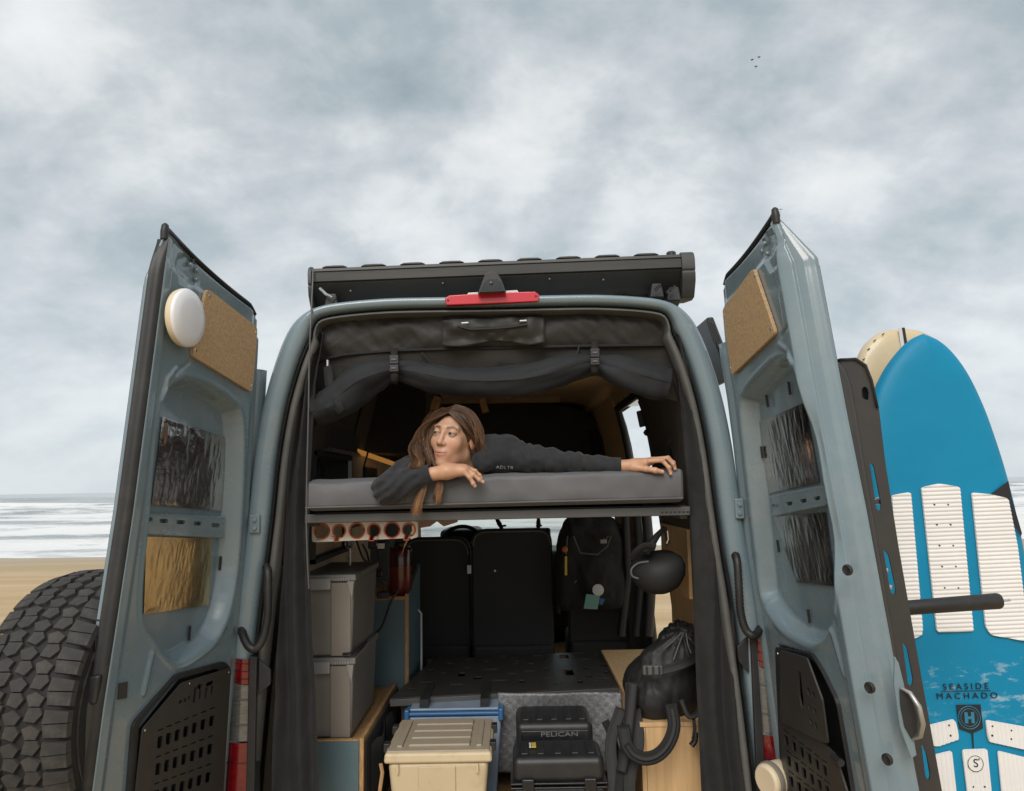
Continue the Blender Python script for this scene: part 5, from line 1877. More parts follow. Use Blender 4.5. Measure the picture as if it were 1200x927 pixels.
def bed():
    # mattress: soft block, lofted across the van
    nx, nk = 90, 44
    rows = []
    for i in range(nx):
        s = i / (nx - 1)
        top = W(355 + 451 * s, 562 - 15 * s, 0.0)
        bot = W(353 + 455 * s, 600.5 - 11 * s, 0.0)
        h = (top.z - bot.z) / 2
        zc = (top.z + bot.z) / 2
        x = (top.x + bot.x) / 2
        y0, y1 = -0.03, 1.30
        e = min(s, 1 - s)
        rnd = (1 - max(0, 1 - e / 0.02) ** 2 * 0.35)
        r = []
        for k in range(nk + 1):
            an = 2 * math.pi * k / nk
            cy, cz = math.cos(an), math.sin(an)
            p = 0.16
            yy = math.copysign(abs(cy) ** p, cy)
            zz = math.copysign(abs(cz) ** 0.30, cz)
            bulge = 0.010 * float(vnoise(x * 4.5, an * 1.2, 0.4, 301)) + 0.004 * float(vnoise(x * 16, an * 4, 0.4, 302)) + 0.0025 * float(vnoise(x * 38 + an * 5, an * 6, 0.4, 303))
            r.append(V((x, (y0 + y1) / 2 + yy * (y1 - y0) / 2 * rnd - bulge * (cy < 0), zc + zz * h * rnd + bulge * 0.6 * (cz > 0))))
        rows.append(r)
    mb = MB().grid(rows)
    mb.f.append(tuple(range(nk)))
    mb.f.append(tuple((nx - 1) * (nk + 1) + k for k in range(nk - 1, -1, -1)))
    mt = thing('mattress', 'grey vinyl covered mattress laid across the rear of the van', 'mattress', W(580, 600, 0.6))
    mb.build('cover', 'mattress', mt, ang=1.0)
    for f in (0.86,):
        path = [W(356 + 449 * s, (562 - 15 * s) * (1 - f) + (600.5 - 11 * s) * f, -0.029) for s in np.linspace(0.004, 0.99, 40)]
        MB().tube(path, 0.0035, 6).build('piping', 'mattress', mt)
    # steel bed frame
    bf = thing('bed_frame', 'grey steel bed frame carrying the mattress across the van', 'bed frame', W(580, 612, 0.1))
    a, b, c, d = W(357, 603, 0.03), W(809, 593.5, 0.03), W(809, 604, 0.03), W(357, 613.5, 0.03)
    MB().hexa([d, c, b, a] + [p + V((0, 0.05, 0)) for p in (d, c, b, a)]).build('front_beam', 'frame_grey', bf, bevel=0.004)
    dz = V((0, 0, 0))
    top = [a + V((0.0, 0.06, 0.004)), b + V((0.0, 0.06, 0.004))]
    MB().hexa([top[0] - V((0, 0, .012)), top[1] - V((0, 0, .012)), top[1], top[0]] + [p + V((0, 1.2, 0)) for p in (top[0] - V((0, 0, .012)), top[1] - V((0, 0, .012)), top[1], top[0])]).build('deck_board', 'black_plastic', bf)
    for p in (a, b):
        sx = 0.03 if p is a else -0.03
        MB().box((min(p.x, p.x + sx), 0.085, p.z - 0.05), (max(p.x, p.x + sx), 1.3, p.z - 0.014)).build('side_rail', 'frame_grey', bf, bevel=0.003)
    for k in range(7):
        q = W(776 + k * 5, 600.6 - k * 0.1, 0.029)
        MB().box((q.x - 0.005, 0.0285, q.z - 0.0035), (q.x + 0.005, 0.034, q.z + 0.0035)).build('beam_slot', 'print_black', bf)
    # white hanging panel with orange rimmed cut-outs below the bed
    y = 0.16
    O = W(367, 634, y)
    hp = thing('cutout_panel', 'white panel of round cut-outs with orange rims under the bed', 'panel', O)
    ex = (W(490, 631, y) - W(367, 634, y)).normalized()
    ey = V((-ex.z, 0, ex.x))

    def q(px, py):
        p = W(px, py, y) - O
        return (p.dot(ex), p.dot(ey))
    circ, rims = [], []
    for px, r, key in ((377.8, 8.6, 0), (397.8, 7.4, 1), (418.6, 8.8, 0), (438.5, 7.4, 1), (459.7, 8.8, 0), (479.3, 7.4, 1)):
        py = 622.6 - (px - 378) * 0.018
        c = q(px, py)
        rr = r / 286.0
        if not key:
            circ.append([(c[0] + rr * math.cos(t), c[1] + rr * math.sin(t)) for t in np.linspace(0, 2 * math.pi, 25)[:-1]])
            rims.append((circ[-1], True))
        else:
            arc = [(c[0] + rr * math.cos(t), c[1] + rr * math.sin(t)) for t in np.linspace(-1.2, math.pi + 0.9, 20)]
            neck = [(c[0] - rr * 0.62 - 0.004, c[1] - rr * 1.55), (c[0] - rr * 0.05, c[1] - rr * 1.55), (c[0] - rr * 0.05, c[1] - rr * 1.1)]
            circ.append(arc + neck)
            rims.append((arc + neck, True))
    outer = round_poly([q(366, 613), (q(490, 611)[0], q(490, 611)[1]), q(490, 630), q(366, 635.5)], 0.012, 3)
    pl = plate('panel_sheet', outer, circ, O, ex, ey, 0.012, 'panel_white', hp)
    for poly, cl in rims:
        pts = [O + ex * x + ey * z + V((0, -0.006, 0)) for x, z in poly]
        MB().tube(pts + [pts[0], pts[1]], 0.0034, 6, cap=False).build('orange_rim', 'orange_edge', hp)
    MB().tube([W(483, 621, 0.2), W(474, 640, 0.22), W(470, 652, 0.6)], 0.003, 6).build('tie_cord', 'ply', hp)
    for px, py in ((372, 631), (388, 629), (440, 629)):
        MB().tube([W(px, py, y - 0.012), W(px + 3, py + 1, y - 0.012)], 0.005, 6).build('fixing', 'alu_trim', hp)
    # pinkish off-cut hanging further in
    y = 0.9
    O = W(491, 620, y)
    poly = [(491, 603), (538, 601), (536, 612), (520, 617), (512, 611), (504, 617), (491, 619)]
    MB().prism([W(px, py, y) for px, py in poly], (0, 0.012, 0)).build('scrolled_panel', 'pink_panel', None, label='pinkish scroll cut panel hanging behind the white one', cat='panel', smooth=False)
    # cloth on the mattress
    p = W(640, 556, 0.10)
    MB().tube([W(628, 556.5, 0.10), W(634, 554, 0.10), W(643, 553.5, 0.10), W(650, 555.5, 0.10)], 0.012, 8, flat=0.5).build('bright_cloth', 'cyan_cloth', None, label='scrap of bright blue cloth lying on the mattress', cat='cloth')


bed()


def left_side():
    # teal lower cabinet with plywood edges
    cab = thing('lower_cabinet', 'blue grey laminate cabinet with plywood edges under the grey boxes', 'cabinet', (-0.8, 0.9, FLOOR))
    zt = 1.075
    xr_ = W(426.5, 853, 0.30).x
    MB().box((-0.93, 0.30, FLOOR), (xr_ - 0.020, 0.318, zt)).build('front_panel', 'teal_laminate', cab, bevel=0.002)
    MB().box((-0.93, 0.298, zt + 0.0005), (xr_ - 0.020, 0.320, zt + 0.006)).build('edge_strip', 'ply', cab)
    MB().box((xr_ - 0.018, 0.296, FLOOR), (xr_, 1.66, zt + 0.01)).build('side_panel', 'ply', cab, bevel=0.002)
    MB().box((xr_ + 0.001, 0.32, FLOOR), (xr_ + 0.008, 1.64, zt - 0.015)).build('felt_side', 'fabric_black', cab)
    MB().box((-0.93, 0.32, zt - 0.03), (xr_ - 0.02, 1.64, zt - 0.012)).build('shelf', 'ply', cab)
    for k in range(3):
        y = 0.40 + k * 0.38
        MB().grid([[V((xr_ + 0.012 + 0.02 * math.sin(math.pi * s), y + 0.32 * s, zt - 0.05 - 0.26 * t + 0.01 * math.sin(s * 9))) for s in np.linspace(0, 1, 14)] for t in np.linspace(0, 1, 5)]).build('net_pocket', 'fabric_black', cab, solid=0.003)
    MB().tube([W(446, 895, 0.3), W(448, 905, .28), W(445, 927, .26), W(440, 960, .26)], 0.008, 6, flat=0.6).build('webbing_loop', 'ply', cab)

    # two grey storage boxes
    def tote(zb, h, label, x0=-0.96, y0=0.33):
        x1 = W(415, 700, y0).x
        d = 0.54
        t = thing('storage_tote', label, 'storage box', ((x0 + x1) / 2, y0 + d / 2, zb), 'grey storage totes')
        tp = 0.012
        hb = h - 0.028
        MB().hexa([(x0 + tp, y0 + tp, zb), (x1 - tp, y0 + tp, zb), (x1, y0, zb + hb), (x0, y0, zb + hb),
                   (x0 + tp, y0 + d - tp, zb), (x1 - tp, y0 + d - tp, zb), (x1, y0 + d, zb + hb), (x0, y0 + d, zb + hb)]).build('tub', 'tote_grey', t, bevel=0.012, seg=3)
        xa, xb = W(388, 700, y0).x, W(411, 700, y0).x
        MB().hexa([(xa, y0 + tp - 0.006, zb + 0.002), (xb, y0 + tp - 0.006, zb + 0.002), (xb, y0 - 0.006, zb + hb - 0.006), (xa, y0 - 0.006, zb + hb - 0.006),
                   (xa, y0 + 0.03, zb + 0.002), (xb, y0 + 0.03, zb + 0.002), (xb, y0 + 0.02, zb + hb - 0.006), (xa, y0 + 0.02, zb + hb - 0.006)]).build('front_band', 'tote_stripe', t, bevel=0.003)
        MB().hexa([(x0 - .01, y0 - .012, zb + hb), (x1 + .01, y0 - .012, zb + hb), (x1 + .008, y0 - .008, zb + h), (x0 - .008, y0 - .008, zb + h),
                   (x0 - .01, y0 + d + .01, zb + hb), (x1 + .01, y0 + d + .01, zb + hb), (x1 + .008, y0 + d + .008, zb + h), (x0 - .008, y0 + d + .008, zb + h)]).build('lid', 'tote_grey', t, bevel=0.006, seg=2)
        xl0, xl1 = W(363, 700, y0).x, W(388.5, 700, y0).x
        MB().hexa([(xl0, y0 - .028, zb + hb - .032), (xl1, y0 - .028, zb + hb - .032), (xl1, y0 - .022, zb + hb + .014), (xl0, y0 - .022, zb + hb + .014),
                   (xl0, y0 - .010, zb + hb - .035), (xl1, y0 - .010, zb + hb - .035), (xl1, y0 - .010, zb + hb + .016), (xl0, y0 - .010, zb + hb + .016)]).build('latch', 'tote_latch', t, bevel=0.004)
        for k in range(7):
            xx = xl1 + 0.008 + k * 0.0105
            MB().box((xx, y0 - .016, zb + hb + .002), (xx + .006, y0 - .011, zb + hb + .016)).build('hinge_rib', 'tote_latch', t)
        MB().add([(x1 + .001, y0 - .014, zb + hb), (x1 - .028, y0 - .014, zb + hb), (x1 - .008, y0 - .006, zb + hb - .075), (x1 + .004, y0 + .01, zb + hb)], [(0, 1, 2), (0, 2, 3), (1, 3, 2), (0, 3, 1)]).build('corner_gusset', 'tote_latch', t)
        return t
    tote(1.075, 0.325, 'grey storage tote directly on the cabinet, below another')
    tote(1.402, 0.338, 'grey storage tote on top of the stack by the left curtain')
    # teal tall cabinet further in
    tc_ = thing('tall_cabinet', 'dark teal cabinet with plywood edges further inside behind the totes', 'cabinet', (-0.72, 1.5, FLOOR))
    x1 = W(479, 750, 1.2).x
    zt2 = W(460, 703, 1.2).z
    MB().box((-0.93, 1.20, FLOOR), (x1 - 0.02, 1.22, zt2)).build('front_panel', 'teal_laminate', tc_)
    MB().box((x1 - 0.019, 1.196, FLOOR), (x1 - 0.001, 1.215, zt2 + 0.03)).build('edge_strip', 'ply', tc_)
    MB().hexa([(x1 - 0.018, 1.216, FLOOR), (x1, 1.216, FLOOR), (x1, 1.216, zt2 + 0.03), (x1 - 0.018, 1.216, zt2 + 0.03),
               (x1 - 0.018, 1.70, FLOOR), (x1, 1.70, FLOOR), (x1, 1.70, zt2 + 0.14), (x1 - 0.018, 1.70, zt2 + 0.14)]).build('side_panel', 'teal_laminate', tc_)
    MB().box((-0.93, 1.195, zt2), (x1 - 0.02, 1.70, zt2 + 0.018)).build('top_panel', 'ply', tc_)
    MB().tube([(x1 + 0.012, 1.5, zt2 - 0.1), (x1 + 0.03, 1.5, zt2 - 0.12), (x1 + 0.03, 1.5, zt2 - 0.5)], 0.006, 6).build('pull_rail', 'tag_white', tc_)
    # red canister
    c = V((W(469, 690, 1.3).x, 1.3, zt2 + 0.018))
    cn = thing('red_canister', 'dark red cylindrical canister with black valve on the teal cabinet', 'canister', c)
    h = W(469, 640, 1.3).z - c.z
    MB().lathe(c, (0, 0, 1), [(0.055, 0), (0.063, 0.012), (0.064, h * 0.58)], 32).build('body', 'red_metal', cn, ang=1.2)
    MB().lathe(c, (0, 0, 1), [(0.0645, h * 0.58), (0.0645, h * 0.9), (0.056, h * 0.98), (0.03, h)], 32).build('shoulder', 'dark_red', cn, ang=1.2)
    MB().tube([c + V((-0.03, 0, h)), c + V((-0.02, 0, h + 0.035)), c + V((0.01, -.01, h + 0.035)), c + V((0.04, 0, h + 0.01))], 0.007, 6).build('handle', 'black_plastic', cn)
    MB().lathe(c + V((0, 0, h - 0.005)), (0, 0, 1), [(0.02, 0), (0.022, 0.02), (0.012, 0.03), (0, 0.03)], 14).build('valve', 'black_plastic', cn)
    # hoses and cables on the wall
    MB().box((xl(1.7) + 0.003, 0.35, 1.4), (xl(1.7) + 0.02, 1.9, 1.93)).build('wall_panel', 'wall_tan', van)

    def cable(pts, r, label, m='black_plastic'):
        P3 = [W(px, py, y) for px, py, y in pts]
        MB().tube([V(p) for p in catmull([tuple(p) for p in P3], 40)], r, 7).build('power_cable', m, None, label=label, cat='cable')
    cable([(468, 690, 1.18), (458, 705, 1.15), (452, 722, 1.1), (446, 736, .95), (434, 748, .8), (424, 757, .5), (412, 765, .31), (402, 766.5, .31)], 0.006, 'black cable draped from the canister down across the totes')
    cable([(418, 634, .8), (422, 646, .85), (426, 655, .9), (432, 659, .95), (430, 648, .9), (425, 638, .85)], 0.005, 'loop of black cable hanging below the white panel')
    cable([(441, 640, .8), (443, 652, .9), (445, 664, 1.0), (444, 680, 1.05), (449, 692, 1.1), (452, 684, 1.1), (447, 678, 1.1)], 0.0045, 'thin black cable running down the tan wall behind the totes')
    vb = thing('cable_clump', 'clump of black plugs and leads hanging beside the red canister', 'plugs', W(447, 650, 0.8))
    for k, (px, py, w_, h_) in enumerate(((437, 636, 5, 7), (446, 639, 5, 5), (454, 637, 5, 5), (445, 672, 4, 4), (449, 697, 7, 4))):
        a = W(px, py, 0.9 + 0.05 * k)
        MB().box((a.x - w_ / 235, a.y - .02, a.z - h_ / 235), (a.x + w_ / 235, a.y + .02, a.z + h_ / 235)).build('plug', 'black_gloss' if k % 2 else 'black_plastic', vb, bevel=0.006)
    a = W(446, 640, 0.85)
    MB().box((a.x - .02, a.y - .01, a.z - .012), (a.x + .02, a.y, a.z + .014)).build('plug_label', 'tag_white', vb, bevel=0.002)
    p = W(410, 637, 0.7)
    MB().tube([p + V((math.cos(t) * .022, 0, math.sin(t) * .022)) for t in np.linspace(0, 6.28, 20)], 0.003, 6).tube([p + V((0, 0, -.022)), p + V((0, 0, -.10))], 0.006, 6).build('key_ring', 'alu_trim', None, label='metal ring with a strip hanging on the tan wall', cat='ring')

    # overhead lockers left
    ol = thing('overhead_locker', 'black overhead locker along the left wall above the mattress', 'locker', (-0.8, 1.4, 2.28))
    MB().box((-0.95, 0.55, 2.285), (-0.845, 1.25, 2.70)).build('near_box', 'locker_black', ol, bevel=0.004)
    MB().box((-0.846, 0.55, 2.270), (-0.838, 1.25, 2.288)).build('bottom_trim', 'alu_trim', ol)
    MB().box((-0.95, 0.54, 2.27), (-0.83, 0.552, 2.286)).build('bottom_trim', 'frame_grey', ol)
    MB().box((-0.95, 1.46, 2.30), (-0.50, 2.6, 2.74)).build('far_box', 'locker_black', ol, bevel=0.004)
    p0, p1 = W(420, 526, 1.2), W(467, 543, 1.9)
    MB().hexa([p0 + V((0, 0, -.016)), p1 + V((0, 0, -.016)), p1 + V((0, 0, .0)), p0, p0 + V((-.04, .02, -.016)), p1 + V((-.04, .02, -.016)), p1 + V((-.04, .02, 0)), p0 + V((-.04, .02, 0))]).build('led_strip', 'amber_led', ol)
    # window in the left wall, with frame
    wn = thing('wall_window', 'dark framed window in the left wall beside the bed', 'window', (-0.9, 0.7, 2.0))
    xi, xo = xl(2.05), xl(2.05, 0.03)
    MB().box((xo, LY0, LZ0), (xo + 0.006, LY1, LZ1)).build('pane', 'glass_smoke', wn)
    for a_, b_ in (((LY1 - 0.02, LZ0), (LY1, LZ1)), ((LY0, LZ0), (LY0 + 0.02, LZ1)), ((LY0, LZ0), (LY1, LZ0 + 0.02)), ((LY0, LZ1 - 0.018), (LY1, LZ1))):
        MB().box((xo + 0.004, a_[0], a_[1]), (xi + 0.03, b_[0], b_[1])).build('frame', 'locker_black', wn)
    MB().box((xi + 0.012, LY1 - 0.024, LZ0), (xi + 0.031, LY1 - 0.021, LZ1 - 0.02)).build('frame_strip', 'tag_white', wn)
    for y, m_ in ((0.62, 'locker_black'), (0.80, 'alu_trim'), (0.92, 'locker_black')):
        MB().box((xo + 0.01, y, LZ0), (xo + 0.025, y + 0.03, LZ1 - 0.02)).build('blind_slat', m_, wn)
    xp = xl(2.1) + 0.004
    MB().box((xp, LY1 + 0.01, 1.95), (xp + 0.02, 2.4, 2.30)).build('wall_panel', 'wall_tan', van)
    MB().box((xp + 0.02, 1.40, 2.08), (xp + 0.045, 1.75, 2.22)).build('socket_panel', 'black_plastic', van, bevel=0.006)
    MB().tube([W(432, 527, 1.05), W(427, 545, 1.05), W(425, 565, 1.05)], 0.005, 6).build('wall_cable', 'black_plastic', van)
    # timber offcuts near the ceiling
    for pts in ([(509, 463), (517, 466), (512, 480), (503, 480)], [(561, 468), (568, 466), (573, 482), (565, 484)]):
        MB().prism([W(px, py, 1.0) for px, py in pts], (0, 0.04, 0)).build('timber_bracket', 'ply', van, bevel=0.003)
    a, b = W(505, 470, 1.05), W(578, 466, 1.05)
    MB().box((a.x, 1.05, a.z - .015), (b.x + .35, 1.09, a.z + .012)).build('timber_bar', 'pine_dark', van, bevel=0.003)


left_side()


def platform():
    z = 1.115
    pf = thing('perforated_platform', 'black perforated steel platform behind the seats over the cases', 'platform', WZ(600, 790, z) - V((0, 0, z - FLOOR)))
    O = WZ(596, 800, z)
    cs = [WZ(px, py, z) for px, py in ((457, 819), (738, 804.5), (722, 763), (508, 773))]
    ex, ey = V((1, 0, 0)), V((0, 1, 0))

    def q(px, py):
        p = WZ(px, py, z)
        return (p.x - O.x, p.y - O.y)
    holes = []

    def hole(px, py, w, h):
        a = q(px - w / 2, py)
        c0, c1 = q(px, py + h / 2), q(px, py - h / 2)
        wx = (q(px + w / 2, py)[0] - a[0])
        holes.append(round_poly([(a[0], c0[1]), (a[0] + wx, c0[1]), (a[0] + wx, c1[1]), (a[0], c1[1])], 0.008, 2))
    for px, py, w, h in ((661, 770, 11, 4.5), (680, 766, 14, 1.5), (698.5, 768, 5, 2.2), (684, 773, 17, 1.4), (702, 776, 6, 2), (707, 779.5, 6, 2.4), (686, 783, 7, 2.6), (666, 788.5, 12, 7),
                             (710, 788.5, 7, 2.6), (690, 793, 7, 2.6), (709.5, 783.5, 18, 1.2), (706, 796, 20, 1.6), (728, 800, 8, 3.6), (680, 799.5, 7, 3.4), (606, 776, 6, 2), (605, 778.6, 7, 1.6),
                             (622, 778, 8, 1.4), (640, 777, 5, 2), (640, 785, 8, 2.2), (620, 787, 14, 1.4), (600, 790, 10, 1.4), (548, 784, 6, 2), (541, 791, 8, 4.5), (548, 773.5, 5, 1.5), (528, 778, 9, 1.4),
                             (570, 776, 6, 1.6), (575, 785, 16, 1.4), (560, 795, 10, 3), (500, 800, 14, 1.6), (520, 790, 6, 2), (585, 798, 18, 1.5), (612, 799, 8, 3), (645, 795, 14, 1.5), (655, 802, 8, 3), (535, 803, 16, 1.6),
                             (505, 786, 8, 2), (482, 808, 12, 2), (630, 769, 12, 1.4), (590, 771, 8, 1.6)):
        hole(px, py, w, h)
    outer = [(c.x - O.x, c.y - O.y) for c in cs]
    plate('deck', outer, holes, O, ex, ey, 0.006, 'black_powder', pf)
    MB().hexa([cs[0] + V((0, -.001, -.036)), cs[1] + V((0, -.001, -.036)), cs[1] + V((0, -.001, -.004)), cs[0] + V((0, -.001, -.004)),
               cs[0] + V((0, .02, -.036)), cs[1] + V((0, .02, -.036)), cs[1] + V((0, .02, -.004)), cs[0] + V((0, .02, -.004))]).build('front_lip', 'frame_grey', pf, bevel=0.003)
    for a, b in ((1, 2), (0, 3)):
        MB().tube([cs[a] + V((0, 0.03, -.02)), cs[b] + V((0, 0, -.02))], 0.014, 6).build('side_rail', 'alu_trim' if a == 1 else 'black_powder', pf)
    for x, y in ((cs[0].x + .06, cs[0].y + .08), (cs[1].x - .08, cs[1].y + .08), (cs[0].x + .1, cs[2].y - .1), (cs[2].x - .05, cs[2].y - .1)):
        MB().box((x - .015, y - .015, FLOOR), (x + .015, y + .015, z - .004)).build('leg', 'black_powder', pf)
    p = W(607, 778.5, 1.2)
    # sheet of silvery quilted insulation standing behind the cases
    rows = []
    for i in range(30):
        t = i / 29
        r = []
        for j in range(60):
            s = j / 59
            p = W(583 + 146 * s, 812 + 92 * t, 0.80)
            d = 0.0025 * math.sin(p.x * 130) * math.sin(p.z * 130) + 0.02 * float(vnoise(p.x * 6, p.z * 6, 0, 401))
            r.append(p + V((0, d, 0)))
        rows.append(r)
    MB().grid(rows).build('quilted_sheet', 'silver_quilt', None, ang=1.5, solid=0.004, label='silvery quilted insulation sheet standing behind the black cases', cat='sheet')
    # clear bin with blue rim
    x0, x1 = W(476, 840, 0.68).x, W(588, 840, 0.68).x
    zt = W(530, 834, 0.68).z
    cb = thing('clear_bin', 'clear plastic bin with bright blue rim under the platform behind the tan bin', 'bin', ((x0 + x1) / 2, 0.85, FLOOR))
    MB().hexa([(x0 + .03, .70, FLOOR), (x1 - .03, .70, FLOOR), (x1, .68, zt - .02), (x0, .68, zt - .02), (x0 + .03, 1.1, FLOOR), (x1 - .03, 1.1, FLOOR), (x1, 1.12, zt - .02), (x0, 1.12, zt - .02)]).build('tub', 'clear_plastic', cb, bevel=0.01)
    MB().box((x0 - .008, .667, zt - .016), (x1 + .008, 1.133, zt)).build('rim', 'blue_plastic', cb, bevel=0.006)
    MB().box((x0 + .015, .69, zt + .001), (x1 - .015, 1.11, zt + .012)).build('lid', 'clear_plastic', cb, bevel=0.004)
    for x in (x0 + .004, x1 - .004):
        MB().box((x - .012, .66, zt - .04), (x + .012, .70, zt + .015)).build('clip', 'blue_plastic', cb, bevel=0.008)
    for k in (0.18, 0.82):
        xx = x0 + (x1 - x0) * k
        MB().box((xx - .02, .70, zt + .013), (xx + .02, 1.0, zt + .05)).build('lid_strap', 'black_plastic', cb)
    # tan bin
    y0, y1 = 0.13, 0.56
    x0, x1 = W(449, 885, y0).x, W(577, 885, y0).x
    zt = W(512, 880, y0).z
    tb = thing('lidded_bin', 'tan plastic lidded bin standing on the floor at the rear sill', 'bin', ((x0 + x1) / 2, (y0 + y1) / 2, FLOOR))
    MB().hexa([(x0 + .05, y0 + .035, FLOOR), (x1 - .05, y0 + .035, FLOOR), (x1 - .015, y0 + .012, zt - .045), (x0 + .015, y0 + .012, zt - .045),
               (x0 + .05, y1 - .03, FLOOR), (x1 - .05, y1 - .03, FLOOR), (x1 - .015, y1 - .01, zt - .045), (x0 + .015, y1 - .01, zt - .045)]).build('tub', 'tan_plastic', tb, bevel=0.02, seg=3)
    for s0, s1 in ((0.32, 0.66),):
        xa, xb = x0 + (x1 - x0) * s0, x0 + (x1 - x0) * s1
        MB().hexa([(xa, y0 + .029, FLOOR), (xb, y0 + .029, FLOOR), (xb, y0 + .006, zt - .06), (xa, y0 + .006, zt - .06), (xa, y0 + .06, FLOOR), (xb, y0 + .06, FLOOR), (xb, y0 + .05, zt - .06), (xa, y0 + .05, zt - .06)]).build('front_rib', 'tan_plastic', tb, bevel=0.003)
    for s0 in (0.13, 0.86):
        xa = x0 + (x1 - x0) * s0
        MB().box((xa - .004, y0 + .002, zt - .085), (xa + .004, y0 + .02, zt - .05)).build('rim_rib', 'tan_plastic', tb)
    MB().hexa([(x0, y0, zt - .048), (x1, y0, zt - .048), (x1 - .004, y0 + .004, zt - .008), (x0 + .004, y0 + .004, zt - .008), (x0, y1, zt - .048), (x1, y1, zt - .048), (x1 - .004, y1 - .004, zt - .008), (x0 + .004, y1 - .004, zt - .008)]).build('lid_rim', 'tan_plastic', tb, bevel=0.012, seg=3)
    li = 0.035
    MB().box((x0 + .012, y0 + .014, zt - .012), (x1 - .012, y1 - .014, zt - .002)).build('lid', 'tan_lid', tb, bevel=0.004)
    for k in range(4):
        ya = y0 + .055 + k * 0.088
        MB().box((x0 + .09, ya, zt - .004), (x1 - .09, ya + .07, zt + .008)).build('lid_panel', 'tan_lid', tb, bevel=0.005)
    for xx in (x0 + .045, x1 - .065):
        MB().box((xx, y0 + .05, zt - .004), (xx + .022, y1 - .05, zt + .006)).build('lid_rail', 'tan_lid', tb, bevel=0.004)
    for yy in (0.23, 0.45):
        for xx, s in ((x1, 1), (x0, -1)):
            MB().box((xx - .012, yy - .022, zt - .03), (xx + .012, yy + .022, zt + .004)).build('clip', 'black_plastic', tb, bevel=0.003)


platform()


def strap_ribbon(pts, w, m, name, parent, th=0.004, n=30, twist=0.0):
    P3 = [V(p) for p in catmull([tuple(W(*p)) for p in pts], n)]
    rows = []
    for i, p in enumerate(P3):
        t = (P3[min(i + 1, n - 1)] - P3[max(i - 1, 0)]).normalized()
        v = (p - CAM).normalized()
        s = t.cross(v).normalized()
        s = (s * math.cos(twist * i / n) + v * math.sin(twist * i / n)).normalized()
        rows.append([p - s * w, p - s * w * .8 - v * th * .5, p - s * w * .7, p + s * w * .7, p + s * w * .8 - v * th * .5, p + s * w])
    return MB().grid(rows).build(name, m, parent, solid=th, ang=1.5)


def cases():
    def case(x0, x1, y0, y1, z0, z1, label, lid_frac, wide=True):
        c = thing('equipment_case', label, 'hard case', ((x0 + x1) / 2, (y0 + y1) / 2, z0), 'black hard cases')
        zl = z1 - (z1 - z0) * lid_frac
        MB().box((x0 + .008, y0 + .008, z0), (x1 - .008, y1 - .008, zl - .004)).build('base', 'black_plastic', c, bevel=0.018, seg=3)
        MB().box((x0 + .01, y0 + .012, zl + .004), (x1 - .01, y1 - .008, z1)).build('lid', 'black_plastic', c, bevel=0.028, seg=4)
        for zz in (zl - .012, zl + .004):
            MB().box((x0, y0, zz), (x1, y1, zz + .008)).build('rim', 'black_gloss', c, bevel=0.003)
        w = x1 - x0
        for f in (0.18, 0.82):
            xx = x0 + w * f
            MB().box((xx - .024, y0 - .012, zl - .05), (xx + .024, y0 + .006, zl + .03)).build('latch', 'black_gloss', c, bevel=0.005)
        xm = (x0 + x1) / 2
        MB().tube([(xm - .07, y0, zl - .03), (xm - .07, y0 - .022, zl - .035), (xm + .07, y0 - .022, zl - .035), (xm + .07, y0, zl - .03)], 0.009, 8).build('handle', 'black_gloss', c)
        for f in (0.15, 0.32, 0.5, 0.68, 0.85):
            xx = x0 + w * f
            MB().box((xx - .014, y0 + .05, z1 - .002), (xx + .014, y1 - .05, z1 + .006)).build('lid_rib', 'black_plastic', c, bevel=0.004)
        return c, zl
    # rear, taller case
    y0 = 0.46
    x0, x1 = W(602, 850, y0).x, W(698, 850, y0).x
    zt = W(650, 848, y0).z
    c, zl = case(x0, x1, y0, 0.76, FLOOR, zt, 'taller black hard case at the back, with white lettering on its lid', 0.42)
    xm = (x0 + x1) / 2 + 0.02
    MB().box((x0 + .03, y0 + .004, zt - .075), (x1 - .03, y0 + .02, zt - .03)).build('name_plate', 'black_gloss', c, bevel=0.004)
    text('lettering', 'PELICAN', 0.026, (xm, y0 + .0025, W(650, 861, y0).z), (1, 0, 0), (0, 0, 1), 'case_letter', c, sx=1.6)
    # front, lower case
    y0 = 0.20
    x0, x1 = W(598, 900, y0).x, W(712, 900, y0).x
    zt = W(655, 889, y0).z
    c, zl = case(x0, x1, y0, 0.45, FLOOR, zt, 'lower black hard case in front, with a small yellow tag', 0.30)
    p = W(625, 881, 0.3)
    p = V((p.x, 0.33, zt + .012))
    MB().box((p.x - .006, p.y - .02, zt + .007), (p.x + .012, p.y + .03, zt + .012)).build('tag', 'tag_yellow', c)
    MB().box((p.x - .016, p.y - .02, zt + .007), (p.x - .008, p.y + .03, zt + .0115)).build('tag', 'tag_white', c)
    # strap bundle between case and pine box
    sb = thing('strap_bundle', 'tangle of black webbing straps beside the lower case', 'straps', W(725, 960, 0.2))
    for k, pts in enumerate(([(738, 800, .32), (736, 850, .26), (728, 900, .22), (722, 960, .2)], [(728, 830, .34), (716, 870, .3), (719, 920, .22), (712, 965, .2)], [(709, 845, .5), (716, 860, .4), (724, 890, .3), (740, 940, .2)],
                             [(744, 830, .3), (748, 870, .24), (738, 915, .2), (742, 965, .18)])):
        strap_ribbon(pts, 0.017 + 0.006 * (k % 2), 'webbing' if k % 2 else 'fabric_black', 'strap', sb, 0.004)


cases()


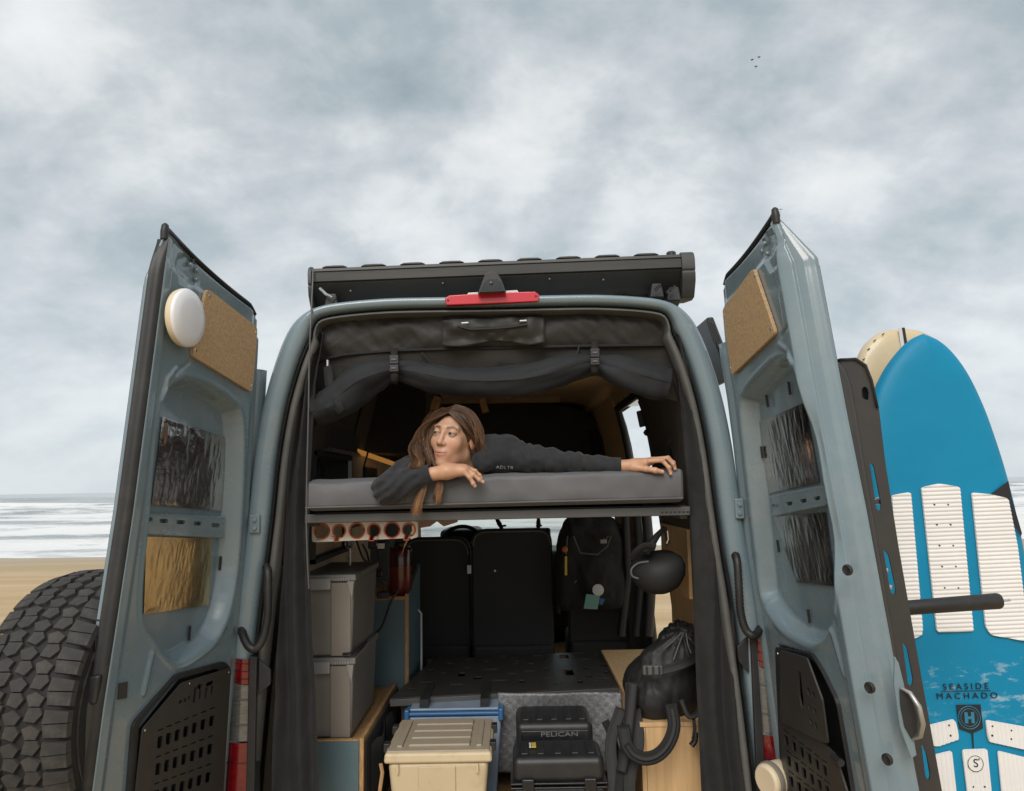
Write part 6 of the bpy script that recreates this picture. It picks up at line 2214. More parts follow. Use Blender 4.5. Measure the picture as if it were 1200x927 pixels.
def right_side():
    y0 = 0.26
    x0, x1 = W(752, 880, y0).x, W(826, 880, y0).x
    zt = W(790, 846, y0).z
    pc = thing('pine_cabinet', 'pale pine cabinet along the right wall under the black backpack', 'cabinet', ((x0 + x1) / 2, 0.9, FLOOR))
    MB().box((x0 + .019, y0, FLOOR), (x1 + .08, y0 + .018, zt - .018)).build('front_panel', 'pine', pc, bevel=0.0015)
    MB().box((x0, y0 + .001, FLOOR), (x0 + .018, 1.62, zt - .018)).build('side_panel', 'pine', pc, bevel=0.0015)
    MB().box((x0 - .004, y0 - .004, zt - .0175), (x1 + .08, 1.64, zt)).build('top_panel', 'pine', pc, bevel=0.002)
    # right wall pine panels (near the slide door) and grey shelf
    for z0_, z1_ in ((1.10, 1.60), (1.61, 1.90)):
        xw = xr((z0_ + z1_) / 2) - .03
        MB().box((xw, 0.34, z0_), (xw + .015, 0.93, z1_)).build('wall_panel', 'pine', van, bevel=0.002)
    a = W(783, 612, 1.0)
    MB().box((a.x, 0.35, 1.925), (0.86, 1.3, 1.95)).build('wall_shelf', 'frame_grey', van, bevel=0.003)
    MB().box((a.x + .02, 0.45, 1.955), (0.86, 1.2, 1.975)).build('shelf_tray', 'pine_dark', van, bevel=0.003)
    # fittings above the bed on the right wall
    MB().tube([W(772, 505, 0.75), W(800, 486, 0.35)], 0.012, 4).build('wall_rail', 'alu_trim', van, smooth=False)
    br = MB().hexa([W(782, 521, .5), W(800, 514, .3), W(800, 509, .3), W(782, 516, .5), W(783, 521, .6), W(801, 514, .4), W(801, 509, .4), W(783, 516, .6)]).build('wall_bracket', 'alu_trim', van)
    MB().prism([W(px, py, y) for px, py, y in ((785, 522, .5), (800, 516, .32), (803, 556, .32), (786, 556, .5))], (0.01, 0.02, 0)).build('black_recess', 'print_black', van)
    mn = thing('device_mount', 'black device on a jointed mount fixed to the right wall', 'mount', W(768, 515, 1.1))
    MB().prism([W(px, py, 1.2) for px, py in ((746, 482), (757, 479), (762, 498), (750, 501))], (0.0, 0.02, 0)).build('device', 'black_plastic', mn, bevel=0.006)
    MB().tube([W(749, 470, 1.2), W(754, 483, 1.2), W(764, 506, 1.15)], 0.009, 6).build('arm', 'black_plastic', mn)
    MB().tube([W(760, 507, 1.1), W(776, 503, 0.9)], 0.03, 8, flat=0.7).build('clamp', 'black_plastic', mn)
    # round black cap hanging
    c = W(771, 666, 0.25)
    cp = thing('hanging_cap', 'round black cap hanging from a hook in front of the pine panel', 'cap', c - V((0, 0, 0.14)))
    R = 0.135
    prof = [(r_ * .86, h_ * .9) for r_, h_ in [(0.0, -0.118), (0.05, -0.112), (0.095, -0.085), (0.123, -0.045), (0.134, 0.0), (0.128, 0.035), (0.105, 0.06), (0.06, 0.075), (0.0, 0.08)]]
    mb = MB().lathe(c, (-0.25, -0.2, 1), prof, 36)
    for v in mb.v:
        d = v - c
        v += d * 0.09 * float(vnoise(d.x * 11, d.y * 11, d.z * 11, 421))
        v.z -= (v.z - c.z) * 0.10 * (1 if v.z > c.z else 0)
    mb.build('crown', 'seat_black', cp, ang=1.6)
    MB().tube([V(p) for p in catmull([tuple(W(*q)) for q in ((742, 654, .16), (747, 646, .13), (756, 640, .12), (768, 641, .12))], 16)], 0.022, 8, flat=0.4).build('brim', 'fabric_black', cp)
    MB().tube([V(p) for p in catmull([tuple(W(*q)) for q in ((760, 658, .10), (748, 660, .10), (740, 667, .10), (741, 675, .10), (748, 678, .10))], 20)], 0.004, 6).build('wire_ring', 'seat_edge', cp)
    MB().tube([W(756, 648, .18), W(770, 628, .18), W(779, 618, .18)], [0.02, 0.013, 0.008], 8).tube([W(779, 618, .18), W(784, 640, .18)], 0.008, 6).build('hanging_strap', 'webbing', cp)
    MB().tube([W(782, 622, .16), W(783, 632, .16), W(781, 637, .16)], 0.004, 6).build('hook', 'metal', cp)


right_side()

# ================================================================== SOFT FORMS: signed distance fields to mesh
def surface_nets(f, lo, h):
    """f: values on a grid (nx,ny,nz); returns verts, quads of the zero surface"""
    ins = f < 0
    nx, ny, nz = f.shape
    acc = np.zeros((nx - 1, ny - 1, nz - 1, 3))
    cnt = np.zeros((nx - 1, ny - 1, nz - 1))
    corners = [(a, b, c) for a in (0, 1) for b in (0, 1) for c in (0, 1)]

    def sl(c):
        return (slice(c[0], nx - 1 + c[0]), slice(c[1], ny - 1 + c[1]), slice(c[2], nz - 1 + c[2]))
    for c in corners:
        for ax in range(3):
            if c[ax]:
                continue
            d = list(c)
            d[ax] = 1
            a, b = f[sl(c)], f[sl(d)]
            m = (a < 0) != (b < 0)
            t = np.where(m, a / np.where(m, a - b, 1), 0)
            for k in range(3):
                acc[..., k] += np.where(m, c[k] + (t if k == ax else 0), 0)
            cnt += m
    act = cnt > 0
    idx = -np.ones(act.shape, int)
    idx[act] = np.arange(act.sum())
    ii = np.argwhere(act)
    verts = (ii + acc[act] / cnt[act][:, None]) * h + np.array(lo)
    quads = []
    for ax in range(3):
        u, v = [(1, 2), (2, 0), (0, 1)][ax]
        s0 = [slice(1, -1)] * 3
        s0[ax] = slice(0, -1)
        s1 = list(s0)
        s1[ax] = slice(1, None)
        a, b = ins[tuple(s0)], ins[tuple(s1)]
        for flip, m in ((False, a & ~b), (True, ~a & b)):
            g = np.argwhere(m)
            if len(g) == 0:
                continue
            g = g + np.array([0 if k == ax else 1 for k in range(3)])
            c = []
            for du, dv in ((-1, -1), (0, -1), (0, 0), (-1, 0)):
                q = g.copy()
                q[:, u] += du
                q[:, v] += dv
                c.append(idx[q[:, 0], q[:, 1], q[:, 2]])
            q = np.stack(c, 1)
            quads.append(q[:, ::-1] if flip else q)
    return verts, np.concatenate(quads)


def grid_pts(lo, hi, h):
    ax = [np.arange(lo[k], hi[k] + h, h) for k in range(3)]
    return np.meshgrid(*ax, indexing='ij')


def ell(p, c, r):
    q = [(p[k] - c[k]) / r[k] for k in range(3)]
    k0 = np.sqrt(q[0] ** 2 + q[1] ** 2 + q[2] ** 2) + 1e-9
    k1 = np.sqrt(sum((q[k] / r[k]) ** 2 for k in range(3))) + 1e-9
    return k0 * (k0 - 1) / k1


def cap(p, a, b, ra, rb=None):
    rb = ra if rb is None else rb
    a, b = np.array(a, float), np.array(b, float)
    e = b - a
    w = [p[k] - a[k] for k in range(3)]
    t = np.clip(sum(w[k] * e[k] for k in range(3)) / (e @ e + 1e-12), 0, 1)
    return np.sqrt(sum((w[k] - e[k] * t) ** 2 for k in range(3))) - (ra + (rb - ra) * t)


def smin(a, b, k):
    h = np.clip(0.5 + 0.5 * (b - a) / k, 0, 1)
    return b + (a - b) * h - k * h * (1 - h)


def smax(a, b, k):
    return -smin(-a, -b, k)


def mesh_sdf(fn, lo, hi, h):
    p = grid_pts(lo, hi, h)
    return surface_nets(fn(p), lo, h)


# ------------------------------------------------------------------ the person
HS = 1.10
HC = np.array(W(532, 513.5, 0.025))
HR = np.array((Matrix.Rotation(math.radians(7), 3, 'Y') @ Matrix.Rotation(math.radians(-23), 3, 'Z') @ Matrix.Rotation(math.radians(-2), 3, 'X')))


def head_fn(p):
    f = ell(p, (0, .020, .032), (.071, .090, .080))
    f = smin(f, ell(p, (0, -.022, -.030), (.0545, .065, .079)), .03)
    ax = [np.abs(p[0]), p[1], p[2]]
    f = smin(f, cap(ax, (.040, .012, -.056), (.011, -.060, -.095), .019, .014), .022)
    f = smin(f, ell(p, (0, -.069, -.095), (.016, .015, .014)), .014)
    f = smin(f, ell(ax, (.037, -.055, -.022), (.023, .020, .023)), .022)           # cheekbones
    f = smin(f, cap(ax, (.0, -.079, .027), (.040, -.064, .027), .0095, .009), .020)          # brow
    f = smax(f, -ell(ax, (.032, -.1025, .008), (.019, .020, .0115)), .012)           # eye sockets
    f = smin(f, ell(ax, (.031, -.0705, .007), (.0135, .0135, .0135)), .002)
    # lids
    up = ell(ax, (.031, -.0700, .0078), (.0152, .0150, .0150))
    up = np.maximum(up, -(p[2] - .0108 + 17 * (ax[0] - .030) ** 2))
    f = smin(f, up, .002)
    dn = ell(ax, (.031, -.0698, .0062), (.0150, .0146, .0148))
    dn = np.maximum(dn, (p[2] - .0030 - 8 * (ax[0] - .031) ** 2))
    f = smin(f, dn, .002)
    # nose
    nose = cap(p, (0, -.079, .020), (0, -.098, -.022), .0066, .0085)
    nose = smin(nose, ell(p, (0, -.1005, -.0275), (.0100, .0100, .0090)), .008)
    nose = smin(nose, ell(ax, (.0105, -.0895, -.0305), (.0070, .0095, .0068)), .006)
    f = smin(f, nose, .010)
    f = smax(f, -ell(ax, (.0056, -.0955, -.0380), (.0034, .0056, .0030)), .003)       # nostrils
    # mouth
    f = smin(f, ell(p, (0, -.068, -.064), (.030, .024, .024)), .014)
    sm = .0034 * (ax[0] / .022) ** 2
    pz = [p[0], p[1] - 10 * p[0] ** 2, p[2] - sm]
    f = smin(f, cap([np.abs(pz[0]), pz[1], pz[2]], (0.003, -.0905, -.0590), (.0240, -.0850, -.0612), .0046, .0018), .004)
    f = smin(f, cap([np.abs(pz[0]), pz[1], pz[2]], (0, -.0890, -.0690), (.0205, -.0850, -.0655), .0054, .0020), .005)
    f = smax(f, -ell([pz[0], pz[1], pz[2]], (0, -.0975, -.0636), (.0245, .0075, .0013)), .002)
    f = smax(f, -ell(p, (0, -.0985, -.0475), (.0030, .008, .008)), .004)              # philtrum
    # ears
    ear = ell(ax, (.0715, .014, -.004), (.0085, .019, .031))
    ear = smax(ear, -ell(ax, (.0815, .010, .002), (.006, .011, .019)), .004)
    f = smin(f, ear, .006)
    f = smin(f, cap(p, (.004, .032, -.060), (.040, .130, -.105), .045, .046), .03)       # neck, leading back to the shoulders
    return f


def skin_paint(l):
    """base colour by head-local position (lips, brows, eyes)"""
    n = len(l)
    x, y, z = l[:, 0], l[:, 1], l[:, 2]
    ax = np.abs(x)
    base = np.array([.51, .295, .190])
    col = np.tile(base, (n, 1))

    def mixin(c, w):
        w = np.clip(w, 0, 1)[:, None]
        col[:] = col * (1 - w) + np.array(c) * w
    front = y < -.03
    mixin((.55, .255, .17), .5 * np.exp(-(((ax - .038) / .02) ** 2 + ((z + .028) / .02) ** 2)) * front)       # cheeks
    mixin((.54, .26, .175), .5 * np.exp(-((x / .012) ** 2 + ((z + .033) / .010) ** 2)) * (y < -.09))
    fr = vnoise(x * 260, y * 260, z * 260, 5) * .5 + vnoise(x * 120, y * 120, z * 120, 6) * .5
    mixin((.44, .22, .13), np.clip(fr - .28, 0, 1) * 1.6 * front * np.exp(-((z + .012) / .035) ** 2))
    # lips
    zl = z - .0034 * (ax / .022) ** 2
    lip = smooth(.0270, .0225, ax) * smooth(-.0775, -.0735, zl) * smooth(-.0535, -.0570, zl - .0015 * np.cos(ax * 250)) * (y < -.076)
    mixin((.43, .165, .125), .75 * lip)
    mixin((.13, .045, .035), .8 * lip * np.exp(-((zl + .0636) / .0014) ** 2))
    # brows
    bz = .0262 + .0035 * smooth(.012, .034, ax) - .0075 * smooth(.036, .052, ax)
    brow = np.exp(-((z - bz) / (.0046 - .0022 * smooth(.03, .05, ax))) ** 2) * smooth(.010, .015, ax) * smooth(.052, .046, ax) * front
    mixin((.060, .030, .018), .95 * brow)
    # eyes
    ez = z - .0068
    ex_ = ax - .031
    alm = (ex_ / .0135) ** 2 + (ez / (.0046 - .0008 * (ex_ / .0135))) ** 2
    eye = smooth(1.12, .88, alm) * (y < -.066)
    mixin((.25, .205, .18), eye)
    gx = -.0034                                        # looking to the left of the picture
    sx = np.sign(x)
    ir = ((x - sx * .031 - gx) ** 2 + (z - .0074) ** 2) ** .5
    mixin((.050, .024, .012), eye * smooth(.0066, .0056, ir))
    mixin((.008, .006, .005), eye * smooth(.0032, .0024, ir))
    lash = np.exp(-((alm - 1.12) / .24) ** 2) * (ez > -.0010) * (y < -.062) * (ax > .016)
    mixin((.035, .020, .014), .9 * lash)
    lash2 = np.exp(-((alm - 1.15) / .20) ** 2) * (ez <= -.0010) * (y < -.062)
    mixin((.15, .075, .05), .6 * lash2)
    mixin((.30, .145, .09), .35 * np.exp(-((alm - 2.6) / 1.2) ** 2) * (y < -.05) * (ax < .05))
    # nostrils
    mixin((.10, .04, .03), .9 * np.exp(-(((ax - .0062) / .0042) ** 2 + ((z + .0375) / .0028) ** 2)) * (y < -.082))
    # ear inner
    mixin((.42, .17, .11), .5 * (ax > .066) * (y < .03))
    return col


def mat_person():
    m = bpy.data.materials.new('skin')
    m.use_nodes = True
    t = m.node_tree
    b = t.nodes['Principled BSDF']
    a = t.nodes.new('ShaderNodeAttribute')
    a.attribute_name = 'tone'
    t.links.new(a.outputs['Color'], b.inputs['Base Color'])
    b.inputs['Roughness'].default_value = 0.48
    b.inputs['Subsurface Weight'].default_value = 0.12
    b.inputs['Subsurface Radius'].default_value = (0.012, 0.005, 0.003)
    b.inputs['Subsurface Scale'].default_value = 0.6
    g = t.nodes.new('ShaderNodeTexCoord')
    n = noise_tex(t, g.outputs['Object'], 240, 4)
    bn = t.nodes.new('ShaderNodeBump')
    bn.inputs['Strength'].default_value = 0.10
    bn.inputs['Distance'].default_value = 0.002
    t.links.new(n, bn.inputs['Height'])
    t.links.new(bn.outputs[0], b.inputs['Normal'])
    MATS['skin'] = m
    m = bpy.data.materials.new('hair')
    m.use_nodes = True
    t = m.node_tree
    b = t.nodes['Principled BSDF']
    a = t.nodes.new('ShaderNodeAttribute')
    a.attribute_name = 'tone'
    t.links.new(a.outputs['Color'], b.inputs['Base Color'])
    b.inputs['Roughness'].default_value = 0.42
    b.inputs['Specular IOR Level'].default_value = 0.4
    MATS['hair'] = m


mat_person()


def set_tone(o, col):
    at = o.data.color_attributes.new('tone', 'FLOAT_COLOR', 'POINT')
    c = np.ones((len(col), 4), np.float32)
    c[:, :3] = col
    at.data.foreach_set('color', c.ravel())


def A(px, py, y):
    return np.array(W(px, py, y))


def person():
    pr = thing('person', 'woman in a dark sweatshirt lying on the mattress, chin on her hand', 'person', W(585, 556, 0.3))
    V_, Q_, T_ = [], [], []

    def push(v, q, c):
        n = sum(len(x) for x in V_)
        V_.append(v)
        Q_.append(q + n)
        T_.append(c)
    # head and neck
    lv, lq = mesh_sdf(head_fn, (-.095, -.13, -.150), (.120, .150, .125), .00165)
    tone_ = skin_paint(lv)
    lv[:, 0] *= np.where(lv[:, 1] < 0.0, 0.95, 0.97)
    push((lv * HS) @ HR.T + HC, lq, tone_)
    tone = np.array([.52, .288, .175])

    def hand_tone(v, tips):
        c = np.tile(tone, (len(v), 1))
        n = vnoise(v[:, 0] * 60, v[:, 1] * 60, v[:, 2] * 60, 9)[:, None]
        c = c * (1 + .10 * n)
        for t in tips:
            d = np.linalg.norm(v - t[0], axis=1)
            w = smooth(.0085, .0055, d)[:, None]
            c = c * (1 - w) + np.array([.58, .40, .33]) * w
        return c

    def finger(p, pts, r0, r1):
        f = None
        n = len(pts) - 1
        for i in range(n):
            ra, rb = r0 + (r1 - r0) * i / n, r0 + (r1 - r0) * (i + 1) / n
            c = cap(p, pts[i], pts[i + 1], ra, rb)
            f = c if f is None else smin(f, c, .004)
        for q in pts[1:-1]:
            f = smin(f, ell(p, q, (r0 * .99,) * 3), .003)
        return f
    # right hand, folded under the chin
    yh = -.085
    wr, pm, kn = A(498, 557, yh + .01), A(524, 552.5, yh + .005), A(544, 551.5, yh)
    fg = [[A(543, 552, yh - .008), A(550.5, 559.5, yh - .014), A(554.5, 566.5, yh - .012), A(556.5, 569.5, yh - .008)],
          [A(546.5, 549, yh + .002), A(555, 556, yh - .006), A(561.5, 562, yh - .008), A(566, 564.8, yh - .004)],
          [A(547, 547.5, yh + .016), A(557, 552, yh + .012), A(562, 557, yh + .012), A(564, 561, yh + .012)],
          [A(545, 547, yh + .03), A(553, 550, yh + .03), A(557, 554, yh + .03), A(559, 558, yh + .03)]]
    th_ = [A(514, 551, yh + .03), A(528, 546.5, yh + .045), A(541, 546, yh + .05)]

    def rh(p):
        f = cap(p, wr, pm, .0255, .0275)
        f = smin(f, cap(p, pm, kn, .0275, .0195), .02)
        f = smin(f, cap(p, A(522, 550, yh + .03), A(543, 548.5, yh + .026), .022, .016), .02)
        for k, g in enumerate(fg):
            f = smin(f, finger(p, g, .0092 - .0006 * k, .0070 - .0005 * k), .007)
        f = smin(f, finger(p, th_, .012, .0085), .01)
        return f
    lo = np.minimum.reduce([wr, pm] + [q for g in fg for q in g] + th_) - .045
    hi = np.maximum.reduce([wr, pm] + [q for g in fg for q in g] + th_) + .04
    v, q = mesh_sdf(rh, lo, hi, .0021)
    nails = [(g[-1] + (g[-1] - g[-2]) / np.linalg.norm(g[-1] - g[-2]) * .002 + np.array([.001, -.006, .003]),) for g in fg[:2]]
    push(v, q, hand_tone(v, nails))
    # left hand, resting on the far edge of the mattress
    yl = -.005
    wr, pm, kn = A(718, 546.5, yl + .015), A(745, 545.5, yl + .005), A(763, 540.5, yl)
    fg = [[A(761, 540.5, yl - .014), A(776, 539.5, yl - .030), A(784, 548, yl - .036), A(786, 555, yl - .034)],
          [A(765, 538.5, yl - .002), A(782, 537, yl - .016), A(789, 544, yl - .020), A(791, 549.5, yl - .018)],
          [A(765, 538, yl + .014), A(783, 536.5, yl + .006), A(789, 542, yl + .002), A(791, 547, yl + .002)],
          [A(763, 539, yl + .03), A(778, 538.5, yl + .028), A(784, 543, yl + .026), A(786, 548, yl + .026)]]
    th_ = [A(742, 548, yl - .012), A(757, 549.5, yl - .030), A(768, 551.3, yl - .036), A(776, 553, yl - .036)]

    def lh(p):
        f = cap(p, wr, pm, .0245, .0235)
        f = smin(f, cap(p, pm, kn, .0235, .0150), .02)
        f = smin(f, cap(p, A(745, 545, yl + .024), A(763, 540, yl + .022), .018, .013), .02)
        for k, g in enumerate(fg):
            f = smin(f, finger(p, g, .0094 - .0005 * k, .0072 - .0004 * k), .006)
        f = smin(f, finger(p, th_, .0125, .0085), .012)
        return f
    lo = np.minimum.reduce([wr, pm] + [q for g in fg for q in g] + th_) - .045
    hi = np.maximum.reduce([wr, pm] + [q for g in fg for q in g] + th_) + .04
    v, q = mesh_sdf(lh, lo, hi, .0021)
    nails = [(th_[-1] + np.array([.003, -.006, .004]),), (fg[0][-1] + np.array([.002, -.006, .0]),), (fg[1][-1] + np.array([.002, -.006, .0]),)]
    push(v, q, hand_tone(v, nails))
    # the covered body: torso, arms, legs stretched away into the van
    zt = W(585, 556, 0.6).z

    def bod(p):
        f = cap(p, A(575, 540, .22), (-.06, .75, zt + .07), .075, .085)
        f = smin(f, ell(p, (-.05, .86, zt + .085), (.15, .16, .085)), .06)
        for s in (-1, 1):
            f = smin(f, cap(p, (-.05 + s * .085, .92, zt + .075), (-.03 + s * .09, 1.30, zt + .06), .075, .055), .04)
            f = smin(f, cap(p, (-.03 + s * .09, 1.30, zt + .06), (-.02 + s * .10, 1.70, zt + .05), .055, .038), .02)
            f = smin(f, cap(p, (-.02 + s * .10, 1.70, zt + .05), (-.01 + s * .12, 1.85, zt + .02), .036, .028), .02)
        f = smin(f, cap(p, A(560, 540, .16), A(452, 570, -.045), .05, .04), .03)
        f = smin(f, cap(p, A(452, 570, -.05), A(500, 556, -.078), .038, .024), .01)
        f = smin(f, cap(p, A(585, 530, .13), A(655, 541, .07), .05, .036), .03)
        f = smin(f, cap(p, A(655, 541, .07), A(722, 546, .012), .034, .024), .01)
        return f
    v, q = mesh_sdf(bod, (-.55, -.15, zt - .16), (.52, 1.95, zt + .26), .012)
    push(v, q, np.tile(tone, (len(v), 1)))
    vv, qq, tt = np.concatenate(V_), np.concatenate(Q_), np.concatenate(T_)
    o = build('body', vv, qq.tolist(), 'skin', pr, ang=3.2)
    set_tone(o, tt)

    # sweatshirt
    def sw(p):
        wob = .0075 * vnoise(p[0] * 20, p[1] * 20, p[2] * 20, 61) + .0030 * vnoise(p[0] * 55, p[1] * 55, p[2] * 55, 62)
        f = cap(p, A(588, 541, .24), (-.05, .78, zt + .075), .098, .115)
        f = smin(f, ell(p, A(574, 536, .17), (.075, .09, .092)), .04)                    # upper back and hood
        f = smin(f, cap(p, A(566, 541, .045), A(590, 531, .13), .048, .072), .04)
        # far (picture left) sleeve
        f2 = cap(p, A(530, 541, .15), A(482, 556, .03), .070, .062)
        f2 = smin(f2, cap(p, A(482, 556, .03), A(455.5, 572, -.055), .062, .058), .03)
        f2 = smin(f2, cap(p, A(455.5, 572.5, -.055), A(503.5, 555, -.079), .056, .0335), .015)
        f = smin(f, f2, .03)
        # stretched sleeve
        f3 = cap(p, A(585, 531, .12), A(622, 538, .085), .068, .056)
        f3 = smin(f3, cap(p, A(622, 538, .085), A(655, 541.5, .06), .056, .047), .02)
        f3 = smin(f3, cap(p, A(655, 541.5, .06), A(727, 545.5, .008), .047, .0295), .02)
        f = smin(f, f3, .03)
        # creases across the sleeves
        xx = p[0] + .35 * p[2] + .02 * vnoise(p[0] * 9, p[1] * 9, p[2] * 9, 63)
        amp = .0034 * smooth(A(600, 540, .1)[0], A(620, 540, .1)[0], p[0]) * smooth(A(726, 540, 0)[0], A(700, 540, 0)[0], p[0])
        f = f + amp * np.sin(xx * 150 + 6 * vnoise(p[0] * 7, p[1] * 7, p[2] * 7, 64))
        x2 = A(506, 556, 0)[0]
        amp2 = .0040 * smooth(x2, x2 - .05, p[0])
        f = f + amp2 * np.sin((p[0] * .8 - p[2] * 1.1) * 110 + 5 * vnoise(p[0] * 8, p[1] * 8, p[2] * 8, 65))
        f = f + wob
        # open the neck
        hc = HC + HR @ np.array([.020, .06, -.085]) * HS
        f = smax(f, -ell(p, hc, (.046, .055, .052)), .010)
        f = smax(f, -ell(p, HC + np.array([-.005, .0, -.005]), (.086, .098, .108)), .01)
        # cuffs end
        f = smax(f, p[0] - A(727, 545, .01)[0], .004)
        cu = A(504, 555, -.078)
        dv = A(504, 555, -.078) - A(470, 566, -.062)
        dv = dv / np.linalg.norm(dv)
        cut = sum((p[k] - cu[k]) * dv[k] for k in range(3))
        near = np.sqrt(sum((p[k] - cu[k]) ** 2 for k in range(3))) - .075
        f = smax(f, np.maximum(-near, -1) * 0 + np.where(near < 0, cut, -1), .004)
        return f
    v, q = mesh_sdf(sw, (-.60, -.16, zt - .17), (.47, .85, zt + .26), .0052)
    shirt = build('sweatshirt', v, q.tolist(), 'sweatshirt', pr, ang=3.2)
    # ribbed cuffs
    for a, b, r in ((A(498.5, 556.5, -.077), A(505, 554.5, -.079), .0335), (A(718, 545.2, .012), A(727.5, 545.8, .008), .0300)):
        n = 9
        pts = [V(a + (b - a) * k / n) for k in range(n + 1)]
        MB().tube(pts, [r * (0.97 + 0.03 * (k % 2)) for k in range(n + 1)], 26, cap=False).build('cuff', 'sweatshirt', pr, solid=0.003, ang=2)
    # printed word on the shoulder
    ex = V((A(598, 547.6, 0) - A(585, 547.2, 0))).normalized()
    c = W(591.5, 548, -.0)
    # find the cloth surface in front of that point
    d = ray(591.5, 548.0)
    d.normalize()
    best = None
    pts = np.array([CAM + d * t for t in np.arange(2.6, 3.5, .002)]).T
    vals = sw([pts[k] for k in range(3)])
    k = int(np.argmax(vals < 0)) if (vals < 0).any() else 0
    if k:
        c = V(pts[:, k])
        vs, fs = text_mesh('ADLTR', 0.0165, 0.0, 1.15)
        ez = V((-ex.z, 0, ex.x))
        out = []
        for t_ in vs:
            q_ = c + ex * t_.x * 1.2 + ez * t_.y
            yy = np.arange(q_.y - .06, q_.y + .06, .001)
            ff = sw([np.full(yy.shape, q_.x), yy, np.full(yy.shape, q_.z)])
            kk = int(np.argmax(ff < 0)) if (ff < 0).any() else 60
            out.append(V((q_.x, yy[kk] - .0032, q_.z)))
        build('lettering', out, fs, 'tag_white', shirt, smooth=False)

    # trousers, only over the hips and legs
    def tr(p):
        f = ell(p, (-.05, .88, zt + .085), (.162, .17, .096))
        for s in (-1, 1):
            f = smin(f, cap(p, (-.05 + s * .085, .92, zt + .075), (-.03 + s * .09, 1.30, zt + .06), .085, .066), .03)
            f = smin(f, cap(p, (-.03 + s * .09, 1.30, zt + .06), (-.02 + s * .10, 1.66, zt + .05), .066, .05), .02)
        return f
    v, q = mesh_sdf(tr, (-.3, .68, zt - .08), (.25, 1.75, zt + .24), .012)
    build('trousers', v, q.tolist(), 'fabric_black', pr, ang=3.2)
    hair(pr)


